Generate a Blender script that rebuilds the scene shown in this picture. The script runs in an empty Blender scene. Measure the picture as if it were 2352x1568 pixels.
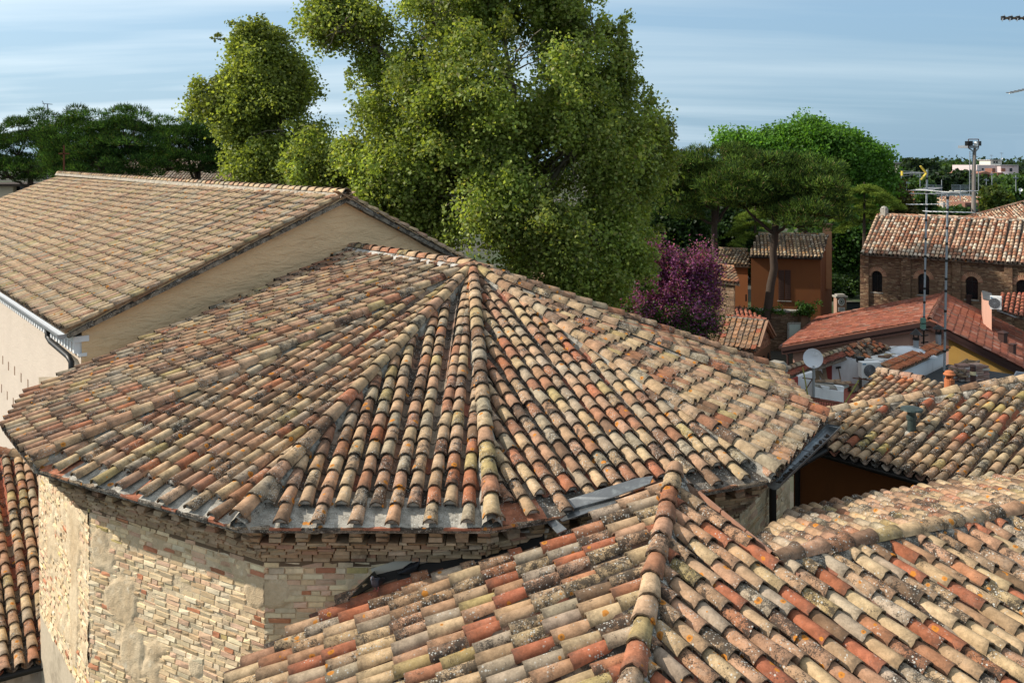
import bpy, math, random
import numpy as np
from mathutils import Vector, Matrix, noise

S = bpy.context.scene
R = random.Random(7)
NR = np.random.default_rng(11)

# ------------------------------------------------------------------ camera
F, HY, H = 2000.0, 370.0, 15.0          # focal length (px of a 2352 px wide picture), horizon row, eye height
cam_d = bpy.data.cameras.new('camera')
cam = bpy.data.objects.new('camera', cam_d)
S.collection.objects.link(cam)
cam.location = (0, 0, H)
cam.rotation_euler = (math.radians(90), 0, 0)
cam_d.sensor_width = 36
cam_d.lens = F / 2352 * 36
cam_d.shift_y = -(784 - HY) / 2352
cam_d.clip_end = 9000
S.camera = cam

# ------------------------------------------------------------------ sky, sun, exposure
SUN_EL, SUN_AZ = math.radians(35), math.radians(-85)   # azimuth measured from +Y towards +X
world = bpy.data.worlds.new('World')
S.world = world
world.use_nodes = True
wt = world.node_tree
for n_ in list(wt.nodes):
    wt.nodes.remove(n_)
def wn(t, **kw):
    n = wt.nodes.new(t)
    for k, v in kw.items():
        setattr(n, k, v)
    return n
sky = wn('ShaderNodeTexSky', sky_type='NISHITA', sun_disc=False)
sky.sun_elevation = SUN_EL
sky.sun_rotation = SUN_AZ
sky.air_density = 1.0
sky.dust_density = 0.6
sky.ozone_density = 2.0
tc = wn('ShaderNodeTexCoord')
sep = wn('ShaderNodeSeparateXYZ')
wt.links.new(tc.outputs['Generated'], sep.inputs[0])
def wm(op, a, b=None, clamp=False):
    n = wn('ShaderNodeMath', operation=op, use_clamp=clamp)
    for i, v in enumerate((a, b)):
        if v is None:
            continue
        if isinstance(v, (int, float)):
            n.inputs[i].default_value = v
        else:
            wt.links.new(v, n.inputs[i])
    return n.outputs[0]
# clouds lie on a flat layer: project the view direction on it, then stretch the noise into streets
zc = wm('MAXIMUM', sep.outputs[2], 0.02)
zz = wm('ADD', zc, 0.09)
px_ = wm('DIVIDE', sep.outputs[0], zz)
py_ = wm('DIVIDE', sep.outputs[1], zz)
comb = wn('ShaderNodeCombineXYZ')
wt.links.new(wm('MULTIPLY', px_, 0.11), comb.inputs[0])
wt.links.new(wm('MULTIPLY', py_, 0.46), comb.inputs[1])
nz = wn('ShaderNodeTexNoise')
nz.inputs['Scale'].default_value = 1.25
nz.inputs['Detail'].default_value = 7
nz.inputs['Roughness'].default_value = 0.52
nz.inputs['Distortion'].default_value = 0.25
wt.links.new(comb.outputs[0], nz.inputs['Vector'])
ramp = wn('ShaderNodeValToRGB')
ramp.color_ramp.elements[0].position = 0.45
ramp.color_ramp.elements[1].position = 0.64
wt.links.new(nz.outputs['Fac'], ramp.inputs[0])
# thin veil everywhere, thicker low down
veil = wm('SUBTRACT', 0.97, wm('MULTIPLY', zc, 1.15), True)
# haze colour: paler towards the sun on the left, deeper blue higher up and to the right
left = wm('ADD', wm('MULTIPLY', sep.outputs[0], -0.75), 0.40, True)
hz = wn('ShaderNodeMix', data_type='RGBA')
hz.inputs[6].default_value = (1.08, 1.80, 2.50, 1)
hz.inputs[7].default_value = (2.1, 2.95, 3.65, 1)
wt.links.new(left, hz.inputs[0])
m1 = wn('ShaderNodeMix', data_type='RGBA')
wt.links.new(veil, m1.inputs[0]); wt.links.new(sky.outputs[0], m1.inputs[6]); wt.links.new(hz.outputs[2], m1.inputs[7])
# white veil added overhead, above the view, to lift and warm the fill
hv = wm('MULTIPLY', wm('SUBTRACT', zc, 0.16), 2.2, True)
m2 = wn('ShaderNodeMix', data_type='RGBA')
wt.links.new(wm('MULTIPLY', hv, 0.72), m2.inputs[0]); wt.links.new(m1.outputs[2], m2.inputs[6]); m2.inputs[7].default_value = (3.5, 3.4, 3.25, 1)
# broken high cloud in streets over the whole sky
ccol = wn('ShaderNodeMix', data_type='RGBA')
ccol.inputs[6].default_value = (2.1, 2.85, 3.4, 1)
ccol.inputs[7].default_value = (5.4, 5.8, 5.9, 1)
wt.links.new(left, ccol.inputs[0])
mask = wm('MULTIPLY', ramp.outputs[0], 0.85)
mixc = wn('ShaderNodeMix', data_type='RGBA')
wt.links.new(mask, mixc.inputs[0])
wt.links.new(m2.outputs[2], mixc.inputs[6])
wt.links.new(ccol.outputs[2], mixc.inputs[7])
bg = wn('ShaderNodeBackground')
bg.inputs['Strength'].default_value = 0.15
wt.links.new(mixc.outputs[2], bg.inputs['Color'])
wo = wn('ShaderNodeOutputWorld')
wt.links.new(bg.outputs[0], wo.inputs[0])

sun_d = bpy.data.lights.new('sun', 'SUN')
sun_d.energy = 3.7
sun_d.angle = math.radians(0.6)
sun_d.color = (1.0, 0.92, 0.80)
sun = bpy.data.objects.new('sun', sun_d)
S.collection.objects.link(sun)
sdir = Vector((math.sin(SUN_AZ) * math.cos(SUN_EL), math.cos(SUN_AZ) * math.cos(SUN_EL), math.sin(SUN_EL)))
sun.rotation_euler = (-sdir).to_track_quat('-Z', 'Y').to_euler()
sun.location = (-30, 0, 60)

S.view_settings.view_transform = 'Standard'
S.view_settings.look = 'None'
S.view_settings.exposure = 0.6
S.view_settings.gamma = 1.0
S.view_settings.use_curve_mapping = False

# ------------------------------------------------------------------ helpers
def PY(px, py, Y):
    return Vector(((px - 1176) / F * Y, Y, H - (py - HY) / F * Y))
def PZ(px, py, z):
    Y = F * (H - z) / (py - HY)
    return Vector(((px - 1176) / F * Y, Y, z))
def PP(px, py, P0, n):
    d = Vector(((px - 1176) / F, 1, -(py - HY) / F)); o = Vector((0, 0, H))
    t = (Vector(P0) - o).dot(n) / d.dot(n)
    return o + t * d
def proj(X):
    return 1176 + F * X[0] / X[1], HY + F * (H - X[2]) / X[1]
def za(x, y):                     # the enlarged detail of the terrace
    return (2250 + x / 3.346) / 1.25553, (850 + y / 3.346) / 1.25553
def zb(x, y):                     # the enlarged detail of the far town
    return (2500 + x / 2.967) / 1.25553, (350 + y / 2.967) / 1.25553

def thing(name, label, cat, loc=(0, 0, 0), group=None):
    o = bpy.data.objects.new(name, None)
    S.collection.objects.link(o)
    o.location = loc
    o.empty_display_size = 0.2
    o['label'] = label; o['category'] = cat
    if group: o['group'] = group
    return o
def tag(o, label, cat, group=None, kind=None):
    if kind: o['kind'] = kind
    if label: o['label'] = label
    if cat: o['category'] = cat
    if group: o['group'] = group
    return o
def wloc(p):
    v = Vector((0, 0, 0))
    while p is not None:
        v += p.location; p = p.parent
    return v
def link(o, parent=None):
    S.collection.objects.link(o)
    if parent is not None:
        o.parent = parent
    return o

class MB:
    def __init__(s): s.v = []; s.f = []; s.c = []; s.cur = None
    def add(s, vs, fs):
        k = len(s.v)
        s.v += [tuple(p) for p in vs]
        s.f += [tuple(i + k for i in f) for f in fs]
        if s.cur is not None: s.c += [s.cur] * len(vs)
        return s
    def obox(s, o, a, b, c):      # corner o, three edge vectors
        o, a, b, c = map(Vector, (o, a, b, c))
        if a.cross(b).dot(c) < 0: a, b = b, a
        vs = [o, o + a, o + a + b, o + b, o + c, o + a + c, o + a + b + c, o + b + c]
        return s.add(vs, [(3, 2, 1, 0), (4, 5, 6, 7), (0, 1, 5, 4), (1, 2, 6, 5), (2, 3, 7, 6), (3, 0, 4, 7)])
    def cbox(s, c, sx, sy, sz, rz=0):
        a = Vector((math.cos(rz), math.sin(rz), 0)) * sx; b = Vector((-math.sin(rz), math.cos(rz), 0)) * sy
        z = Vector((0, 0, sz))
        return s.obox(Vector(c) - (a + b + z) / 2, a, b, z)
    def bar(s, p, q, w, h=None, up=(0, 0, 1)):
        p, q = Vector(p), Vector(q); d = q - p; h = h or w
        u = d.cross(Vector(up))
        if u.length < 1e-6: u = d.cross(Vector((1, 0, 0)))
        u.normalize(); n = u.cross(d).normalized()
        return s.obox(p - u * w / 2 - n * h / 2, d, u * w, n * h)
    def prism(s, pts, ext):
        pts = [Vector(p) for p in pts]; e = Vector(ext); n = len(pts)
        nn = Vector((0, 0, 0))
        for i in range(n): nn += (pts[i] - pts[0]).cross(pts[(i + 1) % n] - pts[0])
        if nn.dot(e) > 0: pts = pts[::-1]
        vs = pts + [p + e for p in pts]
        fs = [tuple(range(n)), tuple(range(2 * n - 1, n - 1, -1))]
        fs += [(i, i + n, (i + 1) % n + n, (i + 1) % n) for i in range(n)]
        return s.add(vs, fs)
    def tube(s, pts, r, n=8, caps=True):
        pts = [Vector(p) for p in pts]; m = len(pts)
        rs = r if isinstance(r, (list, tuple)) else [r] * m
        vs = []; prev = None
        for i, p in enumerate(pts):
            d = (pts[min(i + 1, m - 1)] - pts[max(i - 1, 0)]).normalized()
            ref = Vector((0, 0, 1)) if abs(d.z) < 0.9 else Vector((1, 0, 0))
            if prev is not None and prev.cross(d).length > 1e-3: ref = prev
            a = d.cross(ref).normalized(); b = a.cross(d).normalized(); prev = b
            for k in range(n):
                t = 2 * math.pi * k / n
                vs.append(p + (a * math.cos(t) + b * math.sin(t)) * rs[i])
        fs = []
        for i in range(m - 1):
            for k in range(n):
                k2 = (k + 1) % n
                fs.append((i * n + k, (i + 1) * n + k, (i + 1) * n + k2, i * n + k2))
        if caps:
            fs.append(tuple(range(n))); fs.append(tuple((m - 1) * n + k for k in range(n - 1, -1, -1)))
        return s.add(vs, fs)
    def lathe(s, c, prof, n=16, ax=None):
        c = Vector(c)
        if ax is None: Q = Matrix.Identity(3)
        else: Q = Vector(ax).to_track_quat('Z', 'Y').to_matrix()
        vs = []
        for (r, z) in prof:
            for k in range(n):
                t = 2 * math.pi * k / n
                vs.append(c + Q @ Vector((r * math.cos(t), r * math.sin(t), z)))
        fs = [(i * n + k, i * n + (k + 1) % n, (i + 1) * n + (k + 1) % n, (i + 1) * n + k) for i in range(len(prof) - 1) for k in range(n)]
        return s.add(vs, fs)
    def build(s, name, mat, parent=None, kind=None, smooth=False):
        me = bpy.data.meshes.new(name)
        me.from_pydata(s.v, [], s.f)
        if s.c:
            at = me.attributes.new('tcol', 'FLOAT_COLOR', 'POINT')
            at.data.foreach_set('color', np.array(s.c, np.float32).ravel())
        if smooth:
            me.polygons.foreach_set('use_smooth', [True] * len(me.polygons))
        me.materials.append(mat)
        me.update()
        o = bpy.data.objects.new(name, me)
        link(o, parent)
        if parent is not None:
            w = wloc(parent); 
            me.transform(Matrix.Translation(-w))
        if kind: o['kind'] = kind
        return o

def np_mesh(name, V, Fq, mat, parent=None, kind=None, col=None, smooth=False):
    """V (n,3), Fq (m,4) or (m,3) arrays"""
    me = bpy.data.meshes.new(name)
    V = np.asarray(V, np.float32); Fq = np.asarray(Fq, np.int32)
    if parent is not None:
        w = wloc(parent); V = V - np.array(w, np.float32)
    me.vertices.add(len(V)); me.vertices.foreach_set('co', V.ravel())
    k = Fq.shape[1]; m = len(Fq)
    me.loops.add(m * k); me.loops.foreach_set('vertex_index', Fq.ravel())
    me.polygons.add(m)
    me.polygons.foreach_set('loop_start', np.arange(0, m * k, k, dtype=np.int32))
    me.polygons.foreach_set('loop_total', np.full(m, k, np.int32))
    if smooth: me.polygons.foreach_set('use_smooth', np.ones(m, bool))
    if col is not None:
        at = me.attributes.new('tcol', 'FLOAT_COLOR', 'POINT')
        at.data.foreach_set('color', np.asarray(col, np.float32).ravel())
    me.materials.append(mat)
    me.update(calc_edges=True)
    o = bpy.data.objects.new(name, me)
    link(o, parent)
    if kind: o['kind'] = kind
    return o

# ------------------------------------------------------------------ materials
class NT:
    def __init__(s, name):
        s.m = bpy.data.materials.new(name); s.m.use_nodes = True
        s.t = s.m.node_tree
        for n in list(s.t.nodes): s.t.nodes.remove(n)
        s.out = s.n('ShaderNodeOutputMaterial')
        s._pos = None
    def n(s, t, **kw):
        x = s.t.nodes.new(t)
        for k, v in kw.items(): setattr(x, k, v)
        return x
    def l(s, a, b): s.t.links.new(a, b)
    def val(s, sock, v):
        if isinstance(v, (int, float)): sock.default_value = v
        elif isinstance(v, (tuple, list)): sock.default_value = tuple(v) + ((1,) if len(v) == 3 and len(sock.default_value) == 4 else ())
        else: s.l(v, sock)
    def pos(s):
        if s._pos is None: s._pos = s.n('ShaderNodeNewGeometry').outputs['Position']
        return s._pos
    def scaled(s, vec, sc):
        m = s.n('ShaderNodeVectorMath', operation='MULTIPLY'); s.l(vec, m.inputs[0]); m.inputs[1].default_value = sc
        return m.outputs[0]
    def noise(s, sc, det=4, rough=0.55, vec=None, dist=0.0):
        n = s.n('ShaderNodeTexNoise'); n.inputs['Scale'].default_value = sc
        n.inputs['Detail'].default_value = det; n.inputs['Roughness'].default_value = rough
        n.inputs['Distortion'].default_value = dist
        s.l(vec if vec is not None else s.pos(), n.inputs['Vector'])
        return n.outputs['Fac']
    def voro(s, sc, vec=None, feature='F1', rnd=1.0):
        n = s.n('ShaderNodeTexVoronoi', feature=feature); n.inputs['Scale'].default_value = sc
        n.inputs['Randomness'].default_value = rnd
        s.l(vec if vec is not None else s.pos(), n.inputs['Vector'])
        return n
    def math(s, op, a, b=0.0, c=None, clamp=False):
        n = s.n('ShaderNodeMath', operation=op, use_clamp=clamp)
        s.val(n.inputs[0], a); s.val(n.inputs[1], b)
        if c is not None: s.val(n.inputs[2], c)
        return n.outputs[0]
    def step(s, x, lo, hi, a=0.0, b=1.0):
        n = s.n('ShaderNodeMapRange', interpolation_type='SMOOTHSTEP')
        s.val(n.inputs[0], x); s.val(n.inputs[1], lo); s.val(n.inputs[2], hi); n.inputs[3].default_value = a; n.inputs[4].default_value = b
        return n.outputs[0]
    def mix(s, f, a, b, mode='MIX'):
        n = s.n('ShaderNodeMix', data_type='RGBA', blend_type=mode)
        s.val(n.inputs[0], f); s.val(n.inputs[6], a); s.val(n.inputs[7], b)
        return n.outputs[2]
    def bump(s, h, strength=0.4, dist=0.01):
        n = s.n('ShaderNodeBump'); n.inputs['Strength'].default_value = strength; n.inputs['Distance'].default_value = dist
        s.l(h, n.inputs['Height']); return n.outputs[0]
    def bsdf(s, col, rough=0.9, spec=0.25, nrm=None, metal=0.0, extra=None):
        b = s.n('ShaderNodeBsdfPrincipled')
        s.val(b.inputs['Base Color'], col); s.val(b.inputs['Roughness'], rough)
        b.inputs['Specular IOR Level'].default_value = spec; b.inputs['Metallic'].default_value = metal
        if nrm is not None: s.l(nrm, b.inputs['Normal'])
        if extra:
            for k, v in extra.items(): s.val(b.inputs[k], v)
        s.l(b.outputs[0], s.out.inputs[0])
        return s.m

def mat_tile(name, src, lichen=1.0, mould=1.0, white=1.0, speck=120, fleck=1.0):
    t = NT(name)
    if src == 'object':
        oi = t.n('ShaderNodeObjectInfo'); col, al = oi.outputs['Color'], oi.outputs['Alpha']
    else:
        at = t.n('ShaderNodeAttribute', attribute_name='tcol'); col, al = at.outputs['Color'], at.outputs['Alpha']
    fine = t.noise(55, 3, 0.6); med = t.noise(9, 5, 0.6)
    c = t.mix(1.0, col, t.mix(t.step(med, 0.3, 0.7), (0.72, 0.70, 0.66), (1.2, 1.17, 1.12)), 'MULTIPLY')
    c = t.mix(1.0, c, t.mix(fine, (0.72, 0.72, 0.72), (1.28, 1.28, 1.28)), 'MULTIPLY')
    # grey crust
    g = t.math('MULTIPLY', t.step(t.noise(5.0, 5, 0.65), 0.50, 0.66), t.step(fine, 0.36, 0.56))
    c = t.mix(t.math('MULTIPLY', g, t.math('MULTIPLY', al, 0.55)), c, (0.28, 0.25, 0.205))
    # black mould: patches broken into specks
    pat = t.math('ADD', t.noise(6.5, 6, 0.7), t.math('MULTIPLY', al, 0.26 * mould))
    spk = t.noise(speck, 2, 0.5)
    bm = t.step(t.math('ADD', pat, t.math('MULTIPLY', spk, 0.45)), 0.92, 1.05)
    c = t.mix(t.math('MULTIPLY', bm, 0.85), c, (0.030, 0.027, 0.024))
    rm = t.n('ShaderNodeAttribute', attribute_name='rim').outputs['Fac']  # lip shadow painted dark at the open end and hollow, along with edge crust
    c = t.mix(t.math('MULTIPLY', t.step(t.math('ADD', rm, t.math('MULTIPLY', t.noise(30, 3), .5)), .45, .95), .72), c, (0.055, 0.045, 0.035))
    # loose black flecks everywhere on old ware
    bf = t.step(t.math('ADD', t.noise(75 if speck > 100 else 48, 4, .75), t.math('MULTIPLY', al, .05)), .60, .66)
    c = t.mix(t.math('MULTIPLY', bf, t.math('MULTIPLY_ADD', al, .55 * fleck, .12 * fleck, True)), c, (0.045, 0.04, 0.035))
    # white lichen flecks
    v = t.voro(46 if speck > 100 else 34); rad = t.n('ShaderNodeSeparateColor'); t.l(v.outputs['Color'], rad.inputs[0])
    wf = t.math('LESS_THAN', v.outputs['Distance'], t.math('MULTIPLY', rad.outputs[0], 0.42))
    wm_ = t.math('MULTIPLY', wf, t.step(t.math('ADD', t.noise(4.3, 4, 0.6), t.math('MULTIPLY', al, 0.16)), 0.60 - 0.03 * white, 0.68))
    c = t.mix(t.math('MULTIPLY', wm_, 0.85), c, (0.50, 0.49, 0.44))
    # orange lichen rosettes
    wv = t.n('ShaderNodeVectorMath', operation='ADD')
    nn = t.n('ShaderNodeTexNoise'); nn.inputs['Scale'].default_value = 30; nn.inputs['Detail'].default_value = 2
    t.l(t.pos(), nn.inputs['Vector'])
    t.l(t.pos(), wv.inputs[0]); t.l(t.scaled(nn.outputs['Color'], (0.022, 0.022, 0.022)), wv.inputs[1])
    v2 = t.voro(7.0, wv.outputs[0]); sc2 = t.n('ShaderNodeSeparateColor'); t.l(v2.outputs['Color'], sc2.inputs[0])
    on = t.math('GREATER_THAN', sc2.outputs[1], 0.66)
    rr = t.math('MULTIPLY_ADD', t.math('POWER', sc2.outputs[2], 2.0), 0.30, 0.07)
    ring = t.step(v2.outputs['Distance'], t.math('MULTIPLY', rr, 0.80), rr, 1.0, 0.0)
    ol = t.math('MULTIPLY', ring, on)
    oc = t.mix(t.step(t.math('DIVIDE', v2.outputs['Distance'], rr), 0.2, 0.6), (0.20, 0.085, 0.02), (0.50, 0.19, 0.025))
    c = t.mix(t.math('MULTIPLY', ol, 0.9 if lichen > 0 else 0.0), c, oc)
    hgt = t.math('ADD', t.math('MULTIPLY', fine, 0.7), t.math('ADD', t.math('MULTIPLY', t.noise(18, 3), 1.2), t.math('MULTIPLY', wm_, 0.3)))
    return t.bsdf(c, 0.92, 0.12, t.bump(hgt, 0.55, 0.006))

def mat_simple(name, col, rough=0.85, var=0.15, sc=3.0, bump=0.2, bsc=30, spec=0.2, metal=0.0, stain=None, stain_amt=0.4, stain_sc=(1, 1, 0.25), bd=0.01):
    t = NT(name)
    m = t.noise(sc, 5, 0.6)
    c = t.mix(1.0, col, t.mix(m, tuple(1 - var for _ in range(3)), tuple(1 + var for _ in range(3))), 'MULTIPLY')
    if stain is not None:
        st = t.step(t.noise(2.2, 6, 0.65, t.scaled(t.pos(), stain_sc)), 0.5, 0.72)
        c = t.mix(t.math('MULTIPLY', st, stain_amt), c, stain)
    nrm = t.bump(t.noise(bsc, 5, 0.6), bump, bd) if bump else None
    return t.bsdf(c, rough, spec, nrm, metal)

def mat_attr(name, rough=0.9, bump=0.3, bsc=40, var=0.25, sc=14, src='attr', dirt=None, spec=0.12):
    t = NT(name)
    if src == 'object': col = t.n('ShaderNodeObjectInfo').outputs['Color']
    else: col = t.n('ShaderNodeAttribute', attribute_name='tcol').outputs['Color']
    c = t.mix(1.0, col, t.mix(t.noise(sc, 5, 0.65), tuple(1 - var for _ in range(3)), tuple(1 + var for _ in range(3))), 'MULTIPLY')
    if dirt:
        c = t.mix(t.math('MULTIPLY', t.step(t.noise(1.6, 6, 0.7), 0.5, 0.68), dirt[1]), c, dirt[0])
    return t.bsdf(c, rough, spec, t.bump(t.noise(bsc, 4, 0.65), bump, 0.006))

def mat_leaf(name, trans=0.5, rough=0.5, spec=0.25):
    t = NT(name)
    col = t.n('ShaderNodeAttribute', attribute_name='tcol').outputs['Color']
    d = t.n('ShaderNodeBsdfPrincipled'); t.l(col, d.inputs['Base Color']); d.inputs['Roughness'].default_value = rough
    d.inputs['Specular IOR Level'].default_value = spec
    tr = t.n('ShaderNodeBsdfTranslucent')
    t.l(t.mix(1.0, col, (1.25, 1.2, 0.5), 'MULTIPLY'), tr.inputs[0])
    mx = t.n('ShaderNodeMixShader'); mx.inputs[0].default_value = trans
    t.l(d.outputs[0], mx.inputs[1]); t.l(tr.outputs[0], mx.inputs[2]); t.l(mx.outputs[0], t.out.inputs[0])
    return t.m

M = {}
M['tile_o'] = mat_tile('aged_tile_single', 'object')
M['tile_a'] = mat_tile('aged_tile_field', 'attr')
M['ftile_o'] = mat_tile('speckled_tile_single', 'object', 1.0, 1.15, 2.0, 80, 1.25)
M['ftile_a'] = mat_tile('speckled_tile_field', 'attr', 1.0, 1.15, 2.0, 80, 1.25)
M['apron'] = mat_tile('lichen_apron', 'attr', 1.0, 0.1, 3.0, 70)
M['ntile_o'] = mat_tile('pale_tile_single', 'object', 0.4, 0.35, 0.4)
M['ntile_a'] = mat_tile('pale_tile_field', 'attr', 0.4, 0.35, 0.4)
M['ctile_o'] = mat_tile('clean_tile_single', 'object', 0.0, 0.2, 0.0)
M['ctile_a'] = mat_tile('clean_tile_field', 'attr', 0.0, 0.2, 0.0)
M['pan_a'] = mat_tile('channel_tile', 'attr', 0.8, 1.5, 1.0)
M['bed'] = mat_tile('lichen_mortar', 'attr', 1.0, 1.2, 2.6)
M['brick_o'] = mat_attr('old_brick_single', src='object', bump=0.6, bsc=45, var=0.3, dirt=((0.09, 0.065, 0.045), 0.35))
M['brick_a'] = mat_attr('old_brick_field', bump=0.6, bsc=45, var=0.3, dirt=((0.09, 0.065, 0.045), 0.35))
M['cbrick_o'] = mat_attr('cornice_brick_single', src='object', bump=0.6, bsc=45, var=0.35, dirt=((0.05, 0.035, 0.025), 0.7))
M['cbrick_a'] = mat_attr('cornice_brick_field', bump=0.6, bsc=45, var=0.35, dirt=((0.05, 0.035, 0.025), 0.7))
M['leaf'] = mat_leaf('leaf')
M['needle'] = mat_leaf('needle', 0.3, 0.9, .03)
M['bark'] = mat_simple('bark', (0.062, 0.045, 0.034), 0.95, 0.35, 6, 0.8, 18)
M['bark_pale'] = mat_simple('plane_bark', (0.20, 0.17, 0.12), 0.95, 0.4, 2.5, 0.5, 12, stain=(0.05, 0.04, 0.03), stain_amt=0.7)
M['lead'] = mat_simple('weathered_lead', (0.16, 0.17, 0.175), 0.38, 0.3, 5, 0.15, 14, 0.5, 0.6, stain=(0.40, 0.44, 0.42), stain_amt=0.5, stain_sc=(3, 3, 3))
M['darkmetal'] = mat_simple('dark_metal', (0.022, 0.021, 0.02), 0.45, 0.2, 6, 0.05, 20, 0.4, 0.3)
M['galv'] = mat_simple('galvanised_steel', (0.33, 0.35, 0.37), 0.5, 0.2, 8, 0.05, 30, 0.5, 0.6)
M['rust'] = mat_simple('rusty_iron', (0.11, 0.045, 0.025), 0.9, 0.3, 12, 0.3, 40)
M['white'] = mat_simple('white_render', (0.74, 0.75, 0.76), 0.9, 0.06, 1.2, 0.12, 12, stain=(0.42, 0.41, 0.40), stain_amt=0.35)
M['whitepaint'] = mat_simple('white_paint', (0.76, 0.76, 0.74), 0.4, 0.04, 3, 0.0, 12, 0.4)
M['greyplastic'] = mat_simple('grey_plastic', (0.10, 0.10, 0.105), 0.5, 0.1, 5, 0, 10, 0.4)
M['glass'] = mat_simple('dark_glass', (0.012, 0.013, 0.015), 0.12, 0.1, 3, 0, 10, 0.5)
M['wood'] = mat_simple('weathered_wood', (0.24, 0.17, 0.11), 0.85, 0.3, 9, 0.3, 30)
M['mortar'] = mat_simple('roof_mortar', (0.34, 0.32, 0.28), 0.95, 0.35, 12, 0.7, 35, stain=(0.05, 0.045, 0.04), stain_amt=0.8, stain_sc=(3, 3, 3))

def lerp(a, b, t): return a + (b - a) * t
PAL_OLD = [((0.460, 0.338, 0.209), 5), ((0.412, 0.283, 0.181), 5), ((0.391, 0.237, 0.153), 4), ((0.332, 0.167, 0.102), 2.2), ((0.374, 0.288, 0.144), .8),
           ((0.203, 0.126, 0.084), 1.6), ((0.353, 0.288, 0.209), 2.5), ((0.364, 0.151, 0.084), 0.7)]
PAL_NAVE = [((0.492, 0.369, 0.237), 6), ((0.460, 0.328, 0.214), 5), ((0.428, 0.283, 0.191), 3), ((0.396, 0.232, 0.153), 1.2), ((0.385, 0.308, 0.167), 1.2), ((0.385, 0.323, 0.242), 1.6)]
PAL_MIX = [((0.460, 0.338, 0.205), 6), ((0.396, 0.268, 0.167), 5), ((0.396, 0.237, 0.149), 4), ((0.342, 0.126, 0.070), 4), ((0.369, 0.177, 0.102), 2), ((0.364, 0.293, 0.219), 3),
           ((0.374, 0.288, 0.140), .7), ((0.203, 0.131, 0.084), 0.8)]
PAL_DIRTY = [((0.407, 0.303, 0.186), 6), ((0.353, 0.247, 0.153), 5), ((0.342, 0.217, 0.135), 4), ((0.332, 0.116, 0.065), 2), ((0.321, 0.268, 0.195), 4), ((0.364, 0.283, 0.121), 1), ((0.171, 0.121, 0.084), 1.5)]
PAL_RED = [((0.33, 0.105, 0.065), 5), ((0.36, 0.135, 0.085), 3), ((0.29, 0.10, 0.07), 3), ((0.40, 0.19, 0.13), 1)]
PAL_CHURCH = [((0.58, 0.41, 0.29), 4), ((0.46, 0.25, 0.16), 4), ((0.36, 0.165, 0.10), 3), ((0.64, 0.54, 0.43), 3), ((0.26, 0.16, 0.11), 1.5)]
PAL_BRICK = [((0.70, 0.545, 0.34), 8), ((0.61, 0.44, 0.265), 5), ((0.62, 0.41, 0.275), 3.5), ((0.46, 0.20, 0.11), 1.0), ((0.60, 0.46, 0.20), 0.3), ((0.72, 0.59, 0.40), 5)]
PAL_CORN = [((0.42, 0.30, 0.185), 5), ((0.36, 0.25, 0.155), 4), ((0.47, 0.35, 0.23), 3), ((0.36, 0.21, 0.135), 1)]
def pick(pal, jit=0.10):
    tot = sum(w for _, w in pal); x = R.random() * tot
    for c, w in pal:
        x -= w
        if x <= 0: break
    k = 1 + R.uniform(-jit, jit) * 1.4
    return (c[0] * k * (1 + R.uniform(-.04, .04)), c[1] * k, c[2] * k * (1 + R.uniform(-.05, .05)), R.random())
# ------------------------------------------------------------------ barrel tiles
def tile_arrays(L, r_lo, r_hi, th=0.015, seg=7, full=True, arch=0.92, seed=0, chip=0.0):
    """cover tile: local y runs up the slope, centred; open end at -L/2"""
    rng = random.Random(seed)
    rows = []
    for (y, r) in ((-L / 2, r_lo), (0.02, lerp(r_lo, r_hi, 0.52)), (L / 2, r_hi)):
        o, i = [], []
        for k in range(seg + 1):
            a = math.pi * (1 - k / seg)
            w = 1 + rng.uniform(-.035, .035)
            yy = y + (rng.uniform(0, chip) if (y < 0 and chip) else rng.uniform(-.006, .006))
            o.append((math.cos(a) * r * w, yy, math.sin(a) * r * arch * w))
            i.append((math.cos(a) * (r - th) * w, yy, math.sin(a) * (r - th) * arch * w))
        rows.append((o, i))
    V, Q, SM = [], [], []
    n = seg + 1
    def put(ps): k = len(V); V.extend(ps); return k
    a0, a1, a2 = put(rows[0][0]), put(rows[1][0]), put(rows[2][0])
    for k in range(seg):
        Q.append((a0 + k, a0 + k + 1, a1 + k + 1, a1 + k)); SM.append(1)
        Q.append((a1 + k, a1 + k + 1, a2 + k + 1, a2 + k)); SM.append(1)
    b0, b1 = put(rows[0][0]), put(rows[0][1])       # rim of the open end
    for k in range(seg): Q.append((b1 + k, b1 + k + 1, b0 + k + 1, b0 + k)); SM.append(0)
    if full:
        c0, c2 = put(rows[0][1]), put(rows[2][1])
        for k in range(seg): Q.append((c2 + k, c2 + k + 1, c0 + k + 1, c0 + k)); SM.append(1)
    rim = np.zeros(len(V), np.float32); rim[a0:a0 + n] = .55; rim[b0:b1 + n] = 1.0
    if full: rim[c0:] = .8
    return np.array(V, np.float32), np.array(Q, np.int32), np.array(SM, bool), rim

class TileKind:
    def __init__(s, L, r_lo, r_hi, nvar=5, far=False, arch=0.92, th=0.015):
        s.L = L
        s.var = [tile_arrays(L, r_lo, r_hi, th, 4 if far else 6, not far, arch, seed=i, chip=(0.05 if i == nvar - 1 else 0)) for i in range(nvar)]
        s.mesh = {}
    def me(s, name, i, mat):
        if (i, mat.name) not in s.mesh:
            V, Q, SM, RM = s.var[i]
            me = bpy.data.meshes.new(name)
            me.from_pydata(V.tolist(), [], Q.tolist())
            me.polygons.foreach_set('use_smooth', SM)
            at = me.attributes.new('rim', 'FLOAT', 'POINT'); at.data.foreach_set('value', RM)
            me.materials.append(mat); me.update()
            s.mesh[(i, mat.name)] = me
        return s.mesh[(i, mat.name)]

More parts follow.
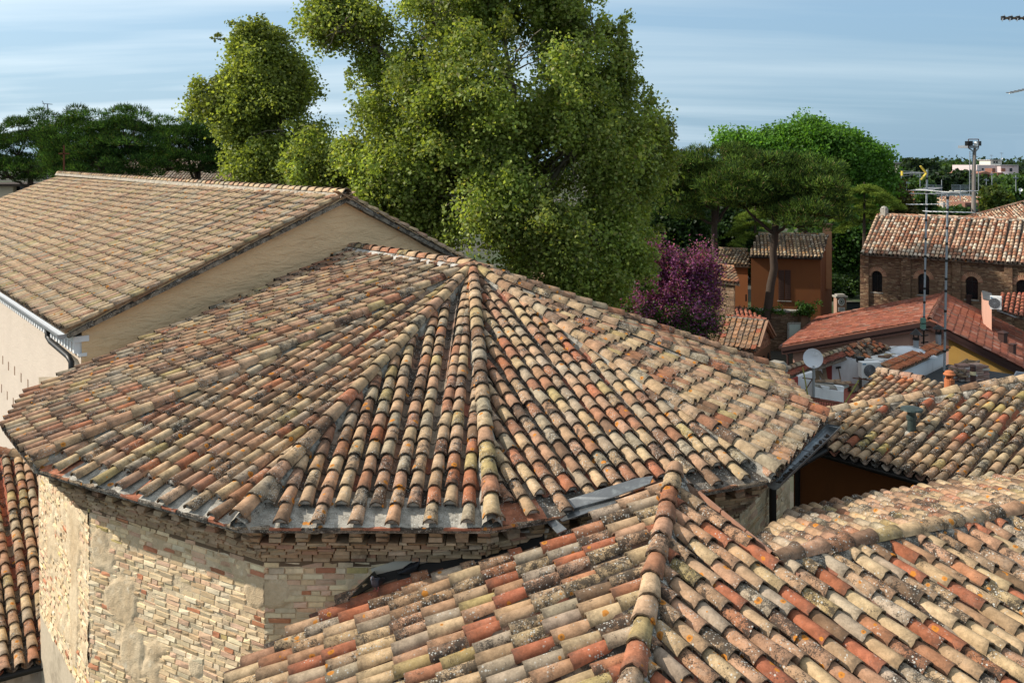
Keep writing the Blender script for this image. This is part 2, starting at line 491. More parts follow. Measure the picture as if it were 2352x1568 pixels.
TK = TileKind(0.46, 0.097, 0.074, th=0.018)
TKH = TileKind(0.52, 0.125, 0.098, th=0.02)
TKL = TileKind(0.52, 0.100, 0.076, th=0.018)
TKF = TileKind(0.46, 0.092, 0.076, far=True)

class Rec:
    __slots__ = ('M', 'col', 'kind', 'i', 'y')

def rec(kind, origin, ex, ey, ez, col, sy=1.0, sx=1.0):
    r = Rec(); r.kind = kind; r.col = col
    r.i = R.randrange(len(kind.var) - 1) if R.random() > 0.06 else len(kind.var) - 1
    r.M = Matrix(((ex[0] * sx, ey[0] * sy, ez[0], origin[0]), (ex[1] * sx, ey[1] * sy, ez[1], origin[1]), (ex[2] * sx, ey[2] * sy, ez[2], origin[2]), (0, 0, 0, 1)))
    r.y = origin[1]
    return r

def inframe(p, m=25):
    if p[1] < 0.5: return False
    x, y = proj(p)
    return -m < x < 2352 + m and -m < y < 1568 + m

def emit(recs, parent, name, mo, ma, limit=300, stuff=None, ok=None):
    """the nearest in view become objects of their own, the rest one mesh"""
    vis = [r for r in recs if inframe(r.M.translation) and (ok is None or ok(r.M.translation))]
    vis.sort(key=lambda r: r.y)
    single = set(id(r) for r in vis[:limit])
    w = wloc(parent)
    for r in recs:
        if id(r) not in single: continue
        o = bpy.data.objects.new(name, r.kind.me(name, r.i, mo))
        S.collection.objects.link(o); o.parent = parent
        o.matrix_basis = Matrix.Translation(-w) @ r.M
        o.color = r.col
    rest = [r for r in recs if id(r) not in single]
    if rest:
        Vs, Qs, Cs, SMs, RMs = [], [], [], [], []; base = 0
        for r in rest:
            V, Q, SM, RM = r.kind.var[r.i]; RMs.append(RM)
            A = np.array(r.M, np.float32)
            Vs.append(V @ A[:3, :3].T + A[:3, 3]); Qs.append(Q + base); base += len(V); SMs.append(SM)
            Cs.append(np.tile(np.array(r.col, np.float32), (len(V), 1)))
        o = np_mesh(stuff or (name + 's'), np.concatenate(Vs), np.concatenate(Qs), ma, parent, 'stuff', np.concatenate(Cs))
        o.data.polygons.foreach_set('use_smooth', np.concatenate(SMs))
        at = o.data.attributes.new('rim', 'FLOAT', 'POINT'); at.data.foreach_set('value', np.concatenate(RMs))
    return len(vis), len(rest)

def newell(poly):
    return poly

def cuts(poly, a):
    bs = []
    n = len(poly)
    for i in range(n):
        (a0, b0), (a1, b1) = poly[i], poly[(i + 1) % n]
        if (a0 <= a < a1) or (a1 <= a < a0):
            bs.append(b0 + (a - a0) / (a1 - a0) * (b1 - b0))
    bs.sort()
    return [(bs[i], bs[i + 1]) for i in range(0, len(bs) - 1, 2)]

class Frame:
    """a roof plane: e along the eave, s up the slope, n the outward normal"""
    def __init__(s, O, e, up):
        s.O = Vector(O); s.e = Vector(e).normalized()
        up = Vector(up); s.n = s.e.cross(up).normalized()
        if s.n.z < 0: s.n = -s.n
        s.s = s.n.cross(s.e).normalized()
        if s.s.z < 0: s.s = -s.s; s.e = -s.e
        # right handed e, s, n
        if s.e.cross(s.s).dot(s.n) < 0: s.e = -s.e
        s.w = R.uniform(0, 50)
    def at(s, a, b, c=0.0): return s.O + s.e * a + s.s * b + s.n * c
    def ab(s, p):
        d = Vector(p) - s.O; return (d.dot(s.e), d.dot(s.s))
    def pix(s, px, py): return s.ab(PP(px, py, s.O, s.n))
    def sag(s, a, b): return 0.022 * noise.noise(Vector((a * 0.45 + s.w, b * 0.5, 3.1))) + 0.010 * noise.noise(Vector((a * 1.6, b * 1.3 + s.w, 9.0)))

def frame_from_plane(P0, grad):
    g = Vector((grad[0], grad[1], 0)); up = Vector((g.x, g.y, g.length_squared))
    e = Vector((-g.y, g.x, 0))
    return Frame(P0, e, up)

def lay(fr, poly, pal, spacing=0.235, expo=0.35, kind=None, alt=0, mess=1.0, pans=None, panpal=None, lift=0.0, over=0.10, a_off=0.0, pancoarse=False, pan0=0.0):
    kind = kind or TK
    out = []
    amin = min(p[0] for p in poly); amax = max(p[0] for p in poly)
    i0 = math.floor((amin - a_off) / spacing)
    i1 = math.ceil((amax - a_off) / spacing)
    for i in range(i0, i1 + 1):
        a = a_off + i * spacing
        skew = R.uniform(-.006, .006) * mess
        for (b0, b1) in cuts(poly, a):
            if b1 - b0 < 0.12: continue
            st = b0 + (expo if (alt and (i % 2)) else 0) + R.uniform(-.03, .03) * mess
            k = 0
            tone = R.uniform(0.92, 1.06)
            while True:
                b = st + k * expo + R.uniform(-.018, .018) * mess
                Lk = min(kind.L, b1 + over - b)
                if Lk < 0.14 or b > b1 - 0.05: break
                sy = Lk / kind.L
                bc = b + Lk / 2
                aa = a + skew * k + R.uniform(-.009, .009) * mess
                yaw = R.gauss(0, .022) * mess; roll = R.gauss(0, .035) * mess
                tilt = -0.070 + R.uniform(-.012, .012) * mess
                if R.random() < 0.012 * mess: yaw += R.uniform(-.16, .16)
                ey = (fr.s + fr.e * yaw + fr.n * tilt).normalized()
                ez = (fr.n + fr.e * roll - ey * (fr.n + fr.e * roll).dot(ey)).normalized()
                ex = ey.cross(ez).normalized()
                c = pick(pal)
                c = (c[0] * tone, c[1] * tone, c[2] * tone, c[3] if c[0] < 2.6 * c[1] else c[3] * .35)
                o = fr.at(aa, bc, 0.012 + lift + fr.sag(aa, bc) + R.uniform(0, .006))
                out.append(rec(kind, o, ex, ey, ez, c, sy, 1 + R.uniform(-.05, .05)))
                k += 1
        if pans is not None:
            am = a + spacing / 2
            hw = spacing * 0.40
            for (b0, b1) in cuts(poly, am):
                stp = expo if not pancoarse else max(expo, b1 - b0)
                b = b0 - 0.02 + (pan0 if b0 < .3 else 0)
                while b < b1:
                    bn = min(b + stp, b1)
                    c = pick(panpal or PAL_PAN)
                    pans.cur = c
                    pr = [(-1.0, 0.035), (-0.5, -0.030), (0.0, -0.052), (0.5, -0.030), (1.0, 0.035)]
                    vs = [fr.at(am + x * hw, b, z + .016 + fr.sag(am, b)) for x, z in pr] + [fr.at(am + x * hw * .86, bn, z - .004 + fr.sag(am, bn)) for x, z in pr]
                    vs += [fr.at(am + x * hw, b, z + fr.sag(am, b)) for x, z in pr]
                    fs = [(j, j + 1, j + 6, j + 5) for j in range(4)] + [(j + 10, j + 11, j + 1, j) for j in range(4)]
                    pans.add(vs, fs)
                    b += stp
    return out
PAL_PAN = [((0.20, 0.125, 0.09), 4), ((0.25, 0.105, 0.07), 2), ((0.15, 0.12, 0.10), 4), ((0.26, 0.21, 0.165), 3)]

def ridge_line(p, q, nrm, pal, kind=None, expo=0.38, lift=0.07, mess=1.0, bed=None, bw=0.17, bcol=(0.36, 0.34, 0.30, 0.6), from_low=True):
    """tiles along a hip or ridge; open ends towards p"""
    kind = kind or TKH
    p, q = Vector(p), Vector(q); d = (q - p); L = d.length; d.normalize()
    nrm = Vector(nrm); nrm = (nrm - d * nrm.dot(d)).normalized(); ex0 = d.cross(nrm).normalized()
    out = []
    k = 0; ph = R.uniform(0, 30)
    while k * expo < L - 0.1:
        t = k * expo + R.uniform(-.02, .02)
        Lk = min(kind.L, L + .08 - t)
        if Lk < .15: break
        yaw = R.gauss(0, .02) * mess
        ey = (d + ex0 * yaw + nrm * (-0.055)).normalized()
        ez = (nrm - ey * nrm.dot(ey) + ex0 * R.gauss(0, .04)).normalized(); ez = (ez - ey * ez.dot(ey)).normalized()
        ex = ey.cross(ez)
        wob = 0.018 * noise.noise(Vector((t * .7 + ph, 1, 2)))
        out.append(rec(kind, p + d * (t + Lk / 2) + nrm * (lift + R.uniform(0, .008)) + ex0 * wob, ex, ey, ez, pick(pal), Lk / kind.L, 1 + R.uniform(-.04, .06)))
        k += 1
    if bed is not None:
        bed.cur = bcol
        m = max(2, int(L / 0.12)); prev = None
        for j in range(m + 1):
            t = j / m * L; c = p + d * t
            w1 = bw * (1 + 0.35 * noise.noise(Vector((t * 3 + ph, 4, 5)))); w2 = bw * (1 + 0.35 * noise.noise(Vector((t * 3 + ph, 8, 5))))
            ring = [c - ex0 * w1 + nrm * -.07, c - ex0 * w1 * .75 + nrm * (.035 + .02 * noise.noise(Vector((t * 5, ph, 1)))), c + nrm * (lift + .03),
                    c + ex0 * w2 * .75 + nrm * (.035 + .02 * noise.noise(Vector((t * 5, ph, 7)))), c + ex0 * w2 + nrm * -.07]
            if prev is not None:
                bed.add(prev + ring, [(i, i + 1, i + 6, i + 5) for i in range(4)])
            prev = ring
    return out

def slab(fr, poly, mb, c0=-0.075, th=0.05, col=(0.20, 0.16, 0.125, 0.7)):
    mb.cur = col
    mb.prism([fr.at(a, b, c0) for a, b in poly], fr.n * -th)

# ------------------------------------------------------------------ bricks
class BrickKind(TileKind):
    def __init__(s, nvar=7):
        s.L = 1; s.mesh = {}; s.var = []
        for i in range(nvar):
            rng = random.Random(100 + i); j = lambda a: rng.uniform(-a, a)
            V = []
            for (z, ins) in ((-0.5, 0), (0.32, 0), (0.5, 1)):       # local: x length, y height, z outwards, unit size
                for (x, y) in ((-.5, -.5), (.5, -.5), (.5, .5), (-.5, .5)):
                    kx = 1 - ins * (0.05 + j(.03)); ky = 1 - ins * (0.16 + j(.08))
                    V.append((x * kx + j(.025), y * ky + j(.05), z + j(.10) * (z > 0)))
            Q = [(8, 9, 10, 11)]
            for a in (0, 4):
                for k in range(4):
                    k2 = (k + 1) % 4
                    Q.append((a + k, a + k2, a + 4 + k2, a + 4 + k))
            s.var.append((np.array(V, np.float32), np.array(Q, np.int32), np.zeros(9, bool), np.zeros(12, np.float32)))
BK = BrickKind()
def brick_rec(c, ex, ez, l, h, d, col):
    ex = Vector(ex).normalized(); ez = Vector(ez).normalized(); ey = ez.cross(ex)
    r = Rec(); r.kind = BK; r.col = col; r.i = R.randrange(len(BK.var))
    yaw = R.gauss(0, .012)
    ex2 = (ex + ey * R.gauss(0, .008)).normalized()
    r.M = Matrix(((ex2[0] * l, ey[0] * h, ez[0] * d, c[0]), (ex2[1] * l, ey[1] * h, ez[1] * d, c[1]), (ex2[2] * l, ey[2] * h, ez[2] * d, c[2]), (0, 0, 0, 1)))
    r.y = c[1]
    return r

def course(p0, p1, z, h, l, out, depth=0.12, proud=0.0, pal=PAL_CORN, gap=0.012, skip=None, jl=0.25, a0=0.0):
    """one row of bricks along the plan segment p0-p1, outward on its right-hand side as seen walking p0 -> p1"""
    p0, p1 = Vector((p0[0], p0[1], 0)), Vector((p1[0], p1[1], 0))
    t = p1 - p0; L = t.length; t.normalize(); nrm = Vector((t.y, -t.x, 0))
    x = a0 - R.uniform(0, l)
    while x < L:
        ll = l * (1 + R.uniform(-jl, jl * .4))
        if R.random() < .22: ll *= .55
        xa, xb = max(x, 0), min(x + ll, L)
        if xb - xa > .05:
            xm = (xa + xb) / 2
            if not (skip and skip(xm, z)):
                o = R.gauss(0, .006)
                c = p0 + t * xm + nrm * (proud - depth / 2 + o); c.z = z + h / 2 + R.gauss(0, .002)
                out.append(brick_rec(c, t, nrm, xb - xa - gap, h - gap * .9, depth, pick(pal)))
        x += ll
    return out
GZ = 4.0                                     # ground level
# ------------------------------------------------------------------ ground
def mat_ground():
    t = NT('ground')
    c = t.mix(t.step(t.noise(0.05, 5), 0.42, 0.6), (0.09, 0.085, 0.075), (0.05, 0.075, 0.03))
    c = t.mix(t.step(t.noise(0.6, 6), 0.4, 0.7), c, (0.11, 0.10, 0.085))
    return t.bsdf(c, 0.95, 0.1, t.bump(t.noise(4, 5), 0.4, 0.05))
g = MB(); g.add([(-4000, -200, GZ), (4000, -200, GZ), (4000, 7000, GZ), (-4000, 7000, GZ)], [(0, 1, 2, 3)])
o = g.build('ground', mat_ground(), kind='structure')

# ------------------------------------------------------------------ apse
EZ = 10.4
cp = dict(A=(74, 1072), B=(545, 1207), C=(1130, 1208), D=(1783, 1095), E=(1899, 964), F=(1795, 860))
c3 = {k: PZ(v[0], v[1], EZ) for k, v in cp.items()}
APX = PY(1085, 618, 18.2)
ang = math.radians(39.3)
u = Vector((-math.sin(ang), math.cos(ang), 0)); v = Vector((math.cos(ang), math.sin(ang), 0))
c3['G'] = c3['F'] + u * 2.4
RG = APX + u * 5.2
apse = thing('apse', 'polygonal brick apse under a low cone of lichen covered barrel tiles', 'apse', (-1.5, 17, GZ))
arecs, hrecs = [], []
bedm, pans, plugs = MB(), MB(), MB()
BEDC = (0.30, 0.27, 0.235, 0.85)
def add_plugs(recs_first):
    for r in recs_first:
        m = r.M; L = r.kind.L
        vs = [m @ Vector((0.078 * math.cos(math.pi * (1 - k / 6)), -L / 2 + 0.03, 0.070 * math.sin(math.pi * (1 - k / 6)))) for k in range(7)]
        vs += [m @ Vector((0, -L / 2 + .015, 0.03))]
        plugs.add(vs, [(7, k, k + 1) for k in range(6)] + [(7, 6, 0)])
aprons = MB()
def apron(fr, L, w=.52, col=(.36, .345, .31, .9)):
    n_, m_ = max(2, int(L / .07)), 8
    for i in range(n_):
        for j in range(m_):
            q = []
            for (di, dj) in ((0, 0), (1, 0), (1, 1), (0, 1)):
                a = (i + di) / n_ * L; b = (j + dj) / m_ * w
                a2 = a * (1 - b * 0.1) + b * .05 * L * .5
                q.append(fr.at(a, b, -.030 + .016 * noise.fractal(Vector((a * 4, b * 4, L)), .8, 2, 3) + .012 * math.sin(a * 2 * math.pi / .474)))
            k = 1 + .35 * noise.noise(Vector((i * .35, j * .3, L * 3)))
            red = noise.noise(Vector((i * .12, 5, L))) > .33
            c = (.36 * k, .15 * k, .09 * k, .3) if red else (col[0] * k, col[1] * k, col[2] * k, col[3])
            aprons.cur = c
            aprons.add(q, [(0, 1, 2, 3)])
def face(P, Q, alt, sp=0.237, ph=0.0, apc=(.36, .345, .31, .9)):
    fr = Frame(P, Q - P, APX - P)
    if alt: apron(fr, (Q - P).length, .55, apc)
    pts = [P, Q, APX]
    poly = [fr.ab(p) for p in pts]
    rs = lay(fr, poly, PAL_OLD, sp, 0.335, alt=alt, pans=pans, a_off=ph, over=0.05, pan0=.40 if alt else 0)
    slab(fr, poly, bedm, -0.062, 0.05, BEDC)
    arecs.extend(rs)
    first = {}
    for r in rs:
        a, b = fr.ab(r.M.translation); k = round((a - ph) / sp)
        if k not in first or b < first[k][0]: first[k] = (b, r)
    add_plugs([x[1] for x in first.values() if x[0] < .9])
    return fr
fAB = face(c3['A'], c3['B'], 1, ph=0.10)
fBC = face(c3['B'], c3['C'], 1, ph=0.06)
fCD = face(c3['C'], c3['D'], 1, ph=0.1, apc=(.13, .115, .10, 1.0))
fDE = face(c3['D'], c3['E'], 0)
fEF = face(c3['E'], c3['F'], 0)
# long straight side
nS = u.cross(c3['A'] - APX).normalized(); nS = nS if nS.z > 0 else -nS
fS = Frame(c3['A'], u, APX - c3['A'])
c3['Z'] = c3['A'] + u * 2.5
YY = PP(61, 901, c3['A'], nS)
KC = PP(165, 855, c3['A'], nS)
pS = [fS.ab(p) for p in (c3['A'], c3['Z'], YY, KC, RG, APX)]
arecs += lay(fS, pS, PAL_OLD, 0.228, 0.345, pans=pans, over=0.06)
slab(fS, pS, bedm, -0.062, 0.05, BEDC)
# far side, hidden behind the ridge
fG = Frame(c3['F'], u, APX - c3['F'])
pG = [fG.ab(p) for p in (c3['F'], c3['G'], RG, APX)]
slab(fG, pG, bedm, -0.062, 0.05, BEDC)
arecs += lay(fG, pG, PAL_OLD, 0.235, 0.345, kind=TKF)
mort = MB()
names = ['A', 'B', 'C', 'D', 'E', 'F']
frs = [fS, fAB, fBC, fCD, fDE, fEF, fG]
for i, k in enumerate(names):
    nn = frs[i].n + frs[i + 1].n
    hrecs += ridge_line(c3[k] + Vector((0, 0, .01)), APX, nn, PAL_OLD, bed=mort, expo=0.37, lift=0.085, bw=0.15)
hrecs += ridge_line(APX, RG, fS.n + fG.n, PAL_OLD, bed=mort, expo=0.40, lift=0.085, bw=0.2, bcol=(0.45, 0.44, 0.42, 0.1))
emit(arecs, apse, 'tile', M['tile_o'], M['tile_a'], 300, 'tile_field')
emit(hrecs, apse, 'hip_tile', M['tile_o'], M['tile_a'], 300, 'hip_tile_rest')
bedm.build('roof_bed', M['bed'], apse)
mort.build('mortar_fillet', M['bed'], apse, 'stuff')
pans.build('channel_tiles', M['pan_a'], apse, 'stuff')
aprons.build('eave_apron', M['apron'], apse, 'stuff')
plugs.build('mortar_plugs', M['mortar'], apse, 'stuff')

# apse wall: offset inwards from the eave
def offs(P0, P1, d):
    t = (P1 - P0); t.z = 0; t.normalize(); n = Vector((t.y, -t.x, 0))
    return P0 - n * d, t
def isect(p, t, q, s):
    den = t.x * s.y - t.y * s.x; w = q - p
    k = (w.x * s.y - w.y * s.x) / den
    return p + t * k
def ring_at(d):
    ks = ['Z', 'A', 'B', 'C', 'D', 'E', 'F']
    res = []
    for i in range(1, 6):
        p, t = offs(c3[ks[i - 1]], c3[ks[i]], d); q, s = offs(c3[ks[i]], c3[ks[i + 1]], d)
        res.append(isect(p, t, q, s))
    return res                                  # A..E
WO = 0.62
wr = ring_at(WO)
tAB = (wr[1] - wr[0]).normalized()
x0 = wr[0]
for k in range(200):                            # the old corner stands a little further in than the eave above it
    if proj((x0.x, x0.y, 10.0))[0] > 203: break
    x0 = x0 + tAB * 0.01
wA = x0.copy()
dZA = (c3['Z'] - c3['A']); dZA.z = 0; dZA.normalize()
wZ = wA + dZA * 0.01
for k in range(600):
    if proj((wZ.x, wZ.y, 9.0))[0] < 90: break
    wZ = wZ + dZA * 0.01
WP = [wZ, wA, wr[1], wr[2], wr[3], wr[4]]       # Z A B C D E
core = MB(); core.cur = (0.5, 0.42, 0.31, 1)
pts = [Vector((p.x, p.y, GZ)) for p in WP]
inner = [Vector((p.x, p.y, GZ)) for p in (wr[4] + u * 5, wZ + u * 3.2 + v * .6)]
core.prism([p + (Vector((-1.5, 17, GZ)) - p).normalized() * 0.035 for p in pts] + inner, (0, 0, EZ - .12 - GZ))
core.build('wall_core', M['brick_a'], apse)

def mat_plaster():
    t = NT('crumbling_plaster')
    n1 = t.noise(1.3, 7, 0.65); n2 = t.noise(16, 5, 0.65)
    c = t.mix(t.step(n1, 0.40, 0.62), (0.70, 0.56, 0.38), (0.58, 0.44, 0.28))
    c = t.mix(t.step(t.noise(3.1, 6, .7), 0.56, 0.70), c, (0.74, 0.64, 0.48))
    c = t.mix(1.0, c, t.mix(n2, (0.72, 0.71, 0.69), (1.22, 1.22, 1.22)), 'MULTIPLY')
    v = t.voro(5.5, feature='DISTANCE_TO_EDGE')
    return t.bsdf(c, 0.95, 0.1, t.bump(t.math('ADD', t.math('ADD', n2, t.noise(60, 3)), t.math('MULTIPLY', t.noise(5, 4, .7), 2.0)), 0.8, 0.012))
MPL = mat_plaster()
brecs = []
def wall_face(P, Q, z0, z1, pal=PAL_BRICK, res=0.035, plaster=0.0, patches=(), rec=.007):
    P = Vector((P.x, P.y, 0)); Q = Vector((Q.x, Q.y, 0))
    t = Q - P; L = t.length; t.normalize(); nrm = Vector((t.y, -t.x, 0))
    nx, nz = int(L / res), int((z1 - z0) / res)
    xs = np.linspace(0, L, nx + 1); zs = np.linspace(z0, z1, nz + 1)
    V = np.zeros(((nx + 1) * (nz + 1), 3)); k = 0
    sd = R.uniform(0, 90)
    def cover(x, z):
        n = noise.fractal(Vector((x * 1.1 + sd, z * 1.3, 2)), 0.9, 2.0, 4) * 0.7 + plaster
        for (cx, cz, rx, rz, amt) in patches:
            q = ((x - cx) / rx) ** 2 + ((z - cz) / rz) ** 2
            q += 0.45 * noise.noise(Vector((x * 3.2 + sd, z * 3.2, 7)))
            if q < 1: n = max(n, amt)
        return n
    for j in range(nz + 1):
        for i in range(nx + 1):
            x, z = xs[i], zs[j]
            cv = cover(x, z)
            d = -rec + 0.006 * noise.fractal(Vector((x * 9 + sd, z * 9, 4)), 0.8, 2, 3)
            d += 0.024 * min(1, max(0, (cv - .30) / .12))
            p = P + t * x + nrm * d
            V[k] = (p.x, p.y, z); k += 1
    idx = np.arange((nx + 1) * (nz + 1)).reshape(nz + 1, nx + 1)
    Q4 = np.stack([idx[:-1, :-1].ravel(), idx[:-1, 1:].ravel(), idx[1:, 1:].ravel(), idx[1:, :-1].ravel()], 1)
    np_mesh('wall_plaster', V, Q4, MPL, apse, 'stuff')
    z = z0
    while z < z1:
        h = R.choice((0.068, 0.072, 0.076, 0.082))
        if R.random() < .06: h = .10
        x = -R.uniform(0, .25)
        while x < L:
            l = R.choice((.28, .29, .26, .30, .14, .13, .19, .22))
            xa, xb = max(x, -0.01), min(x + l, L + .01)
            if xb - xa > .05:
                xm = (xa + xb) / 2
                cv = cover(xm, z + h / 2)
                if cv < 0.46 and R.random() > .03:
                    pr = R.gauss(0.001, .0055) - max(0, cv) * 0.012
                    c = P + t * xm + nrm * (pr - .05); c.z = z + h / 2 + .010 * noise.noise(Vector((xm * .8, z, sd)))
                    brecs.append(brick_rec(c, t, nrm, xb - xa - .014, h - .012, .10, pick(pal, .16)))
            x += l
        z += h
WZ0 = 6.6
wall_face(WP[0], WP[1], WZ0, 10.15, plaster=0.10, patches=((2.6, 8.9, .45, .55, .9), (2.7, 7.7, .25, .9, .9), (.6, 9.6, .4, .3, .8)))
wall_face(WP[1], WP[2], WZ0, 9.71, plaster=-.02, patches=((0.75, 8.40, .36, .34, .9), (1.00, 7.75, .26, .42, .9), (3.55, 9.22, .22, .20, .9), (2.35, 7.9, .13, .14, .8), (.25, 9.1, .18, .3, .8)), rec=.010)
wall_face(WP[2], WP[3], 8.2, 9.71, plaster=-.08, patches=((.12, 9.22, .22, .18, .9),), rec=.018)
wall_face(WP[3], WP[4], 8.2, 9.72, plaster=0.02)
wall_face(WP[4], WP[5], 7.0, 9.9, plaster=0.05)

# corbelled cornice: brick courses, then a row of dentils, then two more courses
crecs, dent = [], []
def crow(d, z, h, l, depth=0.14, segs=(0, 1, 2, 3, 4), pal=PAL_CORN):
    rg = ring_at(d)
    z2 = rg[0] + dZA * 2.2
    PT = [z2] + rg
    if d > .3:
        # follow the old corner lower down
        pass
    for s_ in segs:
        course((PT[s_].x, PT[s_].y), (PT[s_ + 1].x, PT[s_ + 1].y), z, h, l, crecs, depth, 0, pal)
sg = (1, 2, 3, 4)
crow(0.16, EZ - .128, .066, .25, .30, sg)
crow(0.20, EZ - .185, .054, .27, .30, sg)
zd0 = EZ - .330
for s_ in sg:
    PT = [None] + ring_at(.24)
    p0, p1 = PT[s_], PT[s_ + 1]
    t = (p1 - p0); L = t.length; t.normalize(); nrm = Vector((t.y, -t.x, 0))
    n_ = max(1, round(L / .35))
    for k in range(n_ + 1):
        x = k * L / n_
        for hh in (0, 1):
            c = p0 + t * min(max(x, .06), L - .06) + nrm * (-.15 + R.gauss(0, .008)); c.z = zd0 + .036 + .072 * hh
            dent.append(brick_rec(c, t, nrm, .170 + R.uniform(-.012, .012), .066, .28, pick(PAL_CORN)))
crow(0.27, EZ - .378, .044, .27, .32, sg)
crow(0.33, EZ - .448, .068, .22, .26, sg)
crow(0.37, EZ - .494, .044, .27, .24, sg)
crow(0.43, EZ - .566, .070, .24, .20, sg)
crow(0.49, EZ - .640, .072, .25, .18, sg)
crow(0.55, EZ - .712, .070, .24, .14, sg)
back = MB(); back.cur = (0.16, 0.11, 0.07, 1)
rb = ring_at(0.62)
back.prism([Vector((p.x, p.y, EZ - .80)) for p in [rb[0] + dZA * 1.0 + u * .0] + rb] + [Vector((-1.5, 17, EZ - .8))], (0, 0, .70))
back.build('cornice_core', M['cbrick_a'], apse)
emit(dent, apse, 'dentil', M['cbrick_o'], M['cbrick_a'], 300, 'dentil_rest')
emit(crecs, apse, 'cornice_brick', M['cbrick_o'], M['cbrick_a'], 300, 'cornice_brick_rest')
emit(brecs, apse, 'brick', M['brick_o'], M['brick_a'], 300, 'brick_field')
# eave tiles standing a hand's breadth over the top course
ev = MB(); ev.cur = (0.33, 0.13, 0.08, 0.3)
for a_, b_ in (('A', 'B'), ('B', 'C'), ('C', 'D')):
    p, q = c3[a_], c3[b_]; t = (q - p); L = t.length; t.normalize(); nrm = Vector((t.y, -t.x, 0))
    x = 0
    while x < L - .05:
        w = min(R.uniform(.24, .50), L - x)
        ev.cur = R.choice([(0.33, 0.13, 0.08, 0.3), (0.36, 0.28, 0.2, .8), (0.28, 0.24, 0.2, 1), (0.34, 0.17, 0.10, .6)])
        d = R.uniform(-.01, .02)
        ev.obox(p + t * x + nrm * d - nrm * .55 + Vector((0, 0, -.055 + R.uniform(-.006, .006))), t * (w - .006), nrm * .55, (0, 0, .028))
        x += w
ev.build('eave_slabs', M['bed'], apse, 'stuff')

# half round lead gutter on the right-hand eave, with its elbow and downpipe
def gutter(name, p, q, r, parent, mat, brackets=None, cap=True, n=8, thick=0.004):
    m = MB(); p, q = Vector(p), Vector(q); d = (q - p).normalized(); s = d.cross(Vector((0, 0, 1))).normalized()
    K = max(2, int((q - p).length / .6)); vs = []; fs = []
    for j in range(K + 1):
        c = p.lerp(q, j / K) + Vector((0, 0, .004 * (j % 2)))
        for rr in (r, r - thick):
            for k in range(n + 1):
                a = math.pi * k / n
                vs.append(c + s * (math.cos(a) * rr) - Vector((0, 0, math.sin(a) * rr)))
    W = 2 * (n + 1)
    for j in range(K):
        for k in range(n):
            a = j * W + k; b = (j + 1) * W + k
            fs.append((a, b, b + 1, a + 1)); a += n + 1; b += n + 1; fs.append((a + 1, b + 1, b, a))
        for k in (0, n):
            a = j * W + k; fs.append((a, a + n + 1, a + W + n + 1, a + W))
    if cap:
        for c0 in (0, K * W): fs.append(tuple(c0 + k for k in range(n + 1)))
    m.add(vs, fs)
    o = m.build(name, mat, parent, smooth=False)
    if brackets:
        for j in range(int((q - p).length / brackets) + 1):
            c = p + d * (j * brackets + .1)
            b = MB(); b.bar(c - s * (r + .01) + Vector((0, 0, .004)), c + s * (r + .01) + Vector((0, 0, .004)), .018, .008)
            b.build('gutter_bracket', mat, parent)
    return o
gD = PZ(1776, 1106, 10.33); gE = PZ(1916, 976, 10.36)
dg = (gE - gD).normalized()
gutter('gutter', gD, gE, .115, apse, M['lead'], .75, thick=.006)
lit = MB()
for k in range(26):                                  # leaf litter lying in it
    c = gD + dg * R.uniform(.2, (gE - gD).length - .2) + Vector((0, 0, -.095)) + dg.cross(Vector((0, 0, 1))) * R.uniform(-.05, .05)
    lit.cbox(c, R.uniform(.05, .16), R.uniform(.02, .05), .012, R.uniform(0, 3))
lit.build('leaf_litter', M['bark'], apse, 'stuff')
dp = MB()
e1 = gE - dg * .55 + Vector((0, 0, -.1))
wallpt = Vector((wr[4].x, wr[4].y, 0)) - (c3['E'] - c3['D']).normalized() * 1.5 + Vector((.12, .0, 0))
dp.tube([e1, e1 + Vector((0, 0, -.18)), Vector((lerp(e1.x, wallpt.x, .5), lerp(e1.y, wallpt.y, .5), e1.z - .36)), Vector((wallpt.x, wallpt.y, e1.z - .55)), Vector((wallpt.x, wallpt.y, 7.6))], .06, 10)
dp.build('downpipe', M['darkmetal'], apse)

# ------------------------------------------------------------------ nave
nave = thing('nave', 'long plastered church nave with a pale tiled gable roof behind the apse', 'church', (-14, 32, GZ))
GA = PP(790, 449, RG, -u)
CN = PP(152, 757, RG, -u)
slope_h = Vector((CN.x - GA.x, CN.y - GA.y, 0)).length
pl = (GA.z - CN.z) / slope_h
LN = 31.5
fN = Frame(CN, u, GA - CN)
far_r = PY(142, 400, 46)
ridge_far = GA + u * LN; ridge_far.z = far_r.z
eave_far = CN + u * LN
gov = -u * .16
pN = [fN.ab(p) for p in (CN + gov - v * .05, eave_far - v * .05, ridge_far, GA + gov)]
nb, npn = MB(), MB()
nrecs = lay(fN, pN, PAL_NAVE, 0.228, 0.345, pans=npn, pancoarse=True, panpal=[((.30, .22, .15), 1), ((.24, .18, .13), 1)], over=.02, mess=1.2)
for r in nrecs:
    if r.y > 24: r.kind = TKF
slab(fN, pN, nb, -.062, .09, (0.25, 0.22, 0.18, .8))
RT = PP(1250, 693, RG, -u)
fN2 = Frame(RT, u, GA - RT)
pN2 = [fN2.ab(p) for p in (RT + gov, RT + u * LN, ridge_far, GA + gov)]
slab(fN2, pN2, nb, -.062, .09, (0.25, 0.22, 0.18, .8))
edge2 = [fN2.ab(p) for p in (RT + gov, RT + gov + u * 1.0, GA + gov + u * 1.0, GA + gov)]
nrecs += lay(fN2, edge2, PAL_NAVE, 0.235, 0.345, over=.02)
nh = ridge_line(GA + gov, ridge_far, fN.n + fN2.n, PAL_NAVE, bed=nb, expo=.40, lift=.06, bcol=(0.40, 0.36, 0.30, .5))
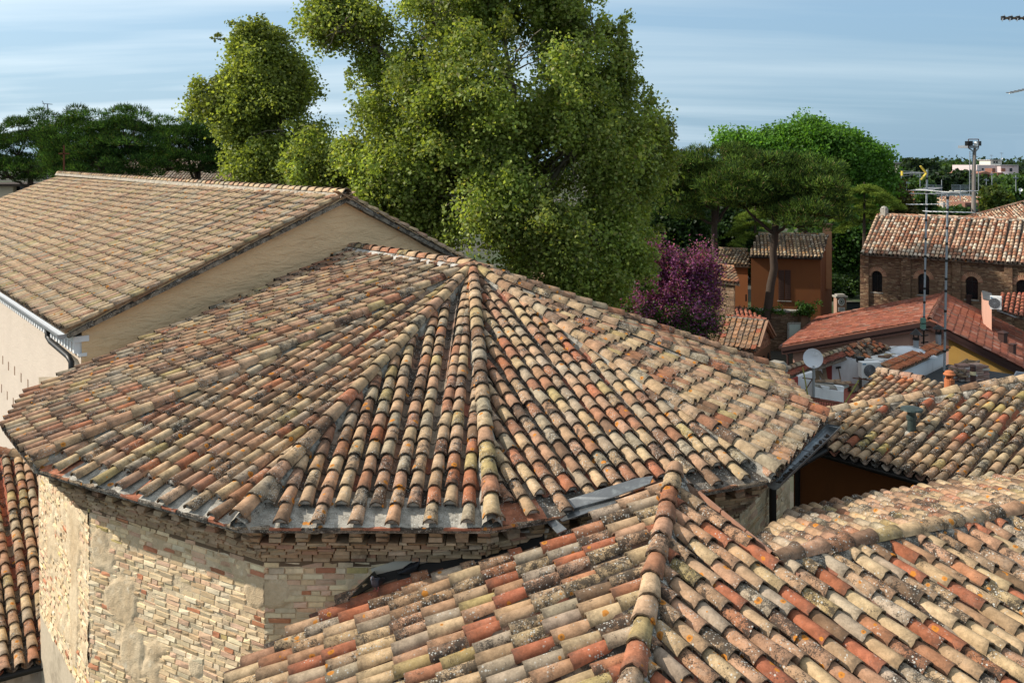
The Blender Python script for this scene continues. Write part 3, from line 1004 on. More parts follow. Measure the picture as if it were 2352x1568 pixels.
emit(nrecs, nave, 'tile', M['ntile_o'], M['ntile_a'], 300, 'tile_field')
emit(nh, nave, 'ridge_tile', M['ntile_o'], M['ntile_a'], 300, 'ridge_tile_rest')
nb.build('roof_bed', M['bed'], nave)
npn.build('channel_tiles', M['pan_a'], nave, 'stuff')
# verge: mortared ledge of flat tiles along the rake, uneven
vg = []
for (p, q) in ((CN, GA), (RT, GA)):
    d = (q - p); L = d.length; d.normalize(); x = 0
    up = d.cross(u).normalized(); up = up if up.z > 0 else -up
    lm = MB(); lm.cur = (.30, .28, .25, 1.0)
    m_ = int(L / .10); prev = None; ph = R.uniform(0, 9)
    for j in range(m_ + 1):
        c = p + d * (j / m_ * L) - u * (.13 + .05 * noise.noise(Vector((j * .1, ph, 2))))
        dn = .17 + .06 * noise.noise(Vector((j * .13, ph, 6)))
        ringp = [c - up * .03 + u * .2, c - up * .03, c - up * .09 - u * .02, c - up * (dn * .8) + u * .03, c - up * dn + u * .16]
        if prev: lm.add(prev + ringp, [(i, i + 1, i + 6, i + 5) for i in range(4)])
        prev = ringp
    lm.build('verge_mortar', M['bed'], nave)
    while x < L:
        l = R.uniform(.35, .55)
        b = MB(); 
        o0 = p + d * x - u * (.19 + R.uniform(-.03, .03)) + up * (-.045 + R.uniform(-.01, .01))
        b.obox(o0, d * (l - .02) + up * .03, u * .3, up * .022)
        ob = b.build('verge_slab', M['ntile_o'], nave); c = pick(PAL_NAVE); ob.color = (c[0] * .8, c[1] * .8, c[2] * .75, 1)
        x += l
def mat_beige(name, col, und=1.0, shadow=False, stain=(0.30, 0.20, 0.12)):
    t = NT(name)
    sv = t.scaled(t.pos(), (1.2, 1.2, 3.6))
    w = t.noise(1.6, 5, 0.62, sv, 0.6)
    c = t.mix(t.noise(0.9, 6, 0.6), tuple(x * .86 for x in col), tuple(x * 1.1 for x in col))
    c = t.mix(t.math('MULTIPLY', t.step(t.noise(2.4, 6, .7), .60, .75), .25), c, stain)
    c = t.mix(t.math('MULTIPLY', t.noise(26, 4, .6), .10), c, (.25, .19, .13))
    return t.bsdf(c, .93, .12, t.bump(t.math('ADD', t.math('MULTIPLY', w, 1.0), t.math('MULTIPLY', t.noise(20, 4), .12)), .9 * und, .16))
MGB = mat_beige('gable_plaster', (0.80, 0.56, 0.325), .6)
MSW = mat_beige('side_wall_plaster', (0.62, 0.53, 0.44), .12)
gw = MB()
dz = Vector((0, 0, -.11))
pts = [CN + dz, GA + dz * 1.2, RT + dz, Vector((RT.x, RT.y, GZ)), Vector((CN.x, CN.y, GZ))]
# shift the corner in from the eave
ins = v * .30
zi = GA.z - (GA.z - CN.z) / slope_h * (slope_h - .30)
pts[0] = CN + ins; pts[0].z = zi - .13
pts[4] = Vector((pts[0].x, pts[0].y, GZ))
# finely divided so that the hand trowelled surface has real waves
n1, n2 = 150, 90
Vg = []; 
P0, P1 = pts[0], pts[2]
for j in range(n2 + 1):
    for i in range(n1 + 1):
        s_ = i / n1
        base = Vector((lerp(pts[0].x, RT.x, s_), lerp(pts[0].y, RT.y, s_), 0))
        dcorner = Vector((base.x - pts[0].x, base.y - pts[0].y, 0)).length
        dap = Vector((GA.x - pts[0].x, GA.y - pts[0].y, 0)).length
        if dcorner <= dap: top = lerp(pts[0].z, GA.z - .13, dcorner / dap)
        else: top = lerp(GA.z - .13, RT.z - .13, (dcorner - dap) / Vector((RT.x - GA.x, RT.y - GA.y, 0)).length)
        z = lerp(9.0, top, j / n2)
        d = .013 * noise.fractal(Vector((dcorner * 1.1, z * 2.8, 3)), .8, 2, 4) + .006 * noise.noise(Vector((dcorner * .6, z * 8, 9)))
        q = base + u * (.02 - d); Vg.append((q.x, q.y, z))
idx = np.arange((n1 + 1) * (n2 + 1)).reshape(n2 + 1, n1 + 1)
Q4 = np.stack([idx[:-1, :-1].ravel(), idx[:-1, 1:].ravel(), idx[1:, 1:].ravel(), idx[1:, :-1].ravel()], 1)
np_mesh('gable_wall', np.array(Vg), Q4, MGB, nave, smooth=True)
sw = MB()
c0 = Vector((pts[0].x, pts[0].y, GZ))
sw.obox(c0 + u * .08, u * LN, v * .4, (0, 0, CN.z - .20 - GZ))
sw.build('side_wall', MSW, nave)
# right-hand body and far end
sw2 = MB(); sw2.prism([Vector((RT.x, RT.y, GZ)) + u * .2 - v * .3, Vector((RT.x, RT.y, GZ)) + u * LN - v * .3, c0 + u * (LN - .1) + v * .4, c0 + u * .2 + v * .4], (0, 0, CN.z - 1.9 - GZ))
sw2.build('inner_mass', MSW, nave)
# white cornice with two rows of dentils under the eave
cz = CN.z - .24
cb = MB(); cb.obox(c0 - v * .16 + Vector((0, 0, cz - GZ - .05)), u * LN, v * .3, (0, 0, .12)); cb.obox(c0 - v * .04 + Vector((0, 0, cz - GZ - .36)), u * LN, v * .14, (0, 0, .07))
cb.build('cornice_band', M['white'], nave)
x = .06
while x < 17:
    for hh in (0,):
        d_ = MB(); d_.obox(c0 - v * .14 + u * x + Vector((0, 0, cz - GZ - .29)), u * .13, v * .2, (0, 0, .238)); d_.build('dentil', M['white'], nave)
    x += .26
hd = mat_simple('putlog_brick', (0.23, 0.14, 0.09), .95, .3, 6, .4, 30)
for row, zz in ((0, 2.15), (1, 3.05)):
    for k in range(14):
        b = MB(); b.obox(c0 - v * .006 + u * (1.0 + k * .9 + row * .2) + Vector((0, 0, cz - GZ - zz + .9 * 0 + R.uniform(-.03, .03))), u * .10, v * .1, (0, 0, .24)); b.build('putlog_plug', hd, nave)
gutter('gutter', CN - v * .10 + u * -.12 + Vector((0, 0, -.07)), CN - v * .10 + u * LN + Vector((0, 0, -.07)), .10, nave, M['galv'], None)
def zc(x, y): return (x / 1.991) / 1.25553, (800 + y / 1.991) / 1.25553
dpp = []
W0 = c0 - v * .16
for q in ((275, 285), (274, 340), (292, 368), (392, 452), (410, 486), (411, 640)):
    dpp.append(PP(*zc(*q), W0, -v))
m = MB(); m.tube(dpp, .062, 10); m.build('downpipe', M['darkmetal'], nave, smooth=True)

# iron cross on the far end of the ridge
crs = thing('iron_cross', 'thin dark iron cross standing on the far end of the nave ridge', 'cross', tuple(ridge_far))
cc = PY(147, 400, 45.6); s_ = 45.6 / F
m = MB(); m.bar(cc, cc + Vector((0, 0, 66 * s_)), .07, up=(0, 1, 0)); m.build('post', M['rust'], crs)
m = MB(); m.bar(cc + Vector((-12 * s_, 0, 47 * s_)), cc + Vector((12 * s_, 0, 47 * s_)), .07, up=(0, 1, 0)); m.build('arm', M['rust'], crs)
# ------------------------------------------------------------------ front house: three slopes around the lower right
fh = thing('front_house', 'nearest house roof of mixed red and cream barrel tiles below the apse', 'house', (2.5, 9, GZ))
Tt = PY(1552, 1092, 11.7)
phi = math.radians(35); pit = 0.275
gR = (-pit * math.sin(phi), pit * math.cos(phi))
fR = frame_from_plane(Tt, gR)
nR = fR.n
Kk = PP(1440, 1568, Tt, nR); K2 = PP(1405, 1800, Tt, nR)
Qq = PP(1790, 1290, Tt, nR); Rr = PP(2352, 1178, Tt, nR); R2 = Qq + (Rr - Qq) * 1.6
Ww = PY(835, 1340, 11.5)
nL = (Kk - Tt).cross(Ww - Tt); nL = nL / nL.z
fL = frame_from_plane(Tt, (-nL.x, -nL.y)); nL = fL.n
frecs, fhips = [], []
fb, fp = MB(), MB()
pR = [fR.ab(p) for p in (Tt, Qq, Rr, R2, PP(3300, 1900, Tt, nR), K2)]
frecs += lay(fR, pR, PAL_MIX, 0.226, 0.40, kind=TKL, pans=fp, mess=1.3)
slab(fR, pR, fb)
rk = PP(520, 1556, Tt, nL); rt = PP(800, 1374, Tt, nL)
eL = fL.e if fL.e.y < 0 else -fL.e
rk2 = rk + eL * 2.6
pL_ = [fL.ab(p) for p in (Tt, PP(1470, 1132, Tt, nL), PP(1262, 1258, Tt, nL), PP(870, 1352, Tt, nL), rt, rk, rk2, K2)]
# K2 lies on the hip, so on both planes
frecs += lay(fL, pL_, PAL_MIX, 0.226, 0.40, kind=TKL, pans=fp, mess=1.3)
slab(fL, pL_, fb)
# back slope beyond the second ridge
rd = (R2 - Qq); rl = Vector((rd.x, rd.y, 0)).length; rdz = rd.z / rl; rh = Vector((rd.x, rd.y, 0)) / rl
away = Vector((-rh.y, rh.x, 0))
gB = Vector((rh.x, rh.y, 0)) * rdz + away * -0.235
fB = frame_from_plane(Qq, (gB.x, gB.y))
pB = [fB.pix(*q) for q in ((1790, 1290), (2352, 1178), (2620, 1125), (2620, 1040), (2352, 1096), (2150, 1118), (1990, 1148), (1835, 1176), (1800, 1205), (1722, 1268))]
frecs += lay(fB, pB, PAL_OLD, 0.222, 0.345, pans=fp, mess=1.3)
slab(fB, pB, fb)
fm = MB()
fhips += ridge_line(K2, Tt, fL.n + fR.n, PAL_OLD, bed=fm, expo=.36, lift=.085, bw=.17, mess=1.8, bcol=(.40, .385, .35, .9))
fhips += ridge_line(R2, Qq, fB.n + fR.n, PAL_OLD, bed=fm, expo=.40, lift=.05, bw=.20, mess=1.5, bcol=(.34, .32, .28, 1.0))
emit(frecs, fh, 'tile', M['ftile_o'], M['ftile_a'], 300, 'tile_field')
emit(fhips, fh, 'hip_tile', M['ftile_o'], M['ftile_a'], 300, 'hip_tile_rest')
fb.build('roof_bed', M['pan_a'], fh)
fm.build('mortar_fillet', M['bed'], fh, 'stuff')
fp.build('channel_tiles', M['pan_a'], fh, 'stuff')
# verge tiles on edge beside the free slope, flat strips along the left verge
terra = mat_simple('terracotta_strip', (0.36, 0.19, 0.125), .9, .3, 9, .35, 40)
d = (Qq - Tt).normalized(); x = .45; L = (Qq - Tt).length
while x < L - .1:
    b = MB(); b.obox(Tt + d * x - fR.n * .07 + fR.e * (.03 if fR.e.y < 0 else -.03), d * .40, fR.e * (.03 if fR.e.y > 0 else -.03), fR.n * .13); b.build('verge_tile', terra, fh); x += .42
d = (rk - rt).normalized(); L = (rk - rt).length; x = 0
sd_ = fL.n.cross(d).normalized()
if sd_.x > 0: sd_ = -sd_
while x < L:
    l = min(.62, L - x); b = MB(); b.obox(rt + d * x + fL.n * (-.11 + R.uniform(-.01, .01)) - sd_ * .06, d * (l - .012), sd_ * .09, fL.n * .11); b.build('verge_strip', terra, fh); x += .62
# walls below
wlm = mat_simple('old_house_wall', (0.45, 0.33, 0.22), .93, .2, 2, .4, 14, stain=(.2, .14, .09))
hb = MB(); hb.prism([Vector((p.x, p.y, GZ)) for p in (rk * .9 + Tt * .1, rt * .9 + Tt * .1, Tt + Vector((0, -.5, 0)), Qq, R2 + Vector((-.5, .0, 0)), Vector((6, 6, 0)), Vector((0, 6, 0)))], (0, 0, 8.0 - GZ))
hb.build('wall', wlm, fh)
# gutter stub at the lower left eave
gutter('gutter', rk - fL.n * .06 + sd_ * .02 - Vector((.03, 0, .03)), rk2 - fL.n * .06 + sd_ * .02 - Vector((.03, 0, .03)), .07, fh, M['darkmetal'])
# lead flashings against the apse
fl = MB()
bt = WP[2]; ct = WP[3]
wy = min(bt.y, ct.y)
def onwall(px, py, off=0.0):
    n = Vector((-(ct - bt).y, (ct - bt).x, 0)).normalized()
    if n.y > 0: n = -n
    return PP(px, py, bt + n * off, n)
a1 = [onwall(*q, .03) for q in ((858, 1322), (1000, 1288), (1130, 1256), (1250, 1226))]
a2 = [p + Vector((0, -.10, -.10)) for p in a1]
for i in range(3):
    fl.add([a1[i], a1[i + 1], a2[i + 1], a2[i], a1[i] + Vector((0, -.006, .012)), a1[i + 1] + Vector((0, -.006, .012)), a2[i + 1] + Vector((0, -.006, .012)), a2[i] + Vector((0, -.006, .012))], [(3, 2, 1, 0), (4, 5, 6, 7), (0, 1, 5, 4), (2, 3, 7, 6)])
fl.build('wall_flashing', M['darkmetal'], fh)
fl = MB()
q = [onwall(862, 1318, .05), onwall(800, 1372, .05)]
fl.prism([onwall(860, 1312, .02), onwall(795, 1370, .02), PP(800, 1378, Tt + fL.n * .12, nL), PP(875, 1336, Tt + fL.n * .12, nL)], (0, -.006, .012))
fl.build('flashing_end', M['darkmetal'], fh)
pb = MB()
pb.prism([onwall(*q, .012) for q in ((852, 1306), (900, 1290), (1010, 1266), (1120, 1236), (1232, 1214), (1262, 1214), (1255, 1236), (1130, 1262), (1000, 1294), (858, 1326))], (0, .05, 0))
pb.build('render_band', mat_simple('grey_render', (0.50, 0.46, 0.38), .95, .12, 5, .3, 25), apse)
# lead saddle between apse eave and hip
fl = MB()
P_ = lambda px, py, c: PP(px, py, Tt + fL.n * c, nL)
for poly, th in (([P_(1238, 1165, .16), P_(1325, 1140, .20), P_(1460, 1098, .17), P_(1500, 1092, .15), P_(1492, 1110, .13), P_(1405, 1142, .14), P_(1262, 1182, .13)], .012),
                 ([P_(1262, 1180, .10), P_(1405, 1141, .10), P_(1438, 1146, .09), P_(1292, 1196, .09)], .012),
                 ([P_(1238, 1166, .155), P_(1264, 1182, .125), P_(1302, 1214, .10), P_(1280, 1224, .10), P_(1248, 1190, .12)], .014)):
    fl.prism(poly, fL.n * -th)
fl.build('lead_saddle', M['lead'], fh)

# pigeons: one unbroken body from tail to beak, with legs
def pigeon(name, label, loc, rz, crouch, cols):
    sp = [(-.17, .060, .010, .030), (-.10, .075, .018, .036), (-.05, .085, .040, .045), (.02, .095, .058, .058), (.07, .112, .056, .056), (.105, .145, .036, .038), (.12, .178, .024, .024),
          (.130, .200, .026, .025), (.150, .205, .022, .021), (.165, .200, .010, .010), (.186, .193, .003, .003)]
    m = MB(); n = 12; vs = []; dz = -.05 if crouch else 0
    for i, (x, z, rv, rh_) in enumerate(sp):
        for k in range(n):
            a = 2 * math.pi * k / n
            vs.append((x - rv * .5 * math.sin(a) * (.5 if 3 < i < 7 else 0), rh_ * math.cos(a), z + dz + rv * math.sin(a)))
    fs = [(i * n + k, i * n + (k + 1) % n, (i + 1) * n + (k + 1) % n, (i + 1) * n + k) for i in range(len(sp) - 1) for k in range(n)]
    fs += [tuple(range(n - 1, -1, -1)), tuple((len(sp) - 1) * n + k for k in range(n))]
    rot = Matrix.Rotation(rz, 4, 'Z')
    T_ = Matrix.Translation(loc) @ rot
    root = thing(name, label, 'pigeon', tuple(loc), 'pigeons on the roof edge')
    m.add([T_ @ Vector(p) for p in vs], fs)
    m.build('body', cols[0], root, smooth=True)
    for s_ in (-1, 1):
        w = MB(); wv = []
        for (x, z, hh) in ((.075, .115, .025), (.02, .105, .05), (-.06, .085, .035), (-.14, .068, .008)):
            for t_ in (-1, 0, 1): wv.append(T_ @ Vector((x, s_ * (.060 - abs(t_) * .012 - max(0, -x) * .22 + .004), z + dz + t_ * hh)))
        fs2 = []
        for i in range(3):
            for k in range(2): fs2.append((i * 3 + k, i * 3 + k + 1, (i + 1) * 3 + k + 1, (i + 1) * 3 + k))
        w.add(wv, fs2); w.build('wing', cols[1], root, smooth=True)
        e = MB(); e.lathe(T_ @ Vector((.146, s_ * .021, .210 + dz)), [(0.0001, -.004), (.004, 0), (.0001, .004)], 6); e.build('eye', cols[3], root)
        if not crouch:
            l = MB(); l.tube([T_ @ Vector((.02, s_ * .022, .06)), T_ @ Vector((.025, s_ * .022, .0))], .005, 5)
            for t_ in (-.6, 0, .6): l.tube([T_ @ Vector((.025, s_ * .022, .003)), T_ @ Vector((.055, s_ * .022 + .02 * t_, .001))], .0035, 4)
            l.build('leg', cols[2], root)
pg = [mat_simple('slate_feathers', (0.06, 0.065, 0.085), .5, .3, 30, .1, 60, .4), mat_simple('dark_feathers', (0.018, 0.018, 0.022), .5, .3, 30, .1, 60, .4),
      mat_simple('pink_legs', (0.45, 0.13, 0.12), .6, .1, 9, 0), mat_simple('orange_eye', (0.5, 0.15, 0.02), .3, .1, 9, 0)]
pa = onwall(942, 1312, .08); pigeon('pigeon', 'black pigeon crouching on the dark flashing along the apse wall', (pa.x, pa.y, pa.z - .01), 0.25, True, [pg[1], pg[1], pg[2], pg[3]])
pb_ = PP(867, 1352, Tt + fL.n * .13, nL); pigeon('pigeon', 'grey breasted pigeon standing upright on a buff tile at the verge', tuple(pb_), -1.9, False, pg)

# ------------------------------------------------------------------ right house: tiled slope with gutter over a dark ochre wall
rh_t = thing('ochre_house', 'house with dark ochre wall, black gutter and mossy tiled slope', 'house', (9, 18, GZ))
Ye = 18.2
E1 = PY(1905, 1040, Ye)
fRR = frame_from_plane(E1, (v.x * .30, v.y * .30))
prr = [fRR.pix(*q) for q in ((1860, 985), (1885, 944), (2000, 926), (2352, 869), (2700, 812))]
b_e = 0.0
a_far = fRR.ab(E1 + u * 2.2)[0]; a_near = fRR.ab(E1 - u * 7)[0]
poly = [(a_far, 0)] + prr[1:] + [(fRR.pix(2700, 812)[0], fRR.pix(2700, 812)[1]), (a_near, fRR.pix(2700, 812)[1]), (a_near, 0)]
poly = [fRR.ab(E1 + u * 1.2), fRR.pix(1885, 954), fRR.pix(2000, 937), fRR.pix(2352, 880), fRR.pix(2600, 839), (a_near, fRR.pix(2600, 839)[1]), (a_near, 0)]
rb_, rp_, rm_ = MB(), MB(), MB()
rrecs = lay(fRR, poly, PAL_DIRTY, .225, .35, pans=rp_, mess=1.3)
slab(fRR, poly, rb_)
P1_, P2_ = PP(1885, 954, E1, fRR.n), PP(2600, 838, E1, fRR.n)
rhp = ridge_line(P2_, P1_, Vector((-.1, 0, 1)), PAL_OLD, bed=rm_, expo=.40, lift=.06, bw=.24, mess=1.6, bcol=(.36, .34, .30, .9))
emit(rrecs, rh_t, 'tile', M['ftile_o'], M['ftile_a'], 300, 'tile_field')
emit(rhp, rh_t, 'hip_tile', M['tile_o'], M['tile_a'], 300, 'hip_tile_rest')
rb_.build('roof_bed', M['pan_a'], rh_t); rp_.build('channel_tiles', M['pan_a'], rh_t, 'stuff'); rm_.build('mortar_fillet', M['bed'], rh_t, 'stuff')
och = mat_simple('ochre_wall', (0.20, 0.075, 0.025), .92, .15, 1.2, .15, 12, stain=(.10, .04, .02))
m = MB(); m.obox(E1 + v * .55 + u * 1.2 + Vector((0, 0, GZ - E1.z)), -u * 8, v * 4, (0, 0, E1.z - GZ - .05)); m.build('wall', och, rh_t)
m = MB(); m.obox(E1 + v * .05 + u * 1.2 + Vector((0, 0, -.16)), -u * 8, v * .6, (0, 0, .05)); m.build('soffit', M['darkmetal'], rh_t)
gutter('gutter', E1 - v * .06 + u * .6 + Vector((0, 0, -.03)), E1 - v * .06 - u * 6 + Vector((0, 0, -.03)), .085, rh_t, M['darkmetal'], 1.1)
pw = PP(1832, 1100, E1 + v * .45, v)
m = MB(); m.tube([Vector((pw.x, pw.y, E1.z - .1)), Vector((pw.x, pw.y, GZ + 2))], .06, 8); m.build('downpipe', M['darkmetal'], rh_t)

# green vent pipe with flat cap, rising from that slope
vb = PP(2094, 996, E1, fRR.n); s_ = vb.y / F
vent = thing('vent_pipe', 'dark green metal vent pipe with a broad flat cap on mossy tiles', 'vent pipe', tuple(vb))
grn = mat_simple('green_patina', (0.045, 0.065, 0.06), .55, .4, 12, .2, 30, .4, .4, stain=(.16, .20, .19), stain_sc=(4, 4, 4))
m = MB(); m.lathe(vb + Vector((0, 0, -.25)), [(.085, 0), (.085, .55), (.105, .56), (.105, .62), (.085, .63), (.085, .72), (.0, .72)], 14); m.build('pipe', grn, vent, smooth=False)
m = MB(); m.lathe(vb + Vector((0, 0, .50)), [(0.0, .085), (.10, .07), (.215, .035), (.225, .0), (.21, .01), (.0, .03)], 18); m.build('cap', grn, vent)
m = MB(); m.lathe(vb + Vector((0, 0, .0)), [(.19, -.10), (.12, .03), (.087, .05)], 10); m.build('collar', M['mortar'], vent)

# ------------------------------------------------------------------ lower roof at the left edge
sc = thing('side_roof', 'small lean-to building at the left edge with worn tiles running to a gutter', 'building', (-10, 17, GZ))
S1 = PY(45, 1533, 16.0)
gdir = Vector((-.57, .82, 0)).normalized()
fSC = frame_from_plane(S1, (gdir.x * .31, gdir.y * .31))
es = fSC.e
pe0 = fSC.pix(-60, 1562); pe1 = fSC.pix(120, 1513)
pts_ = [pe0, pe1, fSC.pix(125, 1100), fSC.pix(40, 1042), fSC.pix(-80, 1030)]
sb_, sp_, sm_ = MB(), MB(), MB()
srecs = lay(fSC, pts_, PAL_OLD, .235, .35, pans=sp_, panpal=[((.30, .10, .06), 3), ((.2, .14, .1), 2)])
slab(fSC, pts_, sb_)
shp = ridge_line(PP(-80, 1030, S1, fSC.n), PP(60, 1052, S1, fSC.n), fSC.n, PAL_OLD, bed=sm_, lift=.07)
emit(srecs, sc, 'tile', M['tile_o'], M['tile_a'], 300, 'tile_field'); emit(shp, sc, 'ridge_tile', M['tile_o'], M['tile_a'], 300)
sb_.build('roof_bed', M['pan_a'], sc); sp_.build('channel_tiles', M['pan_a'], sc, 'stuff'); sm_.build('mortar_fillet', M['bed'], sc, 'stuff')
ed = (PP(120, 1513, S1, fSC.n) - PP(-60, 1562, S1, fSC.n)).normalized(); dn = Vector((-gdir.x, -gdir.y, 0))
g0 = PP(-60, 1562, S1, fSC.n) + dn * .07 + Vector((0, 0, -.04))
gutter('gutter', g0, g0 + ed * 3, .08, sc, M['darkmetal'])
pk = mat_simple('pinkish_cornice', (0.52, 0.40, 0.31), .93, .12, 3, .3, 20)
m = MB(); w0 = PP(-60, 1562, S1, fSC.n) - dn * .35; w0.z = GZ; m.obox(w0, ed * 3.2, -dn * 3, (0, 0, S1.z - .3 - GZ)); m.build('wall', pk, sc)
for k in range(11):
    b = MB(); b.obox(w0 + ed * (k * .26) + dn * .16 + Vector((0, 0, S1.z - .36 - GZ)), ed * .13, -dn * .2, (0, 0, .14)); b.build('dentil', pk, sc)
m = MB(); m.obox(w0 + dn * .25 + Vector((0, 0, S1.z - .22 - GZ)), ed * 3.2, -dn * .5, (0, 0, .06)); m.build('cornice', pk, sc)
# the other slope of the same little roof, seen edge on above its ridge
# ------------------------------------------------------------------ shared builders for the houses beyond
class FlatKind(TileKind):
    """flat tile with one raised side roll"""
    def __init__(s, w, L, roll=.03, th=.02, nvar=4):
        s.L = L; s.mesh = {}; s.var = []
        for i in range(nvar):
            rng = random.Random(i + 40)
            prof = [(-.5, .0), (.18, .004), (.28, roll), (.42, roll), (.5, .004)]
            V = []
            for y in (-L / 2, L / 2):
                for x, z in prof: V.append((x * w, y + rng.uniform(-.012, .012), z + th + rng.uniform(-.004, .004)))
            for x, z in prof: V.append((x * w, -L / 2, z - .004))
            n = len(prof)
            Q = [(k, k + 1, n + k + 1, n + k) for k in range(n - 1)] + [(2 * n + k, 2 * n + k + 1, k + 1, k) for k in range(n - 1)]
            rim = np.zeros(len(V), np.float32); rim[2 * n:] = 1; rim[:n] = .35
            s.var.append((np.array(V, np.float32), np.array(Q, np.int32), np.zeros(len(Q), bool), rim))

def lay_far(fr, poly, pal, spacing=.235, expo=.345, kind=None, **kw):
    return lay(fr, poly, pal, spacing, expo, kind=kind or TKF, over=.02, **kw)

def gable_roof(t, FL, FR, back, rise, pal, mo, ma, spacing=.235, expo=.345, ov=.35, kind=None, both=True, hp=.05, ridge_pal=None, bedcol=(.2, .15, .11, .6), limit=300):
    """front slope facing the viewer, ridge, back slope"""
    e = (FR - FL); L = e.length; e.normalize(); bh = back / 2
    RL = FL + bh + Vector((0, 0, rise))
    fr = Frame(FL - e * 0, e, RL - FL)
    bd, pn = MB(), MB()
    p = [fr.ab(q) for q in (FL, FR, FR + bh + Vector((0, 0, rise)), RL)]
    rs = lay_far(fr, p, pal, spacing, expo, kind, pans=pn, pancoarse=True)
    slab(fr, p, bd, -.05, .10, bedcol)
    fr2 = Frame(FL + back, e, RL - (FL + back))
    p2 = [fr2.ab(q) for q in (FL + back, FR + back, FR + bh + Vector((0, 0, rise)), RL)]
    slab(fr2, p2, bd, -.05, .10, bedcol)
    hp_ = ridge_line(RL, RL + e * L, Vector((0, 0, 1)), ridge_pal or pal, kind=TKF, bed=bd, lift=.05, bw=.14)
    emit(rs, t, 'tile', mo, ma, limit, 'tile_field'); emit(hp_, t, 'ridge_tile', mo, ma, 300, 'ridge_tile_rest')
    bd.build('roof_bed', M['pan_a'], t); pn.build('channel_tiles', M['pan_a'], t, 'stuff')
    return fr, RL

def pent(FL, FR, back, rise, z0, ins_b=.35, ins_e=.2):
    e = (FR - FL).normalized(); b = back.normalized(); pit = rise / (back.length / 2)
    f0 = FL + e * ins_e + b * ins_b; dz = pit * ins_b - .14
    f0.z = FL.z + dz
    r0 = FL + e * ins_e + back / 2; r0.z = FL.z + rise - .14
    k0 = FL + e * ins_e + back - b * ins_b; k0.z = FL.z + dz
    pts = [f0, r0, k0, Vector((k0.x, k0.y, z0)), Vector((f0.x, f0.y, z0))]
    return pts, e * ((FR - FL).length - 2 * ins_e)

def brick_skin(t, P, Q, z0, z1, pal, mo, ma, l=.26, h=.07, holes=(), top=None, limit=300, proud=.012):
    """courses of bricks over the wall P-Q; holes are (x0, x1, z0, z1)"""
    out = []; z = z0
    P, Q = Vector((P.x, P.y, 0)), Vector((Q.x, Q.y, 0))
    def skip(x, zz):
        if top is not None and zz > top(x) - h: return True
        for hh in holes:
            if len(hh) == 4:
                if hh[0] < x < hh[1] and hh[2] < zz + h / 2 < hh[3]: return True
            else:                                   # arched: centre, half width, sill, spring
                xc, hw, zs, zp = hh[:4]
                if zs < zz + h / 2 < zp and abs(x - xc) < hw + .08: return True
                if zz + h / 2 >= zp and (x - xc) ** 2 + (zz + h / 2 - zp) ** 2 < (hw + .26) ** 2: return True
        return False
    while z < z1:
        course(P, Q, z, h, l, out, .06, proud, pal, .012, skip, .2)
        z += h
    emit(out, t, 'brick', mo, ma, limit, 'brick_field')

# ------------------------------------------------------------------ brick church at the right
ch = thing('brick_church', 'long brick church with arched windows and mottled pink barrel tile roof', 'church', (25, 50, GZ))
FLc = PY(1979, 583, 52); ec = Vector((.80, -.60, 0)); bc = Vector((.60, .80, 0)) * 8
FRc = FLc + ec * 15
gable_roof(ch, FLc, FRc, bc, 2.12, PAL_CHURCH, M['ctile_o'], M['ctile_a'], .225, .33)
cbr = mat_simple('church_brick_core', (0.17, 0.105, 0.065), .93, .25, 5, .4, 30)
pts, ex = pent(FLc, FRc, bc, 2.12, GZ, .38, .25)
pts2 = [p + Vector((0, 0, 0)) for p in pts]
# windows measured along the front
fo = FLc + bc.normalized() * .38
nf = Vector((-.60, -.80, 0))
def xa(px):                                       # distance along the church front of an image column
    k = (px - 1176) / F
    # fo.x + .8 t = k (fo.y - .6 t)
    return (k * fo.y - fo.x) / (.80 + .60 * k)
def zat(px, py):
    t_ = xa(px); Y = fo.y - .6 * t_
    return H - (py - HY) / F * Y
def zr6(x, y): return (2150 + x / 1.674) / 1.25553, (600 + y / 1.674) / 1.25553
wins = []
for (x0, x1, yt, yb) in ((608, 660, 303, 405), (832, 887, 317, 418), (1062, 1122, 330, 440), (1307, 1368, 346, 455)):
    a, b_, c_ = zr6(x0, yt), zr6(x1, yt), zr6(x0, yb)
    t0, t1 = xa(a[0]), xa(b_[0]); xm = (t0 + t1) / 2; hw = (t1 - t0) / 2
    zt = zat((a[0] + b_[0]) / 2, a[1]); zs_ = zat((a[0] + b_[0]) / 2, c_[1])
    wins.append((xm, hw, zs_, zt - hw))
Lc = 15 - .25
def arched_front(t, o, e, n, L, z0, z1, wins, dep, mat, name='wall'):
    m = MB(); xs = [0.0]
    o = Vector((o.x, o.y, 0))
    at = lambda x, z: o + e * x + Vector((0, 0, z))
    prev = 0.0
    for (xc, hw, zs_, zp) in wins + [(L, 0, 0, 0)]:
        x1 = xc - hw if hw else L
        m.obox(at(prev, z0), e * (x1 - prev), -n * dep, (0, 0, z1 - z0))
        if hw:
            m.obox(at(xc - hw, z0), e * 2 * hw, -n * dep, (0, 0, zs_ - z0))
            arc = [at(xc + hw * math.cos(math.pi * k / 10), zp + hw * math.sin(math.pi * k / 10)) for k in range(11)]
            m.prism([at(xc + hw, z1)] + arc + [at(xc - hw, z1)], -n * dep)
            prev = xc + hw
    return m.build(name, mat, t)
wallz1 = FLc.z + .10
arched_front(ch, fo, ec, nf, Lc, GZ, wallz1, wins, .3, cbr)
bm = MB(); q = [Vector((p.x, p.y, p.z)) for p in pts]; q[0] = q[0] + bc.normalized() * .32; q[4] = q[4] + bc.normalized() * .32
bm.prism(q, ex); bm.build('nave_body', cbr, ch)
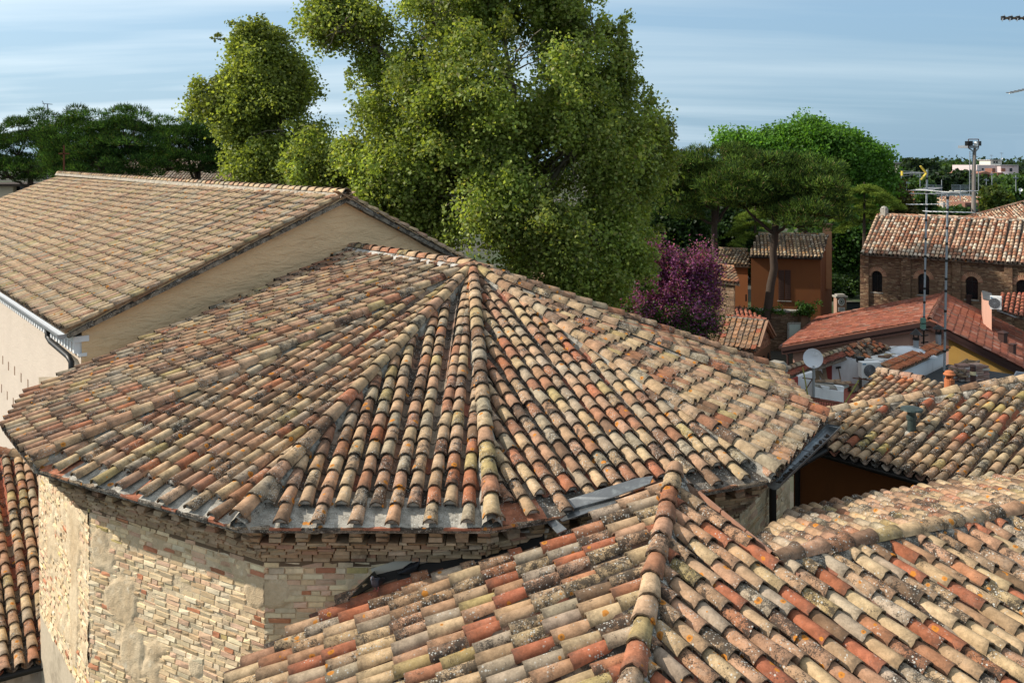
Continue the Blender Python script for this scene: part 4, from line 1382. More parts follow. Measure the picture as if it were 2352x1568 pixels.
for i, (xc, hw, zs_, zp) in enumerate(wins):
    w = MB(); o_ = fo + ec * xc - nf * .2; o_.z = 0
    pg_ = [o_ + ec * (-hw) + Vector((0, 0, zs_)), o_ + ec * hw + Vector((0, 0, zs_))] + [o_ + ec * (hw * math.cos(math.pi * k / 10)) + Vector((0, 0, zp + hw * math.sin(math.pi * k / 10))) for k in range(11)]
    w.prism(pg_, -nf * .03); wo_ = w.build('window', M['glass'], ch)
    s_ = MB(); o2 = fo + ec * xc + nf * .03; o2.z = zs_ - .07; s_.obox(o2 - ec * (hw + .06), ec * 2 * (hw + .06), -nf * .3, (0, 0, .06)); s_.build('sill', M['mortar'], wo_)
    mm = MB(); o3 = fo + ec * xc - nf * .175; o3.z = zs_; mm.obox(o3 - ec * .015, ec * .03, nf * .02, (0, 0, zp + hw - zs_)); o3.z = zp; mm.obox(o3 - ec * hw, ec * 2 * hw, nf * .02, (0, 0, .03)); mm.build('glazing_bar', M['darkmetal'], wo_)
    for k in range(17):                             # brick voussoirs
        a = math.pi * (k + .5) / 17; c_ = fo + ec * (xc + (hw + .13) * math.cos(a)); c_.z = zp + (hw + .13) * math.sin(a)
        b = MB(); rad = (ec * math.cos(a) + Vector((0, 0, math.sin(a)))); tan = (ec * -math.sin(a) + Vector((0, 0, math.cos(a))))
        wv = (hw + .13) * math.pi / 17 * .42
        b.obox(c_ - rad * .12 - tan * wv + nf * .03, rad * .24, tan * wv * 2, -nf * .06)
        ob = b.build('arch_brick', M['brick_o'], ch); cc_ = pick([((.42, .24, .15), 2), ((.36, .18, .11), 1)]); ob.color = (cc_[0], cc_[1], cc_[2], .5)
PAL_CHB = [((0.20, 0.125, 0.075), 5), ((0.165, 0.095, 0.06), 4), ((0.26, 0.175, 0.11), 3), ((0.12, 0.07, 0.048), 2), ((0.31, 0.225, 0.145), 1)]
brick_skin(ch, fo, fo + ec * Lc, GZ + 1.5, FLc.z - .18, PAL_CHB, M['brick_o'], M['brick_a'], .25, .075, [(a, b, c, d, 1) for a, b, c, d in wins])
for k, (x0, x1) in enumerate(((557, 598), (755, 800), (1000, 1041), (1250, 1291))):
    t0, t1 = xa(zr6(x0, 300)[0]), xa(zr6(x1, 300)[0])
    pm = MB(); o_ = fo + ec * t0; o_.z = GZ; pm.obox(o_, ec * (t1 - t0), nf * .17, (0, 0, FLc.z - .05 - GZ)); po = pm.build('pilaster', cbr, ch)
    brick_skin(ch, fo + ec * (t0 + .0) + nf * .17, fo + ec * t1 + nf * .17, GZ + 1.5, FLc.z - .08, PAL_CHB, M['brick_o'], M['brick_a'], .25, .075, limit=0)
# corbel course under the eave
cb_ = []
for r_ in range(2): course(fo + nf * (.10 + .07 * r_), fo + ec * Lc + nf * (.10 + .07 * r_), FLc.z - .17 + .08 * r_, .07, .26, cb_, .3, 0, PAL_CHB)
emit(cb_, ch, 'corbel_brick', M['brick_o'], M['brick_a'], 60, 'corbel_bricks')
fin = MB(); fb_ = FLc + bc / 2 + Vector((0, 0, 2.12)); fin.cbox(fb_ + ec * .3 + Vector((0, 0, .18)), .34, .34, .5, .6); fin.lathe(fb_ + ec * .3 + Vector((0, 0, .43)), [(.22, 0), (.16, .10), (.0, .16)], 8); fin.build('finial', M['mortar'], ch)
# second brick roof behind it
c2 = thing('hipped_roof', 'large hipped tile roof rising behind the brick church at the right edge', 'house', (30, 62, GZ))
pA, pB_, pC = PY(zb(835, 830)[0], zb(835, 830)[1], 60), PY(zb(1420, 672)[0], zb(1420, 672)[1], 66), PY(2480, 525, 58)
n_ = (pB_ - pA).cross(pC - pA); 
if n_.z < 0: n_ = -n_
fr = Frame(pA, pC - pA, pB_ - pA)
pg2 = [fr.ab(p) for p in (pA, pC + Vector((0, 0, 0)), pB_)]
b2 = MB(); rs = lay_far(fr, pg2, PAL_CHURCH, .235, .345); slab(fr, pg2, b2, -.05, .1)
emit(rs, c2, 'tile', M['ctile_o'], M['ctile_a'], 200, 'tile_field'); b2.build('roof_bed', M['pan_a'], c2)
hp2 = ridge_line(pA, pB_, Vector((-.2, -.2, 1)), PAL_CHURCH, kind=TKF); emit(hp2, c2, 'hip_tile', M['ctile_o'], M['ctile_a'], 200)
bb = MB(); bb.prism([Vector((pA.x, pA.y + .3, GZ)), Vector((pC.x, pC.y + .3, GZ)), Vector((pB_.x, pB_.y, GZ))], (0, 0, min(pA.z, pC.z) - GZ - .3)); bb.build('wall', cbr, c2)

# ------------------------------------------------------------------ ochre-red house with shutters behind the pine trunk
oh = thing('rust_house', 'rust coloured house with brown shutters and a mossy tiled roof', 'house', (17, 56, GZ))
rustw = mat_simple('rust_plaster', (0.20, 0.075, 0.028), .92, .13, .9, .15, 10, stain=(.15, .06, .03), stain_amt=.5)
FLo, FRo = PY(1719, 588, 55.0), PY(1887, 594, 54.0); FRo.z = FLo.z
bo = Vector((.45, .893, 0)) * 6.4
PAL_MOSS = [((.30, .22, .13), 4), ((.36, .27, .18), 4), ((.20, .14, .09), 4), ((.32, .19, .10), 2), ((.42, .36, .27), 1.5)]
gable_roof(oh, FLo, FRo, bo, 1.15, PAL_MOSS, M['tile_o'], M['tile_a'], .225, .33)
pts, ex = pent(FLo, FRo, bo, 1.15, GZ, .3, .1); b = MB(); b.prism(pts, ex); b.build('wall', rustw, oh)
eo = (FRo - FLo).normalized(); no = Vector((eo.y, -eo.x, 0))
w0 = pts[0].copy(); 
def on(px, py, off=.0): return PP(px, py, w0 + no * off, no)
for xx in ((1788, 1801), (1803, 1816)):
    a, b_ = on(xx[0], 620, .03), on(xx[1], 689, .03); s_ = MB(); s_.obox(Vector((a.x, a.y, b_.z)), eo * (b_ - a).dot(eo), no * -.05, (0, 0, a.z - b_.z)); so = s_.build('shutter', mat_simple('brown_shutter', (.075, .04, .03), .7, .1, 6, 0), oh)
    for k in range(14):
        z = lerp(b_.z + .08, a.z - .1, k / 13); l = MB(); l.obox(Vector((a.x, a.y, z)) + eo * .04 + no * .0, eo * ((b_ - a).dot(eo) - .08), no * .02, (0, 0, .05)); l.build('slat', M['wood'] if False else so.data.materials[0], so)
a, b_ = on(1786, 691, .06), on(1818, 693, .06); s_ = MB(); s_.obox(Vector((a.x, a.y, b_.z)), eo * (b_ - a).dot(eo), no * -.1, (0, 0, .05)); s_.build('sill', M['mortar'], oh)
a, b_ = on(1712, 692, .03), on(1715, 676, .03); s_ = MB(); s_.obox(Vector((a.x, a.y, a.z)), eo * .09, no * -.05, (0, 0, b_.z - a.z)); s_.build('slit_window', M['glass'], oh)
cpos = PY(1900, 550, 57.0); m = MB(); m.cbox((cpos.x, cpos.y, cpos.z - 1.2), .42, .42, 4.0, .1); m.build('chimney', mat_simple('chimney_plaster', (.36, .20, .11), .93, .2, 4, .3, 20), oh)
m = MB(); m.cbox((cpos.x, cpos.y, cpos.z + 1.0), .52, .52, .08, .1); 
for sx in (-.16, .16):
    for sy in (-.16, .16): m.cbox((cpos.x + sx, cpos.y + sy, cpos.z + .88), .1, .1, .24, .1)
m.build('chimney_cap', M['brick_a'] if False else cbr, oh)
gutter('gutter', FLo + no * .04 + Vector((0, 0, -.05)), FRo + no * .04 + Vector((0, 0, -.05)), .07, oh, M['darkmetal'])
dpm = MB(); dq = PP(1908, 600, pts[0] + ex, no); dpm.tube([Vector((dq.x - .2, dq.y + 1.0, FLo.z + .2)), Vector((dq.x - .2, dq.y + 1.0, GZ))], .05, 6); dpm.build('downpipe', M['rust'], oh)
an = thing('annex', 'lower rust coloured annex with a dark tiled roof left of the house', 'house', (13, 58, GZ))
FLa, FRa = PY(1640, 606, 57), PY(1722, 616, 56); FRa.z = FLa.z
gable_roof(an, FLa, FRa, Vector((.2, .98, 0)) * 5, .75, PAL_MOSS, M['tile_o'], M['tile_a'], .225, .33)
pts, ex = pent(FLa, FRa, Vector((.2, .98, 0)) * 5, .75, GZ, .3, .1); b = MB(); b.prism(pts, ex); b.build('wall', rustw, an)

# garden wall with ivy below the rust house
PAL_GW = [((.25, .17, .11), 4), ((.20, .13, .085), 4), ((.31, .22, .15), 2), ((.15, .10, .07), 2)]
gwt = thing('garden_wall', 'old brick garden wall with ivy hanging over its coping', 'wall', (15, 51, GZ))
g0, g1 = PY(1688, 712, 51), PY(1862, 724, 50)
gd_ = (g1 - g0); gd_.z = 0; Lg = gd_.length; gd_.normalize(); ng = Vector((gd_.y, -gd_.x, 0))
m = MB(); m.obox(Vector((g0.x, g0.y, GZ)), gd_ * Lg, -ng * .35, (0, 0, g0.z - GZ)); m.build('wall_core', cbr, gwt)
brick_skin(gwt, g0, g1, GZ, g0.z - .05, PAL_GW, M['brick_o'], M['brick_a'], .26, .075)
m = MB(); m.obox(Vector((g0.x, g0.y, g0.z)) + ng * .07, gd_ * Lg, -ng * .5, (0, 0, .10)); m.build('coping', M['mortar'], gwt)
pp_ = PY(1845, 708, 49.9); m = MB(); m.cbox((pp_.x, pp_.y, (pp_.z + GZ) / 2), .42, .42, pp_.z - GZ, .1); m.build('pier', cbr, gwt); m = MB(); m.lathe((pp_.x, pp_.y, pp_.z), [(.28, 0), (.28, .08), (.2, .2), (.0, .28)], 8); m.build('pier_cap', M['mortar'], gwt)
# ivy is built with the trees
gd2 = thing('garage_door', 'pale green metal door in the garden wall beside the red roof', 'door', (16, 49.6, GZ))
da, db = PY(1812, 744, 49.8), PY(1838, 785, 49.8); m = MB(); m.obox((da.x, da.y, db.z - .6), (db.x - da.x, 0, 0), (0, -.05, 0), (0, 0, da.z - db.z + .6)); m.build('leaf', mat_simple('pale_green_paint', (.48, .54, .48), .6, .08, 3, 0), gd2)
m = MB(); m.bar((da.x - .05, da.y - .03, da.z + .05), (db.x + .05, da.y - .03, da.z + .05), .1); m.bar((da.x - .05, da.y - .03, da.z + .05), (da.x - .05, da.y - .03, db.z - .6), .1); m.build('frame', M['mortar'], gd2)

# gate pillar with the oval emblem, grey gate and road beyond
gp = thing('gate_pillar', 'rust coloured gate pillar carrying a white oval state emblem', 'gate pillar', (23, 60, GZ))
ga, gb_ = PY(1922, 684, 61), PY(1944, 720, 61)
m = MB(); m.obox((ga.x, ga.y, GZ), (gb_.x - ga.x, 0, 0), (0, .6, 0), (0, 0, ga.z - GZ)); m.build('pillar', mat_simple('pillar_plaster', (.36, .22, .16), .92, .1, 3, .1, 12), gp)
m = MB(); m.obox((ga.x - .08, ga.y - .08, ga.z), (gb_.x - ga.x + .16, 0, 0), (0, .76, 0), (0, 0, .12)); m.obox((ga.x + .05, ga.y + .05, ga.z + .12), (gb_.x - ga.x - .1, 0, 0), (0, .5, 0), (0, 0, .1)); m.build('cap', M['mortar'], gp)
oc = PY(1932.5, 693, 60.97); s_ = 61 / F
def oval(c, rx, rz, th, mat, name, par, n=22, inner=None):
    m = MB(); pts = [Vector((c.x + rx * math.cos(2 * math.pi * k / n), c.y, c.z + rz * math.sin(2 * math.pi * k / n))) for k in range(n)]
    m.prism(pts, (0, -th, 0)); return m.build(name, mat, par)
em = oval(oc, 7.2 * s_, 9.2 * s_, .03, M['whitepaint'], 'emblem_plate', gp)
inkm = mat_simple('dark_green_ink', (.03, .06, .04), .6, .1, 5, 0)
star = MB(); c_ = oc + Vector((0, -.034, 0.02)); pts = []
for k in range(10):
    r_ = (3.4 if k % 2 == 0 else 1.6) * s_; a = math.pi / 2 + math.pi * k / 5; pts.append(Vector((c_.x + r_ * math.cos(a), c_.y, c_.z + r_ * math.sin(a))))
star.prism(pts, (0, -.004, 0)); star.build('star', inkm, em)
wr_ = MB()
for k in range(18):
    a = math.pi * (1.12 + k / 17 * 1.76) - math.pi * .5 + math.pi * .5
    cx, cz = c_.x + 4.7 * s_ * math.cos(a), c_.z + 5.2 * s_ * math.sin(a)
    wr_.obox((cx - .6 * s_, c_.y, cz - .8 * s_), (1.3 * s_, 0, 0), (0, -.004, 0), (0, 0, 1.6 * s_))
wr_.build('wreath', inkm, em)
m = MB(); pa_, pb2 = PY(1926, 706, 60.97), PY(1940, 715, 60.97); m.obox((pa_.x, pa_.y, pb2.z), (pb2.x - pa_.x, 0, 0), (0, -.02, 0), (0, 0, pa_.z - pb2.z)); pq = m.build('name_plate', M['whitepaint'], gp)
m = MB()
for k in range(3):
    z = lerp(pb2.z, pa_.z, .2 + .28 * k); x = pa_.x + .05
    while x < pb2.x - .07:
        w = R.uniform(.02, .05); m.obox((x, pa_.y - .022, z), (w, 0, 0), (0, -.004, 0), (0, 0, .035)); x += w + .018
m.build('lettering', mat_simple('blue_ink', (.05, .07, .16), .6, 0, 5, 0), pq)
gt = thing('metal_gate', 'dark grey sheet metal gate beside the emblem pillar', 'gate', (24.5, 61, GZ))
m = MB(); a, b_ = PY(1945, 694, 61.3), PY(1990, 725, 61.3); m.obox((a.x, a.y, GZ), (b_.x - a.x + .6, 0, 0), (0, .06, 0), (0, 0, a.z - GZ)); m.build('panel', mat_simple('gate_grey', (.045, .05, .055), .6, .1, 4, 0), gt)
m = MB(); m.bar((a.x, a.y - .03, a.z), (b_.x + .6, a.y - .03, a.z), .06); m.build('top_rail', M['darkmetal'], gt)

# brick house with corner roof, behind the redbud
bh_ = thing('brick_house', 'narrow brick house with a low orange tile roof behind the purple tree', 'house', (11.5, 47, GZ))
FLb, FRb = PY(1600, 640, 49.5), PY(1699, 640, 47.5); FRb.z = FLb.z
gable_roof(bh_, FLb, FRb, Vector((.1, .99, 0)) * 4.6, .62, [((.46, .24, .14), 3), ((.40, .28, .19), 3), ((.36, .15, .09), 2)], M['tile_o'], M['tile_a'], .225, .33)
pts, ex = pent(FLb, FRb, Vector((.1, .99, 0)) * 4.6, .62, GZ, .3, .25); b = MB(); b.prism(pts, ex); b.build('wall', cbr, bh_)
q0 = pts[0]; brick_skin(bh_, q0, q0 + ex, GZ + .5, q0.z, PAL_GW, M['brick_o'], M['brick_a'], .26, .075)
brick_skin(bh_, q0 + ex, pts[2] + ex, GZ + .5, q0.z, PAL_GW, M['brick_o'], M['brick_a'], .26, .075, limit=120)

# small brick chapel with flat and roll tiles
cpl = thing('brick_chapel', 'small brick chapel with a red flat tile roof and round arches', 'chapel', (12.8, 45, GZ))
FLp, FRp = PY(1643, 794, 45.5), PY(1736, 802, 44.5); FRp.z = FLp.z
FK = FlatKind(.285, .36, .05, .03)
bp = Vector((.50, .866, 0)) * 3.9
fr, RLp = gable_roof(cpl, FLp, FRp, bp, 1.22, [((.30, .17, .10), 4), ((.36, .22, .14), 4), ((.30, .10, .06), 1.5), ((.26, .17, .11), 3)], M['tile_o'], M['tile_a'], .28, .31, kind=FK, ridge_pal=PAL_RED)
pts, ex = pent(FLp, FRp, bp, 1.22, GZ, .2, .15)
ep = (FRp - FLp).normalized(); npn_ = Vector((ep.y, -ep.x, 0))
b = MB(); b.prism(pts, ex); b.build('wall', cbr, cpl)
PAL_CP = [((.34, .17, .105), 4), ((.28, .14, .09), 3), ((.40, .24, .15), 2)]
brick_skin(cpl, pts[0], pts[0] + ex, GZ + 1, pts[0].z, PAL_CP, M['brick_o'], M['brick_a'], .25, .072)
sp0 = pts[0] + ex; sp1 = pts[2] + ex; sl = (sp1 - sp0).length; sdir = (sp1 - sp0).normalized(); nsd = Vector((sdir.y, -sdir.x, 0))
ws = [(sl * .22, .26, pts[0].z - 2.2, pts[0].z - 1.15), (sl * .55, .26, pts[0].z - 2.2, pts[0].z - .95), (sl * .85, .2, pts[0].z - 2.2, pts[0].z - .95)]
brick_skin(cpl, sp0, sp1, GZ + 1, pts[1].z, PAL_CP, M['brick_o'], M['brick_a'], .25, .072, [(a, b_ - .2, c, d, 1) for a, b_, c, d in ws], top=lambda x: lerp(pts[0].z, pts[1].z, 1 - abs(x - sl / 2) / (sl / 2)))
for (xc, hw, z0_, zp) in ws:
    w = MB(); o_ = sp0 + sdir * xc + nsd * .035; o_.z = 0
    w.prism([o_ - sdir * hw + Vector((0, 0, z0_)), o_ + sdir * hw + Vector((0, 0, z0_))] + [o_ + sdir * (hw * math.cos(math.pi * k / 8)) + Vector((0, 0, zp + hw * math.sin(math.pi * k / 8))) for k in range(9)], -nsd * .03); w.build('window', M['glass'], cpl)
m = MB()
for k in range(2):
    s0 = sp0 + nsd * (.25 - .1 * k); s0.z = pts[0].z + .12 - .12 * k; s1 = (sp0 + sp1) / 2 + nsd * (.25 - .1 * k); s1.z = pts[1].z + .12 - .12 * k; s2 = sp1 + nsd * (.25 - .1 * k); s2.z = pts[0].z + .12 - .12 * k
    m.bar(s0, s1, .14, .1); m.bar(s1, s2, .14, .1)
m.build('rake_moulding', M['brick_a'] if False else mat_simple('terracotta_mould', (.33, .20, .13), .9, .2, 8, .3), cpl)
# low roof between chapel and brick house
lr = thing('low_roof', 'low shed roof with reddish tiles between brick house and garden wall', 'shed', (13, 48, GZ))
a, b_ = PY(1690, 700, 48.5), PY(1765, 735, 47.5)
fr = Frame(PY(1690, 738, 47), Vector((1, -.1, 0)), PY(1692, 700, 48.5) - PY(1690, 738, 47))
pgn = [fr.ab(p) for p in (PY(1688, 740, 47), PY(1770, 745, 46.9), PY(1692, 698, 48.5))]
b2 = MB(); rs = lay_far(fr, pgn, PAL_RED, .225, .33); slab(fr, pgn, b2); emit(rs, lr, 'tile', M['ctile_o'], M['ctile_a'], 200, 'tile_field'); b2.build('roof_bed', M['pan_a'], lr)
m = MB(); m.cbox(tuple((Vector((PY(1725, 735, 47.4).x, 48.1, GZ + 1)))), 1.6, 1.0, 2.0 * (PY(1725, 745, 47.4).z - GZ - .6) / 2, 0); m.build('wall', cbr, lr)
# railing in front of the chapel
fe = thing('iron_railing', 'spiked iron railing in front of the small brick chapel', 'railing', (13.5, 40, GZ))
ra, rb2 = PY(1735, 868, 38), PY(1800, 832, 43)
N_ = 22
for k in range(N_):
    p = ra.lerp(rb2, k / (N_ - 1)); m = MB(); m.tube([(p.x, p.y, p.z - 1.6), (p.x, p.y, p.z)], .018, 5); m.lathe((p.x, p.y, p.z), [(.035, 0), (.0, .12)], 4); m.build('baluster', M['darkmetal'], fe)
for dz_ in (-.15, -1.3): m = MB(); m.bar(ra + Vector((0, 0, dz_)), rb2 + Vector((0, 0, dz_)), .05); m.build('rail', M['darkmetal'], fe)
# ------------------------------------------------------------------ pink house with the big red roof
ph_ = thing('pink_house', 'pink and yellow house under a wide weathered red tile roof with brown fascia', 'house', (19, 44, GZ))
gA = PY(2135, 735, 40); gg = Vector((math.cos(math.radians(30)), -math.sin(math.radians(30)), 0)); rr_ = Vector((.5, .866, 0))
RLn = 9.6
Le = gA - gg * 6.66; Le.z = gA.z - .287 * 6.66
Re = gA + gg * 8.0; Re.z = gA.z - .47 * 8.0
FKR = FlatKind(.30, .40, .030, .02)
PAL_PR = [((0.27, 0.085, 0.05), 5), ((0.30, 0.105, 0.062), 4), ((0.235, 0.078, 0.05), 3), ((0.20, 0.10, 0.07), 1.2), ((0.36, 0.19, 0.14), .6)]
def mat_redroof(name, src):
    t = NT(name)
    col = t.n('ShaderNodeObjectInfo').outputs['Color'] if src == 'object' else t.n('ShaderNodeAttribute', attribute_name='tcol').outputs['Color']
    c = t.mix(1.0, col, t.mix(t.noise(7, 5, .65), (.7, .7, .7), (1.3, 1.3, 1.3)), 'MULTIPLY')
    pale = t.math('MULTIPLY', t.step(t.noise(2.6, 6, .72), .52, .64), t.step(t.noise(14, 4, .6), .42, .6))
    c = t.mix(t.math('MULTIPLY', pale, .42), c, (.46, .31, .26))
    dk = t.step(t.noise(1.7, 6, .7), .56, .68)
    c = t.mix(t.math('MULTIPLY', dk, .5), c, (.13, .06, .045))
    rm = t.n('ShaderNodeAttribute', attribute_name='rim').outputs['Fac']  # shade under each tile's lower edge put into the colour
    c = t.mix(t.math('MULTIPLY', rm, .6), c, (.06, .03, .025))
    return t.bsdf(c, .85, .2, t.bump(t.noise(30, 4), .3, .01))
M['red_o'] = mat_redroof('red_tile_single', 'object'); M['red_a'] = mat_redroof('red_tile_field', 'attr')
fl_ = Frame(Le, rr_, gA - Le); fr_ = Frame(Re, rr_, gA - Re)
b2 = MB(); rs = []
plL = [fl_.ab(p) for p in (Le, Le + rr_ * RLn, gA + rr_ * RLn, gA)]
plR = [fr_.ab(p) for p in (Re, Re + rr_ * RLn, gA + rr_ * RLn, gA)]
rs += lay(fl_, plL, PAL_PR, .30, .34, kind=FKR, mess=.5, over=.02); slab(fl_, plL, b2, -.01, .16, (.2, .08, .05, .3))
rs += lay(fr_, plR, PAL_PR, .30, .34, kind=FKR, mess=.5, over=.02); slab(fr_, plR, b2, -.01, .16, (.2, .08, .05, .3))
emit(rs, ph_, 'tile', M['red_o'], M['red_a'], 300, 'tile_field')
hpp = ridge_line(gA, gA + rr_ * RLn, Vector((0, 0, 1)), [((.36, .15, .10), 1), ((.40, .20, .14), 1)], kind=TKH, expo=.42, lift=.03); emit(hpp, ph_, 'ridge_tile', M['red_o'], M['red_a'], 300)
b2.build('roof_bed', M['red_a'], ph_)
brn = mat_simple('brown_fascia', (.052, .026, .022), .5, .1, 3, .05, 10, .3)
for (p, q) in ((Le, gA), (Re, gA)):
    for k, (dz_, th, off) in enumerate(((-.05, .20, .05), (-.26, .16, .0))):
        m = MB(); d = (q - p); a0 = p - rr_ * off + Vector((0, 0, dz_ - th)); m.prism([a0, a0 + d, a0 + d + Vector((0, 0, th)), a0 + Vector((0, 0, th))], rr_ * .05); m.build('fascia_board', brn, ph_)
m = MB(); a0 = Le + Vector((0, 0, -.05)); m.tube([a0 - gg * .06, a0 - gg * .06 + rr_ * RLn], .08, 8); m.build('gutter', brn, ph_)
m = MB(); p0 = Le + gg * .35 + rr_ * .25; m.tube([a0 - gg * .06 + rr_ * .3, p0 + Vector((0, 0, -.5)) - gg * .1, Vector((p0.x, p0.y, GZ)) - gg * .1], .06, 8); m.build('downpipe', brn, ph_)
wq = lambda s, z: Vector((gA.x, gA.y, 0)) + gg * s + rr_ * .45 + Vector((0, 0, z))
zL = lambda s: (gA.z - .287 * -s if s < 0 else gA.z - .47 * s) - .30
pink = mat_simple('pink_render', (.53, .31, .235), .92, .05, .8, .08, 12, stain=(.42, .26, .20), stain_amt=.3)
yel = mat_simple('yellow_render', (.46, .27, .075), .92, .10, 1.0, .12, 12, stain=(.33, .25, .16), stain_amt=.5)
sx = (PP(za(1625, 500)[0], 800, wq(0, 5), rr_) - wq(0, 0)).dot(gg)
m = MB(); m.prism([wq(-6.2, GZ), wq(sx, GZ), wq(sx, zL(sx)), wq(0, zL(0)), wq(-6.2, zL(-6.2))], rr_ * (RLn - .9)); m.build('pink_wall', pink, ph_)
m = MB(); m.prism([wq(sx, GZ), wq(7.5, GZ), wq(7.5, zL(7.5)), wq(sx, zL(sx))], rr_ * (RLn - .9)); m.build('yellow_wall', yel, ph_)
m = MB(); m.obox(wq(-.75, GZ) - rr_ * .06, gg * .75, rr_ * .06, (0, 0, zL(-.75) - GZ + .1)); m.build('chimney_breast', pink, ph_)
# brown roof vents
for (vx, vy, hgt, w_) in ((1822, 60, 50, 34), (1985, 170, 62, 36), (2146, 460, 92, 60), (2240, 570, 90, 46)):
    d = za(vx, vy); P_0 = PP(d[0], d[1], gA, fr_.n); s_ = P_0.y / F / 1.2555 / 3.346 
    vt = thing('roof_vent', {1822: 'brown square roof vent near the ridge of the red roof', 1985: 'brown roof vent on the red roof beside the air conditioner', 2146: 'largest brown roof vent with a wide cap on the red roof', 2240: 'brown roof vent lowest on the red roof slope'}[vx], 'roof vent', tuple(P_0), 'brown vents on the red roof')
    m = MB(); hh = hgt * s_; ww = w_ * s_; m.cbox((P_0.x, P_0.y, P_0.z + hh / 2 - .1), ww, ww, hh + .2, .5); m.build('shaft', brn, vt)
    m = MB(); cz_ = P_0.z + hh; vs = []
    for (r_, z_) in ((ww * .95, 0), (ww * .95, .04), (ww * .2, ww * .35)):
        for k in range(4): a = .5 + math.pi / 4 + k * math.pi / 2; vs.append((P_0.x + r_ * math.cos(a), P_0.y + r_ * math.sin(a), cz_ + z_))
    m.add(vs, [(3, 2, 1, 0)] + [(i * 4 + k, i * 4 + (k + 1) % 4, i * 4 + 4 + (k + 1) % 4, i * 4 + 4 + k) for i in range(2) for k in range(4)] + [(8, 9, 10, 11)]); m.build('cap', brn, vt)
# roof terrace block with air conditioner and tiles at the far right
tb = thing('roof_annex', 'pink rooftop annex with lead cap and glossy red tiles at the right edge', 'house', (25, 45, GZ))
a, b_ = PY(za(1960, 40)[0], za(1960, 40)[1], 44), PY(za(2040, 110)[0], za(2040, 110)[1], 43)
m = MB(); m.obox((a.x, a.y, a.z - 2.5), (b_.x - a.x, b_.y - a.y, 0), (1.2, 2.4, 0), (0, 0, 2.5)); m.build('wall', pink, tb)
m = MB(); m.obox((a.x - .06, a.y - .06, a.z), (b_.x - a.x + .1, b_.y - a.y, 0), (1.3, 2.5, 0), (0, 0, .08)); m.build('lead_cap', M['lead'], tb)
P0_ = PY(za(2120, 150)[0], za(2120, 150)[1], 43.5)
fr = Frame(P0_, Vector((.8, -.55, 0)), Vector((.2, .5, .2)))
pgn = [fr.pix(*za(*q)) for q in ((2100, 100), (2140, -10), (2420, -10), (2420, 240), (2300, 215), (2090, 150))]
b2 = MB(); rs = lay(fr, pgn, PAL_RED, .235, .33, kind=TK, over=.02); slab(fr, pgn, b2); emit(rs, tb, 'tile', M['ctile_o'], M['ctile_a'], 200, 'tile_field'); b2.build('roof_bed', M['pan_a'], tb)
m = MB(); q0, q1 = PP(*za(2095, 150), P0_ + fr.n * .08, fr.n), PP(*za(2275, 218), P0_ + fr.n * .08, fr.n); m.bar(q0, q1, .16, .03); m.build('metal_flashing', M['lead'], tb)

def ac_unit(c, w, h, d, rz, label, fan=True):
    t = thing('air_conditioner', label, 'air conditioner', tuple(c))
    ex_ = Vector((math.cos(rz), math.sin(rz), 0)); ey_ = Vector((-math.sin(rz), math.cos(rz), 0))
    m = MB(); m.obox(c - ex_ * w / 2, ex_ * w, ey_ * d, (0, 0, h)); m.build('casing', M['whitepaint'], t)
    fc = c - ex_ * w * .12 + Vector((0, 0, h * .48)) - ey_ * .012
    m = MB(); m.lathe(fc, [(h * .40, 0), (h * .40, .008), (.0, .009)], 24, -ey_); m.build('fan_opening', M['greyplastic'], t)
    m = MB()
    for k in range(5):
        r_ = h * .40 * (k + 1) / 5
        m.tube([fc - ey_ * .02 + ex_ * r_ * math.cos(2 * math.pi * j / 20) + Vector((0, 0, r_ * math.sin(2 * math.pi * j / 20))) for j in range(21)], .006, 4, False)
    for k in range(12):
        a = math.pi * k / 6; m.bar(fc - ey_ * .02, fc - ey_ * .02 + ex_ * h * .4 * math.cos(a) + Vector((0, 0, h * .4 * math.sin(a))), .008)
    m.build('grille', M['galv'], t)
    m = MB(); m.obox(c + ex_ * w * .33 - ey_ * .012, ex_ * w * .15, ey_ * .01, (0, 0, h * .95)); m.build('service_panel', mat_simple('offwhite', (.62, .63, .62), .4, .03, 3, 0), t)
    m = MB(); m.obox(c - ex_ * w * .46 - ey_ * .014 + Vector((0, 0, h * .87)), ex_ * w * .16, ey_ * .01, (0, 0, h * .07)); m.build('logo', mat_simple('blue_mark', (.03, .18, .32), .5, 0, 3, 0), t)
    for k in (-1, 1): m = MB(); m.obox(c + ex_ * w * .35 * k - Vector((0, 0, .06)), ex_ * .08, ey_ * d, (0, 0, .06)); m.build('foot', M['darkmetal'], t)
    return t
c_ = PY(za(2080, 140)[0], za(2080, 140)[1], 42.6)
ac_unit(c_, .50, .62, .35, -.5, 'white air conditioner outdoor unit standing by the rooftop annex')

# ------------------------------------------------------------------ terrace
def W4(name, pts, ext, mat, par):
    m = MB(); m.prism([PY(*za(x, y), Y) for x, y, Y in pts], ext); return m.build(name, mat, par)
te = thing('terrace_house', 'low white terrace house with red floor among the tiled roofs', 'house', (14, 35, GZ))
redfl = mat_simple('red_floor', (.27, .085, .06), .85, .2, 2, .15, 12, stain=(.16, .06, .05))
fz = 5.55
def TF(x, y): return PZ(*za(x, y), fz)
m = MB(); m.prism([TF(300, 1075), TF(640, 1090), TF(790, 870), TF(760, 800), TF(430, 840), TF(180, 960)], (0, 0, -.25)); m.build('floor', redfl, te)
bw = TF(500, 880); bw2 = TF(790, 890)
def up(p, z): return Vector((p.x, p.y, z))
zt_ = PY(*za(640, 605), 37).z
pA_, pB2, pC2, pD2 = TF(170, 960), TF(320, 985), TF(470, 895), TF(775, 885)
lw0 = PY(*za(172, 960), 34.5); 
